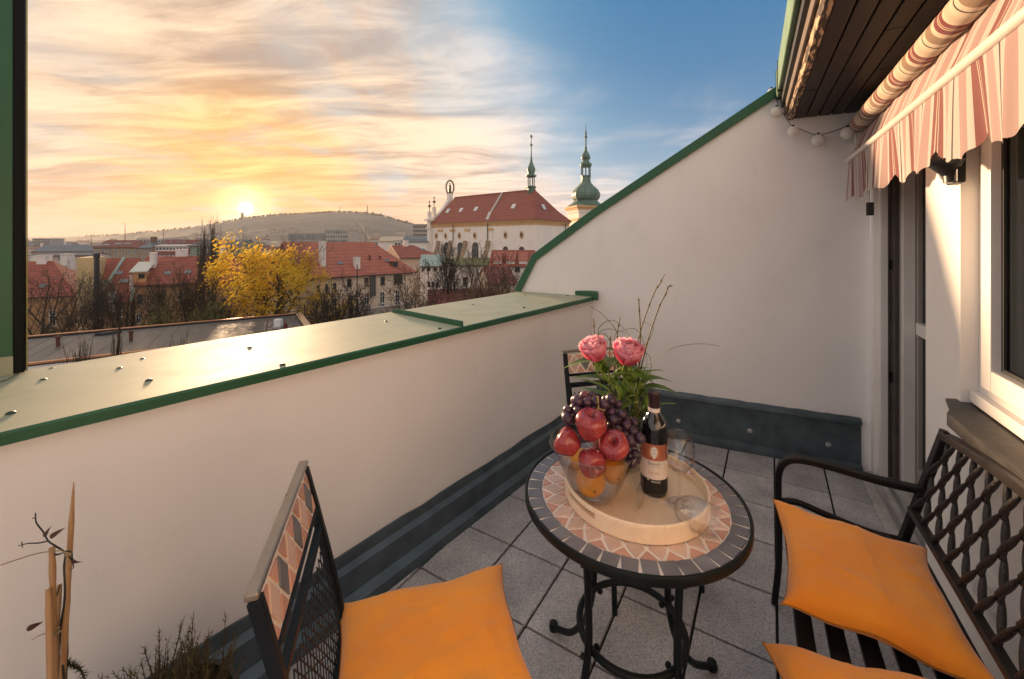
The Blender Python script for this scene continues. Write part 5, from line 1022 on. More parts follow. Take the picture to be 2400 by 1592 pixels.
    def skylight(s, x, y, w=.8, h=.9, mat=None):
        a, o, z = s.roofpt(x, y); n = Vector((0, 0, 1)) - s.b * s.k; n.normalize(); sl = (s.b + UP * s.k).normalized(); b = MB(); c = s.pt(a, o, z) + n * .16; b.obox(c, s.d * w / 2, sl * h / 2, n * .10); f = b.build('skylight', mat or M('skylight_flashing', (.22, .20, .20), rough=.5), s.roof); b = MB(); b.obox(c + n * .105, s.d * w * .4, sl * h * .4, n * .003); b.build('pane', M('bright_skylight_glass', (.12, .14, .16), rough=.05, spec=1), f)
def sky_px(hs, pts, **k):
    for x, y in pts: hs.skylight(x, y, **k)

# ---- nearer row of houses beyond the flat roof
def near_row():
    h = House('corner_house', 'ochre house with a hipped red tile roof, tall cross-barred window', -60, 176, 62, 28, 699, 616, 13, ochre, red_roof, hip0=0, hip1=5.5)
    h.winpx(115, 727, 132, 764, 2, 3); h.winpx(115, 775, 132, 792, 1, 1, dtrim); h.winpx(160, 740, 170, 765, 2, 2, dtrim); sky_px(h, [(102, 672)]); h.chimney(88, 104, 600, 622); 
    h = House('firewall_house', 'red roofed ochre house between the cream firewall and the dormer house', 222, 306, 58, 33, 709, 608, 13, ochre, red_roof)
    b = MB(); a, z = h.fac(195, 608); b.prism([h.pt(-1.9, .4, GZ), h.pt(-.02, .4, GZ), h.pt(-.02, 5.5, GZ), h.pt(-1.9, 5.5, GZ)], UP * (h.zr + .5 - GZ)); b.build('firewall', yelf, h.root)
    h.winpx(274, 723, 286, 743, 2, 2); sky_px(h, [(278, 642), (252, 663), (291, 661)], w=1.0, h=.7); h.chimney(305, 315, 648, 684); h.chimney(256, 268, 686, 712, dep=.4)
    b = MB(); b.beam(h.pt(1.9, 6.5, h.zr + .2), h.pt(.4, 1.0, h.ze + h.k * 1.0 + .25), .35, .3); b.build('verge_flashing', copper, h.roof); b = MB(); b.beam(h.pt(h.L + .1, 2.6, h.ze + h.k * 2.6 + .2), h.pt(h.L + .1, -.4, h.ze - h.k * .4 + .2), .35, .3); b.build('verge_flashing', copper, h.roof)
    h = House('long_ochre_house', 'long ochre house with a continuous red tile roof behind the bare trees', 317, 704, 60, 30, 667, 604, 13, ochre, red_roof)
    f = h.winpx(417, 684, 430, 703, 2, 2); h.winpx(319, 736, 331, 757, 2, 2); h.winpx(457, 726, 466, 750, 2, 2); h.winpx(682, 703, 695, 733, 2, 3); h.winpx(683, 668, 695, 684, 2, 2); h.winpx(640, 668, 655, 688, 2, 2); h.winpx(640, 712, 655, 740, 2, 2, dtrim); h.winpx(600, 680, 612, 700, 2, 2); h.winpx(600, 720, 612, 742, 2, 2, dtrim); h.winpx(560, 690, 572, 712, 2, 2); h.winpx(372, 690, 384, 712, 2, 2, dtrim); h.winpx(322, 690, 334, 712, 2, 2, dtrim); h.winpx(520, 700, 530, 720, 2, 2, dtrim); h.winpx(365, 740, 378, 762, 2, 2, dtrim)
    h.chimney(352, 363, 594, 631, 1.2); h.chimney(414, 435, 586, 604, 1.2); h.chimney(515, 527, 582, 600, 1.2); sky_px(h, [(393, 643), (441, 640)])
    b = MB(); a, o, z = h.roofpt(518, 601); a2, o2, z2 = h.roofpt(512, 640); b.beam(h.pt(a, o, z + .2), h.pt(a2, o2, z2 + .2), .3, .3); b.build('verge_flashing', copper, h.roof)
    # tall dormer standing on the eave
    a, z = h.fac(309, 664); a1, zt = h.fac(341, 638); b = MB(); b.prism([h.pt(a, .2, z), h.pt(a1, .2, z), h.pt(a1, 4.2, z), h.pt(a, 4.2, z)], UP * (zt - z)); dm = b.build('dormer', orange_f, h.roof); b = MB(); b.prism([h.pt(a - .25, -.2, zt), h.pt(a1 + .25, -.2, zt), h.pt(a1 + .25, 4.6, zt + 1.25), h.pt(a - .25, 4.6, zt + 1.25)], UP * .15); b.build('dormer_roof', M('pale_metal_roof', (.55, .55, .47), rough=.5, var=.1), dm); b = MB(); b.quad(h.pt(a + .7, .18, zt - .95), h.pt(a + 1.4, .18, zt - .95), h.pt(a + 1.4, .18, zt - .3), h.pt(a + .7, .18, zt - .3)); b.build('dormer_window', wglass, dm)
    h = House('cream_house', 'cream two-storey house with a large weathered red roof and dark wall pipes', 703, 968, 52, 44, 651, 570, 15, cream, lred_roof, hip1=3.5)
    for q in [(814, 654, 823.5, 671, 1, 1), (854, 651.5, 863.4, 669.7, 1, 1), (892, 648.7, 901.7, 667, 1, 1)]: h.winpx(*q, trim=dtrim)
    h.winpx(922.8, 644, 943.4, 664.8, 2, 2, dtrim)
    for q in [(816, 691, 824, 718), (853, 687.3, 864, 714.6), (890, 683.8, 901, 710.4), (925.9, 681, 936.4, 707)]: h.winpx(*q, 2, 2)
    for q in [(742, 668, 748, 687), (762, 666, 768, 684), (724, 727, 730, 740), (780, 664, 788, 682), (780, 700, 788, 722)]: h.winpx(*q, 2, 1, dtrim)
    h.chimney(753, 764, 567, 628, 1.0); h.chimney(832.6, 844.5, 605, 633, .8); h.chimney(866, 869, 600, 614, .3, dred_roof); h.chimney(890, 892.5, 602, 612, .3, dred_roof); sky_px(h, [(797, 620), (907, 614)], w=.7, h=.6)
    a, o, z = h.roofpt(926, 627); b = MB(); b.obox(h.pt(a, o + .8, z + .35), h.d * .45, h.b * .9, UP * .55); dm = b.build('dormer', dtrim, h.roof); b = MB(); b.obox(h.pt(a, o + .75, z + .95), h.d * .58, h.b * 1.05, UP * .05); b.build('dormer_roof', lred_roof, dm); b = MB(); b.obox(h.pt(a, o - .11, z + .35), h.d * .3, h.b * .01, UP * .38); b.build('dormer_window', wglass, dm)
    pipe = M('dark_wall_pipe', (.10, .105, .10), rough=.5, var=.2, vs=3)
    for x, y1 in ((868, 698), (872.5, 692), (877.5, 693)):
        a, z = h.fac(x, 640); _, zb = h.fac(x, y1); b = MB(); b.tube([h.pt(a, -.2, z), h.pt(a, -.2, zb)], .14, 8); b.build('wall_pipe', pipe, h.root)
    for x, y in ((895, 714), (933, 710), (858, 718)):
        a, z = h.fac(x, y); b = MB(); b.obox(h.pt(a, -.25, z), h.d * .38, h.b * .2, UP * .26); ac = b.build('air_conditioner', M('cooler_white', (.5, .48, .45), rough=.6), h.root); b = MB(); b.lathe([(.18, 0), (.18, .02), (0, .02)], h.pt(a - .1, -.46, z), 12, axis=-h.b); b.build('fan_grille', dtrim, ac)
    a, z = h.fac(913.5, 683); b = MB(); b.obox(h.pt(a, -.05, z), h.d * .12, h.b * .05, UP * .25); b.build('wall_vent', dtrim, h.root)
    h = House('lower_red_roof_house', 'lower house with a red tile roof behind the cream house', 936, 1030, 78, 30, 604, 577, 12, cream, red_roof, hip1=4); sky_px(h, [(991, 587)]); h.chimney(947, 957, 564, 580)
    h = House('copper_roof_house', 'pale house with a green copper roof in front of the church', 985, 1040, 70, 8, 623, 599, 7, whit, copper); h.row(4, h.zy(628), h.zy(636), .5, trim=dtrim)
    for q in [(1012, 660, 1018, 672), (1022, 661, 1028, 673), (1002, 660, 1008, 671)]: h.winpx(*q, 1, 1, dtrim)
    h = House('annex', 'white church annex with an arched door seen through bare branches', 1020, 1190, 84, 3, 622, 606, 8, whit, M('mossy_roof', (.16, .15, .06), rough=.9, var=.3, vs=.6))
    for q in [(1052, 632, 1061, 655), (1085, 650, 1094, 668), (1120, 650, 1128, 668)]: h.winpx(*q, 2, 1, dtrim)
    h = House('dormer_house', 'red roofed house with three shed dormers below the church wall', 1148, 1290, 74, -4, 622, 588, 8, whit, red_roof, hip1=3.5)
    for i, x in enumerate((1166, 1197, 1226)):
        a, o, z = h.roofpt(x, 620); b = MB(); b.prism([h.pt(a - .75, o - .1, z - .2), h.pt(a + .75, o - .1, z - .2), h.pt(a + .75, o + 2.6, z - .2), h.pt(a - .75, o + 2.6, z - .2)], UP * .9); dm = b.build('dormer', whit, h.roof); b = MB(); b.prism([h.pt(a - .9, o - .4, z + .65), h.pt(a + .9, o - .4, z + .65), h.pt(a + .9, o + 3, z + 2.1), h.pt(a - .9, o + 3, z + 2.1)], UP * .12); b.build('dormer_roof', lred_roof, dm)
    h.winpx(1207, 624, 1219, 637, 2, 1, dtrim); h.winpx(1175, 628, 1184, 640, 2, 1, dtrim)
    h = House('brown_gable_house', 'small house with a steep brown tile roof in front of the dormer house', 1148, 1210, 60, 20, 664, 628, 7, cream, dred_roof); h.winpx(1182, 669, 1186, 676, 1, 1, dtrim)
    h = House('low_red_shed', 'low shed with a dark red tile roof among pollarded trees', 1006, 1165, 44, 12, 722, 682, 7, cream, dred_roof)
near_row()

# ---- row of street houses further back
def mid_row():
    def H(*a, **k): return House(*a, group='street houses in the middle distance', **k)
    h = H('street_house', 'orange street house with a long blue grey roof', 74, 219, 150, 14, 590, 575, 12, orange_f, blue_roof); h.row(8, h.zy(593), h.zy(600.5)); h.row(8, h.zy(604), h.zy(611)); h.chimney(95, 98, 571, 575, .6); h.chimney(150, 153, 567, 571, .6)
    h = H('street_house', 'beige brown street house with a dark red hipped roof', 219, 326, 150, 10, 580, 564, 13, beige, dred_roof, hip1=5); h.row(7, h.zy(586), h.zy(596), .4); h.row(7, h.zy(603), h.zy(611), .4); sky_px(h, [(230, 576), (249, 575), (277, 573), (300, 572)], w=2.2, h=1.2)
    h = H('street_house', 'narrow grey roofed beige street house', 326, 355, 152, 8, 581, 568, 12, beige, blue_roof); h.row(4, h.zy(584), h.zy(591), .5); h.row(4, h.zy(600), h.zy(607), .4); h.chimney(353, 362, 556, 570, 1.4, M('brown_chimney', (.16, .10, .07), rough=.9))
    h = H('street_house', 'white street house with a band of dormer windows in a red roof', 355, 446, 150, 5, 595, 563, 14, whit, dred_roof); h.row(9, h.zy(598), h.zy(606), .4)
    a, o, z = h.roofpt(355.5, 590); a1, _, _ = h.roofpt(436, 590); b = MB(); b.prism([h.pt(.6, o, z), h.pt(a1, o, z), h.pt(a1, o + 4, z), h.pt(.6, o + 4, z)], UP * 2.0); dm = b.build('dormer', whit, h.roof); b = MB(); b.prism([h.pt(.4, o - .4, z + 2), h.pt(a1 + .2, o - .4, z + 2), h.pt(a1 + .2, o + 4, z + 2.6), h.pt(.4, o + 4, z + 2.6)], UP * .15); b.build('dormer_roof', M('pale_metal_roof', (0, 0, 0)), dm)
    for i in range(9):
        s = .6 + (a1 - .6) * (i + .5) / 9; b = MB(); b.obox(h.pt(s, o - .02, z + 1.1), h.d * .45, h.b * .03, UP * .5); b.build('dormer_window', wglass, dm)
    sky_px(h, [(372, 570), (388, 570), (402, 569), (418, 569), (432, 568)], w=1, h=.8)
    h = H('street_house', 'green grey street house with a purple slate roof', 446, 560, 150, 2, 577, 563, 13, greenf, grey_roof); h.row(7, h.zy(579), h.zy(586), .35); h.row(7, h.zy(592), h.zy(600), .35)
    h = H('pink_back_house', 'pale pink back wall with small windows behind the white chimneys', 66, 210, 105, 12, 600, 594, 7, pinkf, grey_roof); h.row(9, h.zy(601.5), h.zy(611), .3)
    for i, (x0, x1, y0, y1, lab) in enumerate([(77, 88, 602, 630, 'shortest white chimney block beside the bare tree, plaster flaking'), (100, 111, 600, 630, 'white chimney block next to the flaking one'), (147, 164, 597, 630, 'widest white chimney block beside the pink back wall')]):
        p = at(x0, y0, 88); q = at(x1, y1, 88); r = thing('chimney_block', ((p.x + q.x) / 2, 88, q.z - 8), lab, 'chimney', 'white chimney blocks'); b = MB(); b.box((p.x, 87.5, q.z - 8), (q.x, 89, p.z)); b.build('shaft', chim, r); b = MB(); b.box((p.x - .12, 87.35, p.z + .002), (q.x + .12, 89.15, p.z + .18)); b.build('cap', chim, r)
    # modern glass block and terminal buildings
    def block(nm, lab, x0, x1, y0, y1, Y, mat, cols, rows, dep=14, cat='building', fin=None):
        p = at(x0, y0, Y); q = at(x1, y1, Y); r = thing(nm, ((p.x + q.x) / 2, Y + dep / 2, GZ), lab, cat); b = MB(); b.box((p.x, Y, GZ), (q.x, Y + dep, p.z)); b.build('wall', mat, r); W = q.x - p.x; Ht = p.z - q.z
        for i in range(cols):
            for j in range(rows):
                g = MB(); x = p.x + W * (i + .12) / cols; z = q.z + Ht * (j + .14) / rows; g.box((x, Y - .12, z), (x + W / cols * .76, Y - .02, z + Ht / rows * .70)); g.build('pane', fin or wglass, r)
        g = MB(); g.box((p.x - .3, Y - .3, p.z + .002), (q.x + .3, Y + dep, p.z + .5)); g.build('roof_slab', M('concrete_slab', (.40, .37, .34), rough=.8), r); return r
    gb = M('blue_glass_panel', (.16, .19, .20), rough=.15, spec=.8, var=.2, vs=.3, randv=.4)
    block('glass_block', 'tall glazed block with a rooftop box, above the yellow tree', 762, 815, 540, 580, 210, M('pale_concrete', (.46, .42, .38), rough=.8, var=.1), 9, 4, fin=gb)
    block('office_block', 'lower glazed office block beside the tall glazed one', 676, 760, 548, 580, 215, M('grey_mullion_wall', (.33, .31, .29), rough=.7), 14, 2, fin=gb)
    block('white_hall', 'long white hall roof on the skyline behind the street houses', 322, 405, 561, 572, 260, whit, 12, 1)
    block('tower_flats', 'grey blocks of flats on the far left skyline', 76, 116, 560, 580, 420, M('grey_panel', (.30, .31, .33), rough=.8, var=.2, vs=.1), 8, 5, cat='flats')
    block('pale_palace', 'long pale palace block left of the church front', 968, 1006, 527, 556, 300, M('rosy_concrete', (.48, .40, .35), rough=.8), 8, 3)
    block('grey_roof_hall', 'hall with a grey glazed roof beside the church', 925, 1015, 566, 585, 170, whit, 12, 1)
    h = House('beige_roof_hall', 'hall with a beige sheet roof behind the weathered red roof', 886, 945, 180, 6, 566, 555.5, 16, whit, M('beige_sheet_roof', (.48, .38, .27), rough=.6))
    h = House('skylit_hall', 'hall with a blue grey roof and skylights next to the church front', 942, 1004, 160, 4, 567, 554, 14, whit, blue_roof); sky_px(h, [(962, 560), (970, 560), (978, 560), (986, 560)], w=1.0, h=1.2)
    # small dome
    p = at(824, 568, 330); r = thing('small_dome', (p.x, p.y, GZ), 'small verdigris church dome on the skyline beside the glazed block', 'dome'); b = MB(); b.lathe([(4.6, 0), (4.8, p.z - GZ - .1), (0, p.z - GZ)], (p.x, p.y, GZ), 20); b.build('drum', whit, r); b = MB(); b.lathe([(4.8, 0), (4.9, 1.4), (4.4, 3.2), (3.0, 5.0), (1.0, 6.0), (.9, 7.4), (.2, 8.4), (.12, 11), (0, 11)], p, 20); b.build('dome_shell', M('dome_copper', (.17, .30, .24), rough=.6, var=.25, vs=.3), r, smooth=50)
    for x, y0, y1, lab in ((293, 522, 566, 'thin aerial mast over the red hipped street house'), (214, 551, 572, 'short aerial mast over the blue grey roof'), (383, 545, 566, 'thin mast rising behind the white street house'), (857, 533, 580, 'thin pole against the hill beside the path')):
        p = at(x, y0, 220); q = at(x, y1, 220); b = MB(); b.tube([q - UP * 6, p], [.28, .10], 6); tag(b.build('aerial_mast', M('mast_grey', (.12, .11, .11), rough=.6), loc=q), lab, 'mast', 'masts on the skyline')
mid_row()

# ---- baroque church
def church():
    Y0 = 130.; C0 = Vector((7.66, Y0, 0)); dl = Vector((-.78, .625, 0)).normalized(); dr = Vector((dl.y, -dl.x, 0)); 
    def p(l, r_, z): return C0 + dl * l + dr * r_ + UP * z
    r = thing('baroque_church', p(25, 10, GZ), 'white baroque church with a steep red roof, buttresses and a ridge turret', 'church'); ze, zr, W, L = 8.5, 19.6, 20.5, 50.5
    wm = facade('church_stucco', (.90, .83, .75), (.82, .75, .68)); tm = M('ochre_church_trim', (.62, .38, .17), rough=.8, var=.1, vs=.5)
    b = MB(); b.prism([p(0, 0, GZ), p(L, 0, GZ), p(L, W, GZ), p(0, W, GZ)], UP * (ze - GZ)); b.build('wall', wm, r)
    # cornices
    b = MB()
    for z0, z1, o in ((ze - 1.7, ze - .9, .12), (ze - .9, ze - .35, .35), (ze - .35, ze + .05, .6)):
        b.prism([p(-o, -o, z0), p(L + .05, -o, z0), p(L + .05, .0, z0), p(0, 0, z0)], UP * (z1 - z0 - .004)); b.prism([p(-o, -o, z0 + .002), p(0, 0, z0 + .002), p(0, W, z0 + .002), p(-o, W + o, z0 + .002)], UP * (z1 - z0 - .006))
    b.build('cornice', tm, r)
    # roof: swept slightly at the eaves
    rm = roof_mat('church_tile_roof', (.25, .062, .042), (.32, .09, .058), 2.2); b = MB(); o = 1.0; s = 7.6; ridge0, ridge1 = p(s, W / 2, zr), p(L - 2, W / 2, zr); kk = .16
    A = [p(-o, -o, ze), p(L, -o, ze), p(L, W + o, ze), p(-o, W + o, ze)]
    mid = [p(2.4, 3.0, ze + 3.6), p(L - .4, 3.0, ze + 3.6), p(L - .4, W - 3.0, ze + 3.6), p(2.4, W - 3.0, ze + 3.6)]
    b.add(A + mid + [ridge0, ridge1], [(0, 1, 5, 4), (4, 5, 9, 8), (2, 3, 7, 6), (6, 7, 8, 9), (3, 0, 4, 7), (7, 4, 8), (1, 2, 6, 5), (5, 6, 9)]); rf = b.build('roof', rm, r)
    b = MB(); b.beam(p(21.5, .4, ze + 1), p(22.3, W / 2 - .4, zr + .15), .5, .5); b.beam(p(20.9, -.2, ze + .6), p(21.6, 2.2, ze + 3.4), 1.1, .4); b.build('valley_flashing', M('pale_flashing', (.55, .52, .46), rough=.7), rf)
    for q in (ridge0,): b = MB(); b.beam(A[0] + UP * .2, mid[0] + UP * .15, .4, .35); b.beam(mid[0] + UP * .15, ridge0 + UP * .15, .4, .35); b.beam(ridge0 + UP * .1, ridge1 + UP * .1, .45, .4); b.build('ridge_tiles', rm, rf)
    def slope(l, f):   # f 0 eave..1 ridge along the long side
        if f < .36: t = f / .36; return p(l, -o + (3 + o) * t, ze + 3.6 * t)
        t = (f - .36) / .64; return p(l, 3 + (W / 2 - 3) * t, ze + 3.6 + (zr - ze - 3.6) * t)
    sk = M('white_roof_hatch', (.66, .66, .66), rough=.3)
    for l in (12.5, 30.5, 38.5, 46): q = slope(l, .46); b = MB(); b.obox(q + UP * .35, dl * .75, (dr * .6 + UP * .75), (UP * .15 - dr * .1)); b.build('roof_hatch', sk, rf)
    q = p(1.9, 9.0, ze + 5.4); b = MB(); b.obox(p(2.4, 8, ze + 4.6), dr * .7, (dl * .5 + UP * .9), (UP * .1 - dl * .15)); b.build('roof_hatch', sk, rf)
    # windows
    wg = M('dark_leaded_glass', (.03, .035, .04), rough=.2)
    def oval(l, z, a, c):
        m = MB(); n = 20; P = [p(l + a * 1.45 * math.cos(t), -.06, z + c * 1.4 * (math.sin(t) * (1 + .12 * abs(math.sin(t)) ** 6))) for t in [2 * math.pi * i / n for i in range(n)]]; m.prism(P, -dr * .16); fr = m.build('oval_window', tm, r); m = MB(); P = [p(l + a * .85 * math.cos(t), -.23, z + c * .9 * math.sin(t)) for t in [2 * math.pi * i / n for i in range(n)]]; m.prism(P, -dr * .03); m.build('pane', wg, fr)
    for l in (5.7, 12.6, 27, 35.0, 42.6, 48): oval(l, 3.6, .55, .85)
    def arch(l, zb, w, hgt):
        P = [p(l - w, -.05, zb), p(l + w, -.05, zb)] + [p(l + w * math.cos(t), -.05, zb + hgt - w + w * math.sin(t)) for t in [math.pi * i / 10 for i in range(11)]]; m = MB(); m.prism(P, -dr * .10); f = m.build('arched_window', wg, r); m = MB()
        for i in (-1, 0, 1): m.obox(p(l + i * w * .5, -.17, zb + hgt * .4), dl * .05, dr * .02, UP * hgt * .38)
        m.build('glazing_bars', M('bar_grey', (.3, .3, .3), rough=.6), f)
    for l in (5.7, 12.6): arch(l, -5.6, 1.1, 5.4)
    for l in (26.8, 34.5, 42): arch(l, -6.0, 1.5, 7.2)
    # pilasters with ochre capitals, scroll buttresses
    for l in (19.5, 30.8, 38.6, 45.6):
        m = MB(); m.prism([p(l - 1.0, -.25, GZ), p(l + 1.0, -.25, GZ), p(l + 1.0, -.002, GZ), p(l - 1.0, -.002, GZ)], UP * (5.2 - GZ)); pl = m.build('pilaster', wm, r); m = MB(); m.prism([p(l - 1.3, -.45, 5.2), p(l + 1.3, -.45, 5.2), p(l + 1.3, -.002, 5.2), p(l - 1.3, -.002, 5.2)], UP * .9); m.build('capital', tm, pl)
        pr = [(.0, 1.6), (.9, 1.6)] + [(.9 + 8.5 * t ** 1.9, 1.6 - 12 * t) for t in [i / 10 for i in range(1, 11)]]; prof = pr + [(pr[-1][0], GZ), (0, GZ)]
        m = MB(); m.prism([p(l - .95, -.26 - x, z) for x, z in prof], dl * 1.9); bt = m.build('buttress', wm, r)
        m = MB()
        for i in range(1, len(pr) - 1): m.beam(p(l, -.26 - pr[i][0] - .05, pr[i][1] + .12), p(l, -.26 - pr[i + 1][0] - .05, pr[i + 1][1] + .12), 2.1, .28, up=-dr)
        m.build('buttress_cap', M('weathered_wood_cap', (.28, .20, .13), rough=.9, var=.35, vs=1.5), bt)
    for l in (20.4, 34.0 + 4):
        m = MB(); m.tube([p(l, -.55, ze - .6), p(l, -.5, -10)], .16, 7); m.build('downpipe', M('green_black_pipe', (.03, .05, .045), rough=.5), r)
    m = MB(); m.tube([p(-.4, W * .86, ze - .6), p(-.35, W * .86, -4)], .16, 7); m.build('downpipe', M('green_black_pipe', (0, 0, 0)), r)
    m = MB(); m.prism([p(-.14, -.14, GZ), p(1.1, -.14, GZ), p(1.1, 0, GZ), p(0, 0, GZ), p(0, 1.1, GZ), p(-.14, 1.1, GZ)], UP * (ze - 1.8 - GZ)); m.build('corner_pilaster', wm, r)
    # west front gable at the far end
    m = MB(); F = [(-1.2, GZ), (-1.2, 10.2), (.6, 11.0), (1.4, 11.8), (4.5, 13.6), (W / 2 - 1.3, 18.6), (W / 2 - 1.0, 19.2), (W / 2 + 1.0, 19.2), (W / 2 + 1.3, 18.6), (W - 4.5, 13.6), (W - 1.4, 11.8), (W - .6, 11.0), (W + 1.2, 10.2), (W + 1.2, GZ)]
    m.prism([p(L + .1, a, z) for a, z in F], dl * 1.6); fr = m.build('west_front', wm, r)
    m = MB(); m.prism([p(L - .6, -2.2, 9.6), p(L + 2.4, -2.2, 9.6), p(L + 2.4, .4, 9.6), p(L - .6, .4, 9.6)], UP * .7); m.prism([p(L - .3, -1.8, 6.5), p(L + 2.0, -1.8, 6.5), p(L + 2.0, -1.2, 6.5), p(L - .3, -1.2, 6.5)], UP * .6); m.build('front_cornice', wm, fr)
    gold = M('dark_gilt_metal', (.07, .05, .02), rough=.45, metal=.6)
    for a, z in ((-.8, 10.3), (1.6, 12.2)):
        m = MB(); m.prism([p(L + .2, a - .55, z), p(L + 1.4, a - .55, z), p(L + 1.4, a + .55, z), p(L + .2, a + .55, z)], UP * 3.0); pd = m.build('pinnacle', wm, fr); c = p(L + .8, a, z + 5.2); m = MB(); m.tube([c - UP * 2.2, c + UP * 1.6], .14, 6); m.tube([c - dl * 1.2 - dr * .6, c + dl * 1.2 + dr * .6], .14, 6); m.lathe([(0, -.6), (.45, -.3), (.6, 0), (.45, .3), (0, .6)], c, 10)
        for v in (UP * 1.8, (dl * 1.3 + dr * .65), -(dl * 1.3 + dr * .65)): m.lathe([(0, -.35), (.35, 0), (0, .35)], c + v, 8)
        m.build('cross', gold, pd)
    # statue in a rayed halo
    c = p(L + .9, W / 2, 19.3); m = MB(); m.prism([c + dl * x + dr * y for x, y in ((-.9, -.9), (.9, -.9), (.9, .9), (-.9, .9))], UP * 2.2); pd = m.build('statue_pedestal', wm, fr); c = c + UP * 2.2; m = MB(); m.lathe([(x * .75, z * .75) for x, z in [(.75, 0), (.85, .5), (.7, 2.0), (.62, 3.4), (.7, 4.1), (.5, 4.7), (.22, 5.0), (.32, 5.4), (.30, 5.8), (.1, 6.1), (0, 6.1)]], c, 14); m.build('statue', gold, pd, smooth=50)
    hx = Vector((1, 0, 0)); m = MB(); n = 34; cc = c + UP * 2.6; P = [cc + hx * 1.55 * math.cos(2 * math.pi * i / n) + UP * 2.75 * math.sin(2 * math.pi * i / n) for i in range(n + 1)]; m.tube(P, .26, 6, cap=False)
    for i in range(n): d = hx * math.cos(2 * math.pi * i / n) * 1.55 + UP * 2.75 * math.sin(2 * math.pi * i / n); u = d.normalized(); m.tube([cc + d, cc + d + u * .75], [.17, .05], 5)
    m.build('halo', gold, pd)
    # ridge turret
    vg = M('verdigris_cladding', (.035, .095, .07), rough=.55, col2=(.12, .215, .165), vs=.7, stretch=(1, 1, .35)); dk = M('dark_verdigris', (.03, .075, .06), rough=.5, col2=(.10, .20, .16), vs=.6)
    c = p(9.3, W / 2, zr - .8); m = MB(); m.lathe([(1.45, -3.0), (1.45, 1.4), (1.75, 1.8), (1.75, 2.2), (1.4, 2.3)], c, 8); tr = m.build('turret', vg, r)
    for i in range(8): a = 2 * math.pi * (i + .5) / 8; q = c + Vector((1.15 * math.cos(a), 1.15 * math.sin(a), 2.3)); m = MB(); m.tube([q, q + UP * 3.2], .17, 6); m.build('turret_post', dk, tr)
    m = MB(); m.lathe([(1.35, 5.4), (1.9, 5.7), (1.9, 6.1), (1.2, 6.4), (1.15, 7.0), (1.5, 7.9), (1.4, 8.7), (.9, 9.7), (.45, 11.0), (.22, 13.2), (.16, 16), (.14, 16.3), (.5, 16.7), (.5, 17.0), (.14, 17.4), (.1, 19.2), (.45, 19.6), (.4, 20.2), (0, 20.6)], c, 12); m.build('turret_spire', vg, tr, smooth=45)
    # bell tower behind with onion dome
    yt = 158.; q = at(1373, HYP, yt); c = Vector((q.x, q.y, 0)); t = thing('church_tower', (c.x, c.y, GZ), 'bell tower with a green copper onion dome and lantern', 'tower'); hw = 5.6
    def tz(y): return EYE - (y - HYP) / FPX * yt
    zc = tz(484); d1, d2 = dl, dr; ang = rad(14); d1 = Vector((math.cos(ang), math.sin(ang), 0)); d2 = Vector((-math.sin(ang), math.cos(ang), 0))
    def sq(m, h, z0, z1): m.prism([c + d1 * x * h + d2 * y * h + UP * z0 for x, y in ((-1, -1), (1, -1), (1, 1), (-1, 1))], UP * (z1 - z0))
    m = MB(); sq(m, hw - .4, GZ, zc - 2.6); sq(m, hw, zc - 2.59, zc - 1.6); m.build('shaft', wm, t)
    m = MB(); sq(m, hw + .4, zc - 1.595, zc - .9); sq(m, hw + .9, zc - .895, zc - .1); sq(m, hw, zc - 5.6, zc - 4.9); sq(m, hw + .2, zc - 9.6, zc - 8.8); m.build('cornice', tm, t)
    for x in (-.55, .55): m = MB(); m.prism([c + d1 * (x * hw - .9) - d2 * (hw - .2) + UP * (zc - 14), c + d1 * (x * hw + .9) - d2 * (hw - .2) + UP * (zc - 14), c + d1 * (x * hw + .9) - d2 * (hw - .6) + UP * (zc - 14), c + d1 * (x * hw - .9) - d2 * (hw - .6) + UP * (zc - 14)], UP * 5.5); m.build('pier', tm, t)
    s = yt / FPX / 4.612     # metres per detail pixel
    prof = [(200, 0), (185, 12), (150, 35), (128, 55), (122, 62), (142, 80), (154, 108), (152, 140), (132, 178), (95, 212), (62, 245), (52, 270), (50, 300), (50, 318), (57, 322), (57, 330), (46, 333)]
    def segs(m, prof, n): m.lathe([(x * s, z * s) for x, z in prof], c + UP * zc, n)
    m = MB(); segs(m, prof, 8); m.xf(Matrix.Translation(c) @ Matrix.Rotation(rad(36.5), 4, 'Z') @ Matrix.Translation(-c)); on = m.build('onion_dome', vg, t, smooth=20)
    for i in range(8): a = 2 * math.pi * (i + .5) / 8 + ang; q = c + Vector((47 * s * math.cos(a), 47 * s * math.sin(a), zc + 333 * s)); m = MB(); m.tube([q, q + UP * 95 * s], 6 * s, 6); m.build('lantern_post', dk, t)
    m = MB(); segs(m, [(54, 426), (62, 440), (66, 452), (64, 460), (48, 470), (40, 482), (34, 500), (48, 515), (50, 535), (40, 560), (22, 590), (13, 610), (12, 622), (16, 628), (9, 640), (7, 735), (15, 742), (17, 752), (9, 765), (12, 785), (10, 800), (4, 812), (3, 885), (0, 890)], 12); m.build('spire', vg, t, smooth=45)
church()

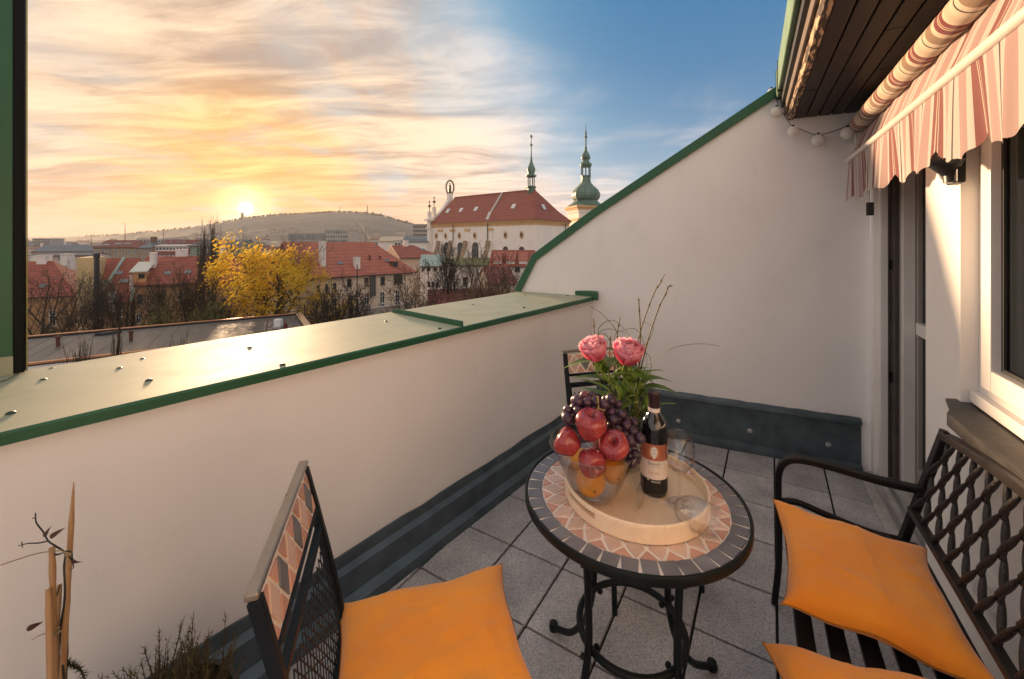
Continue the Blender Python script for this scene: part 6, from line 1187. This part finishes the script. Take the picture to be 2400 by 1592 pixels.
# ---- flat bitumen roof close below the parapet
def flat_roof():
    D = 7.0; z = EYE - D
    def g(x, y): return atz(x, y, z)
    A, B, Dn, Cn = g(40, 796), g(699, 738), g(56, 856), g(735, 769.5)
    e = (B - A).normalized(); nrm = Vector((e.y, -e.x, 0)); Cn2 = B + nrm * 14; A2 = A - e * 6; D2 = A2 + nrm * 9.6; D3 = Cn + nrm * 0
    wd = (Dn - A).dot(nrm); P = [A2, B, B + nrm * wd, A2 + nrm * wd]
    r = thing('flat_roof_building', (P[0] + P[2]) / 2 + UP * (GZ - z), 'low building with a dark bitumen flat roof below the parapet', 'building'); down = UP * (GZ - z)
    b = MB(); b.prism([p + down for p in P], UP * (z - .12 - GZ)); b.build('wall', whit, r)
    bit = M('bitumen_roofing', (.055, .053, .055), rough=.55, col2=(.085, .082, .085), vs=.35, bump=.25, bs=4)
    b = MB(); b.prism([p - UP * .118 for p in P], UP * .116); b.build('roof_deck', bit, r)
    m2 = M('bitumen_strip', (.062, .060, .062), rough=.5, var=.12, vs=.6, randv=.18); n = 30; L = (B - A2).length
    for i in range(n):
        a = A2 + e * (L * i / n + .03); w = e * (L / n - .06); b = MB(); b.prism([a + nrm * .35, a + w + nrm * .35, a + w + nrm * (wd - .3), a + nrm * (wd - .3)], UP * .012); b.build('roofing_sheet', m2, r)
    cm = M('copper_edge', (.50, .22, .10), rough=.35, metal=.5, var=.15, vs=2)
    b = MB(); b.beam(A2 + UP * .16, B + UP * .16, .34, .05); b.build('edge_coping', cm, r); b = MB(); b.beam(A2 + UP * .06 + nrm * .18, B + UP * .06 + nrm * .18, .02, .14); b.build('edge_upstand', M('black_upstand', (.012, .012, .012), rough=.6), r)
    b = MB(); b.beam(B + UP * .20, B + nrm * wd + UP * .20, .5, .06); b.build('end_coping', M('pale_copper_edge', (.58, .36, .20), rough=.4, var=.1), r)
    b = MB(); b.beam(A2 + nrm * wd + UP * .05, B + nrm * wd + UP * .05, .25, .10); b.build('near_gutter', cm, r)
    rust = M('rusty_vent', (.10, .035, .022), rough=.8, var=.2, vs=6)
    for x, y, h, lab in ((136, 812, 22, 'rusty vent pipe on the bitumen roof near the black edge strip'), (307, 799, 21, 'rusty vent pipe on the middle of the bitumen roof')):
        p = g(x, y); q = thing('vent_pipe', p, lab, 'vent pipe', 'vent pipes on the flat roof'); H = h / FPX * p.y; b = MB(); b.lathe([(.11, 0), (.11, H)], p, 12); b.build('pipe', rust, q, smooth=40); b = MB(); b.lathe([(.10, H - .06), (.19, H - .02), (.19, H + .04), (.05, H + .10), (0, H + .1)], p, 12); b.build('cowl', rust, q, smooth=40)
    p = g(652, 769); q = thing('roof_cabinet', p, 'white box standing on the end of the bitumen roof', 'cabinet'); b = MB(); H = 21 / FPX * p.y; b.box((p.x - .26, p.y - .2, .14 + p.z), (p.x + .26, p.y + .2, p.z + H)); b.build('case', wtrim, q, bevel=.02); b = MB(); b.box((p.x - .34, p.y - .3, p.z), (p.x + .34, p.y + .3, p.z + .135)); b.build('plinth', M('concrete_slab', (0, 0, 0)), q)
    p = g(669, 770); q = thing('gas_cylinder', p, 'small dark red cylinder beside the white roof box', 'cylinder'); b = MB(); H = 15 / FPX * p.y; b.lathe([(.13, 0), (.14, .05), (.14, H * .72), (.06, H * .88), (.05, H), (0, H)], p, 12); b.build('body', M('dark_red_paint', (.13, .015, .015), rough=.5), q, smooth=40); b = MB(); b.lathe([(.07, 0), (.07, .05), (0, .05)], p + UP * H, 10); b.build('valve', rust, q)
    for x, y in ((222, 788), (237, 787)):
        p = g(x, y); b = MB(); b.beam(p - e * .0 + UP * .10, p + e * 1.0 - nrm * .5 + UP * .10, .22, .16); o = b.build('timber_block', M('dark_timber', (.03, .028, .028), rough=.8), loc=p); tag(o, 'dark timber laid flat on the bitumen roof beyond the vent pipes', 'timber', 'timbers on the flat roof')
flat_roof()

# ---- garden wall and flue
def odd():
    a, e = at(690, 745, 46), at(975, 715, 58); r = thing('garden_wall', ((a.x + e.x) / 2, (a.y + e.y) / 2, GZ), 'plain grey garden wall at the foot of the cream house', 'wall'); b = MB(); a1 = Vector((a.x, a.y, 0)); e1 = Vector((e.x, e.y, 0)); z = at(860, 722, 52).z - .3; d = (e1 - a1).normalized(); n = Vector((-d.y, d.x, 0)); b.prism([a1 + UP * GZ, e1 + UP * GZ, e1 + n * .4 + UP * GZ, a1 + n * .4 + UP * GZ], UP * (z - GZ)); b.build('wall', M('grey_render', (.36, .32, .28), rough=.9, var=.12, vs=.4), r); b = MB(); b.prism([a1 - n * .1 + UP * z, e1 - n * .1 + UP * z, e1 + n * .5 + UP * z, a1 + n * .5 + UP * z], UP * .12); b.build('coping', M('concrete_slab', (0, 0, 0)), r)
    p = at(227, 594, 50); r = thing('black_flue', (p.x, p.y, GZ), 'tall black metal flue in front of the cream firewall', 'chimney'); b = MB(); b.lathe([(.28, 0), (.27, p.z - GZ - .5)], (p.x, p.y, GZ), 14); b.build('pipe', M('black_flue_steel', (.015, .016, .02), rough=.4, var=.2), r, smooth=40); b = MB(); b.lathe([(.27, -.52), (.33, -.5), (.33, 0), (.25, 0), (.25, -.2)], p, 14); b.build('collar', M('black_flue_steel', (0, 0, 0)), r)
    p = at(837, 620, 42); q = at(837, 760, 42); b = MB(); b.tube([Vector((q.x, 42, GZ)), p], [.07, .05], 7); tag(b.build('lamp_pole', M('black_flue_steel', (0, 0, 0)), loc=(q.x, 42, GZ)), 'thin dark pole in front of the cream house', 'pole')
odd()
# ------------------------------------------------------------------ ground, hill, far houses
def terrain():
    b = MB(); b.add([(-6400, -70, GZ), (6400, -70, GZ), (6400, 4900, GZ), (-6400, 4900, GZ)], [(0, 1, 2, 3)]); tag(b.build('ground', M('town_ground', (.12, .105, .085), rough=.95, col2=(.19, .16, .13), vs=.01)), kind='structure')
    crest = [(-600, 560), (-200, 559), (62, 557), (180, 555), (235, 553), (300, 550), (338, 544), (376, 543), (415, 538), (453, 534), (491, 528), (539, 518), (568, 513), (600, 509), (662, 504), (714, 502), (795, 497), (861, 501), (902, 508), (938, 519), (964, 526), (1008, 531), (1100, 540), (1250, 550), (1500, 555), (2000, 558), (3000, 560)]
    def cy(x):
        for (x0, y0), (x1, y1) in zip(crest, crest[1:]):
            if x0 <= x <= x1: t = (x - x0) / (x1 - x0); return y0 + (y1 - y0) * t
        return 560
    xs = [-600 + i * 6 for i in range(int(3600 / 6) + 1)]; K = 34; b = MB(); vs = []
    for x in xs:
        q = (x - CXP) / FPX; Yc = 1900 if x > 400 else 1900 + (400 - x) * 2.2
        hz = EYE - (cy(x) - HYP) / FPX * Yc
        for k in range(K + 1):
            t = k / K; Y = 620 + (Yc - 620) * t if t <= 1 else 0
            z = GZ - 2 + (hz - GZ + 2) * (t ** 1.25) * (1.0)
            z += 7 * noise.noise(Vector((q * Y * .008, Y * .008, 0))) * min(1, 4 * t) * (1 - t) + (3.2 * noise.noise(Vector((q * Y * .05, Y * .05, 4))) + 2.6 * noise.noise(Vector((q * Y * .13, Y * .13, 8)))) * min(1, t * 3)
            vs.append((q * Y, Y, z))
        vs.append((q * (Yc + 500), Yc + 500, GZ - 5))
    R = K + 2; b.add(vs, [(i * R + j, (i + 1) * R + j, (i + 1) * R + j + 1, i * R + j + 1) for i in range(len(xs) - 1) for j in range(R - 1)])
    m = M('wooded_hill', (.12, .105, .08), rough=.95, col2=(.21, .18, .14), vs=.012, bump=.0)
    tag(b.build('hill', m, smooth=180), kind='structure')
    # trees along the crest, as one far wood
    rnd = random.Random(8); b = MB()
    for i in range(620):
        x = rnd.uniform(200, 1010) if i < 420 else rnd.uniform(560, 960); Yc = (1900 if x > 400 else 1900 + (400 - x) * 2.2) - rnd.uniform(-5, 60); h = rnd.uniform(3, 9) * (1.5 if rnd.random() < .08 else 1); y = cy(x); p = at(x, y, Yc); w = h * rnd.uniform(.25, .55)
        b.lathe([(w * .2, -2), (w, h * .35), (w * .8, h * .7), (0, h)], p, 5)
    tag(b.build('crest_wood', M('far_wood', (.05, .045, .025), rough=.95)), 'far wood along the crest of the hill', 'wood', kind='stuff')
    # path scar up the hill side
    P = []
    for x, y in ((827, 517), (838, 524), (848, 534), (856, 545), (864, 556), (872, 566)):
        q = (x - CXP) / FPX; best = None
        Yc = 1900; hz = EYE - (cy(x) - HYP) / FPX * Yc
        for k in range(400):
            t = k / 400; Y = 620 + (Yc - 620) * t; z = GZ - 2 + (hz - GZ + 2) * t ** 1.25; py = HYP - (z - EYE) / Y * FPX
            if py <= y: best = Vector((q * Y, Y, z + 7)); break
        if best: P.append(best)
    b = MB(); b.tube([q - UP * 5.6 for q in P], 5, 6); tag(b.build('path', M('pale_track', (.22, .185, .14), rough=.9)), kind='structure')
    # towers on the ridge
    def tower(x, y0, y1, w, lab, mat, nm='ridge_tower', prof=None):
        Y = 1890; p = at(x, y1, Y); q = at(x, y0, Y); H = q.z - p.z; R = w / FPX * Y / 2; r = thing(nm, p, lab, 'tower'); b = MB(); b.lathe([(R * 1.3, -8), (R, H * .1), (R * .9, H * .75)] + ([(R * 1.4, H * .77), (R * 1.4, H * .86)] if prof else [(R * .95, H * .8)]), p, 8); b.build('shaft', mat, r); b = MB(); b.lathe([(R * .8, H * (.8 if not prof else .865)), (R * .6, H * .95), (0, H)], p, 8); b.build('top', mat, r)
    dk = M('silhouette_stone', (.10, .07, .05), rough=.9)
    tower(568, 497, 515, 6.0, 'square stone lookout tower on the hill crest below the sun', dk); tower(861, 481, 504, 2.2, 'slim lattice lookout tower with a gallery on the hilltop', dk, 'lookout_tower', 1); tower(797, 484, 500, 1.6, 'slender mast tower on the wooded hilltop', dk, 'mast_tower', 1); tower(574, 505, 514, 2, 'small turret beside the square lookout tower', dk, 'ridge_turret')
    # scattered far houses on the lower slopes and the plain
    wl = [M('far_wall_a', (.55, .50, .45), rough=.9), M('far_wall_b', (.48, .38, .28), rough=.9), M('far_wall_c', (.62, .58, .54), rough=.9)]; rf = [M('far_roof_red', (.20, .07, .05), rough=.9), M('far_roof_grey', (.14, .14, .15), rough=.9)]
    srcs = []
    for k in range(6):
        rr = random.Random(k); L, W, H, R = rr.uniform(9, 24), rr.uniform(8, 12), rr.uniform(6, 13), rr.uniform(2, 4.5); b = MB(); b.cur = 0; b.box((-L / 2, -W / 2, -6), (L / 2, W / 2, H)); b.cur = 1; b.add([(-L / 2 - .5, -W / 2 - .5, H + .01), (L / 2 + .5, -W / 2 - .5, H + .01), (L / 2 + .5, W / 2 + .5, H + .01), (-L / 2 - .5, W / 2 + .5, H + .01), (-L / 2, 0, H + R), (L / 2, 0, H + R)], [(0, 1, 5, 4), (2, 3, 4, 5), (1, 2, 5), (3, 0, 4), (3, 2, 1, 0)])
        b.cur = 2
        n = max(2, int(L / 3.2))
        for i in range(n):
            for j in range(int(H / 3.2)): x = -L / 2 + L * (i + .5) / n; z = 1.2 + j * 3.2; b.add([(x - .6, -W / 2 - .05, z), (x + .6, -W / 2 - .05, z), (x + .6, -W / 2 - .05, z + 1.7), (x - .6, -W / 2 - .05, z + 1.7)], [(0, 1, 2, 3)])
        srcs.append((b, [wl[k % 3], rf[k % 2], wglass]))
    made = {}
    for i in range(170):
        k = rnd.randrange(6); x = rnd.uniform(60, 1010); Y = rnd.uniform(330, 640) if i < 80 else rnd.uniform(640, 1150); q = (x - CXP) / FPX
        Yc = 1900 if x > 400 else 1900 + (400 - x) * 2.2; hz = EYE - (cy(x) - HYP) / FPX * Yc; t = max(0, (Y - 620) / (Yc - 620)); z = GZ + (hz - GZ) * t ** 1.25 * .98 if t > 0 else GZ
        if i >= 80 and x > 560 and rnd.random() < .75: continue
        if k not in made: o = srcs[k][0].build('distant_house', srcs[k][1]); made[k] = o
        else: o = bpy.data.objects.new('distant_house', made[k].data); COL.objects.link(o)
        o.location = (q * Y, Y, z); o.rotation_euler = (0, 0, rnd.uniform(-.6, .6)); tag(o, 'small distant house with gabled roof in the hazy town below the hill', 'house', 'distant houses in the haze')
terrain()

# ------------------------------------------------------------------ trees
def grow(seed, H, W, trunk=.2, ang=(22, 48), up=.15, levels=6, kids=(7, 8, 6, 4), fork=.40, twist=.14, **k):
    # trunk, curved limbs, branches, twigs and fine twigs, then fitted to height H and width W
    rnd = random.Random(seed); segs = []; tips = []; lev = 4 if levels >= 6 else 3
    def limb(p, d, L, r, lv):
        n = (7, 7, 6, 4, 3)[lv]; pts = [p]; rr = [r]; dirs = [d]
        for i in range(n):
            j = Vector((rnd.uniform(-1, 1), rnd.uniform(-1, 1), rnd.uniform(-.7, .7))) * twist * (.6 if lv == 0 else 1); d = (d + j + UP * up * (0 if lv == 0 else (1.0 if lv == 1 else .6)) - (UP * .10 if lv == 4 else Vector())).normalized()
            p = p + d * L / n; pts.append(p); dirs.append(d); rr.append(r * (1 - (.45 if lv == 0 else .72) * (i + 1) / n))
        segs.append((pts, rr, lv))
        if lv >= lev: tips.append((p, d)); return
        if lv >= lev - 1: tips.append((p, d))
        m = kids[lv]; a = rnd.uniform(0, 6.28)
        for c in range(m):
            t = (fork + (1 - fork) * c / max(1, m - 1)) if lv == 0 else .25 + .75 * (c + rnd.uniform(0, .6)) / m
            f = min(n - 1e-3, t * n); i = int(f); q = pts[i].lerp(pts[i + 1], f - i); dd = dirs[i]; a += 2.4 + rnd.uniform(-.5, .5); th = rad(rnd.uniform(*ang)) * (1.15 if lv else 1.0)
            if lv == 0 and c == m - 1: th *= .25
            s_ = dd.orthogonal().normalized(); s2 = dd.cross(s_); nd = dd * math.cos(th) + (s_ * math.cos(a) + s2 * math.sin(a)) * math.sin(th)
            Lc = (.62 * (1.12 - .45 * (t - fork) / (1 - fork)) if lv == 0 else L * (.62 - .30 * t)) * rnd.uniform(.8, 1.2); rc = rr[i] * (.60 if lv == 0 else .55)
            limb(q, nd, Lc, rc, lv + 1)
    limb(Vector((0, 0, 0)), Vector((rnd.uniform(-.08, .08), rnd.uniform(-.08, .08), 1)).normalized(), .62, .03, 0)
    P = [p for s_ in segs for p in s_[0]]; zs = max(p.z for p in P); xs = sorted(p.x for p in P); x0, x1 = xs[int(len(xs) * .04)], xs[int(len(xs) * .96)]; sx = W / (x1 - x0) * .95; sz = H / zs; kk = trunk / .03
    def sc(p): return Vector((p.x * sx, p.y * sx, p.z * sz))
    return [([sc(p) for p in a_], [r * kk for r in q], lv) for a_, q, lv in segs], [(sc(p), d) for p, d in tips]
def bare_tree(x, ytop, Y, Wpx, label, seed, bark=None, ybase=None, rmin=.0125, group='bare trees in the courtyard', name='bare_tree', leaves=None, nleaf=0, lsize=.12, zbase=GZ, trunk=None, **k):
    top = at(x, ytop, Y); base = Vector((top.x, Y, zbase)); H = top.z - zbase; W = Wpx / FPX * Y
    segs, tips = grow(seed, H, W, trunk=trunk or .028 * H * .8, **k); r = thing(name, base, label, 'tree', group); bark = bark or M('dark_bark', (.035, .026, .020), rough=.9, var=.3, vs=2)
    t = MB(); c = MB()
    for pts, rr, lv in segs:
        (t if lv < 2 else c).tube([base + p for p in pts], [max(rmin * (1 if lv < 4 else .7), q) for q in rr], 6 if lv < 2 else (4 if lv < 3 else 3), cap=lv < 2)
    t.build('trunk', bark, r, smooth=60); cr = c.build('crown', bark, r)
    if leaves:
        rnd = random.Random(seed + 1); f = MB(); clump = [q for q in tips if noise.noise(q[0] * .55) > -.12] or tips
        for i in range(nleaf):
            p, d = clump[min(len(clump) - 1, int(rnd.random() * len(clump)))]; q = base + p - d * rnd.uniform(0, 1.2) + Vector((rnd.gauss(0, .35), rnd.gauss(0, .35), rnd.gauss(0, .35))); u = Vector((rnd.uniform(-1, 1), rnd.uniform(-1, 1), rnd.uniform(-1, 1))).normalized(); v = u.orthogonal().normalized() * lsize * rnd.uniform(.6, 1.2); w = u.cross(v) * .6
            f.add([q - v, q + w * .6, q + v, q - w * .6], [(0, 1, 2, 3)])
        tag(f.build('leaves', leaves, cr), kind='stuff')
    return r
def trees():
    brown = M('brown_bark', (.055, .036, .022), rough=.9, var=.3, vs=2); pale = M('pale_bark', (.085, .065, .045), rough=.9, var=.3, vs=2)
    yl = M('yellow_autumn_leaf', (.66, .36, .02), rough=.6, col2=(.90, .66, .06), vs=1.6, trans=.5)
    # the big yellow tree
    bare_tree(628, 545, 46, 225, 'big spreading tree full of yellow leaves behind the flat roof', 5, bark=M('yellow_tree_bark', (.06, .038, .022), rough=.9, var=.3, vs=2), name='yellow_tree', group=None, leaves=yl, nleaf=10500, lsize=.21, levels=6, ang=(34, 62), up=.10, trunk=.50, kids=(7, 8, 6, 3), fork=.34)
    bare_tree(640, 530, 50, 150, 'bare upper crown rising through the yellow tree', 15, bark=pale, levels=6, ang=(14, 30), up=.3, trunk=.2, rmin=.012)
    bare_tree(90, 606, 44, 150, 'dark bare tree by the green cheek wall with wide fine twigs', 2, levels=6, ang=(34, 62), up=.12, trunk=.26)
    bare_tree(182, 648, 40, 130, 'dense brown leafless tree in front of the corner house', 3, bark=brown, levels=6, ang=(36, 66), up=.06, trunk=.2)
    bare_tree(212, 628, 52, 70, 'small bushy tree with pale buds against the cream firewall', 33, bark=pale, levels=6, ang=(26, 50), up=.1, trunk=.14, leaves=M('pale_olive_leaf', (.30, .24, .08), rough=.7, trans=.3), nleaf=1500, lsize=.10)
    bare_tree(258, 640, 42, 105, 'bare tree with a forked trunk in front of the firewall house', 4, levels=6, ang=(30, 55), up=.16, trunk=.2)
    bare_tree(322, 628, 43, 95, 'tall bare tree standing close to the dormer of the ochre house', 7, levels=6, ang=(26, 50), up=.2, trunk=.2)
    bare_tree(386, 640, 40, 90, 'bare tree between the dormer and the round brown tree', 8, levels=6, ang=(18, 40), up=.2, trunk=.18)
    bare_tree(452, 610, 42, 92, 'round brown tree with dense fine twigs in front of the long ochre house', 9, bark=brown, levels=7, ang=(14, 32), up=.3, trunk=.26, rmin=.012, split=(2, 3), leaves=M('brown_bud', (.16, .09, .035), rough=.8, trans=.2), nleaf=2500, lsize=.07)
    bare_tree(472, 507, 58, 18, 'left, shorter poplar of the tall bare pair', 10, bark=pale, levels=6, ang=(14, 26), up=.35, trunk=.20, rmin=.009, kids=(12, 6, 4, 2), fork=.22, group='tall bare poplars', name='poplar')
    bare_tree(497, 495, 58, 20, 'taller poplar of the bare pair, beside the yellow tree', 11, bark=pale, levels=6, ang=(14, 26), up=.35, trunk=.22, rmin=.009, kids=(12, 6, 4, 2), fork=.22, group='tall bare poplars', name='poplar')
    bare_tree(520, 640, 40, 70, 'thin bare tree half swallowed by the yellow tree', 12, levels=6, ang=(20, 42), up=.2, trunk=.18)
    ol = M('olive_leaf', (.085, .08, .02), rough=.7, col2=(.14, .12, .03), vs=.8, trans=.25)
    bare_tree(405, 690, 37, 90, 'olive green bush under the ochre house wall', 13, bark=brown, levels=5, ang=(24, 55), up=.1, leaves=ol, nleaf=5000, lsize=.14, name='bush', group='olive bushes in the courtyard', trunk=.15)
    bare_tree(498, 700, 37, 80, 'olive green bush at the foot of the yellow tree', 14, bark=brown, levels=5, ang=(24, 55), up=.1, leaves=ol, nleaf=4500, lsize=.14, name='bush', group='olive bushes in the courtyard', trunk=.15)
    bare_tree(776, 632, 40, 125, 'dark bare tree in front of the left half of the cream house', 16, levels=6, ang=(34, 60), up=.12, trunk=.25, rmin=.020)
    bare_tree(810, 650, 41, 110, 'second dark bare tree beside the thin pole', 17, levels=6, ang=(34, 60), up=.12, trunk=.24, rmin=.020)
    bare_tree(985, 618, 42, 130, 'wide brown bare tree at the end of the cream house', 18, bark=brown, levels=6, ang=(34, 62), up=.10, trunk=.2, rmin=.020)
    bare_tree(1046, 562, 48, 140, 'slender dark tree with two main forks in front of the church', 19, levels=6, ang=(28, 52), up=.2, trunk=.26, rmin=.020)
    bare_tree(1122, 562, 46, 170, 'bare tree with thin shoots before the church buttresses', 20, bark=brown, levels=6, ang=(30, 55), up=.18, trunk=.26, rmin=.020)
    bare_tree(1165, 612, 36, 110, 'pollarded stump with a spray of shoots beside the gable edge', 22, bark=M('stump_bark', (.10, .055, .03), rough=.9, var=.3, vs=2), levels=5, ang=(20, 50), up=.3, trunk=.46, rmin=.020)
    bare_tree(1128, 628, 35, 115, 'thick pollarded stump behind the parapet', 23, bark=M('stump_bark', (0, 0, 0)), levels=5, ang=(20, 50), up=.3, trunk=.46, rmin=.020)
    bare_tree(1095, 655, 34, 90, 'low pollarded tree with pale shoots above the red shed', 24, bark=M('pale_shoot', (.16, .10, .05), rough=.9, var=.3, vs=3), levels=6, ang=(20, 55), up=.1, trunk=.22, rmin=.020)
    # saplings between the parapet and the flat roof
    bare_tree(191, 772, 13, 34, 'thin leafless sapling rising in front of the flat roof', 25, bark=brown, levels=4, ang=(10, 30), up=.5, trunk=.018, rmin=.004, zbase=-6, group='saplings below the parapet', name='sapling', first=.5)
    bare_tree(262, 757, 13, 16, 'single upright whip of a sapling in front of the flat roof', 26, bark=brown, levels=3, ang=(6, 18), up=.6, trunk=.018, rmin=.004, zbase=-6, group='saplings below the parapet', name='sapling', first=.6)
    bare_tree(415, 764, 14, 32, 'leafless sapling spray near the middle of the flat roof', 27, bark=pale, levels=4, ang=(10, 28), up=.5, trunk=.016, rmin=.004, zbase=-6, group='saplings below the parapet', name='sapling', first=.5)
    bare_tree(628, 738, 15, 22, 'small sapling spray beside the white roof box', 28, bark=pale, levels=4, ang=(10, 28), up=.5, trunk=.014, rmin=.004, zbase=-6, group='saplings below the parapet', name='sapling', first=.5)
trees()
HAZE = .00018
if HAZE:
    m = bpy.data.materials.new('town_haze'); m.use_nodes = True; N = m.node_tree.nodes; N.clear(); o = N.new('ShaderNodeOutputMaterial'); v = N.new('ShaderNodeVolumePrincipled'); v.inputs['Color'].default_value = (.9, .86, .82, 1); v.inputs['Density'].default_value = HAZE; v.inputs['Anisotropy'].default_value = 0.0; m.node_tree.links.new(v.outputs[0], o.inputs['Volume'])
    b = MB(); b.box((-6500, -80, GZ - 8), (6500, 5000, 178)); tag(b.build('haze', m), kind='stuff')
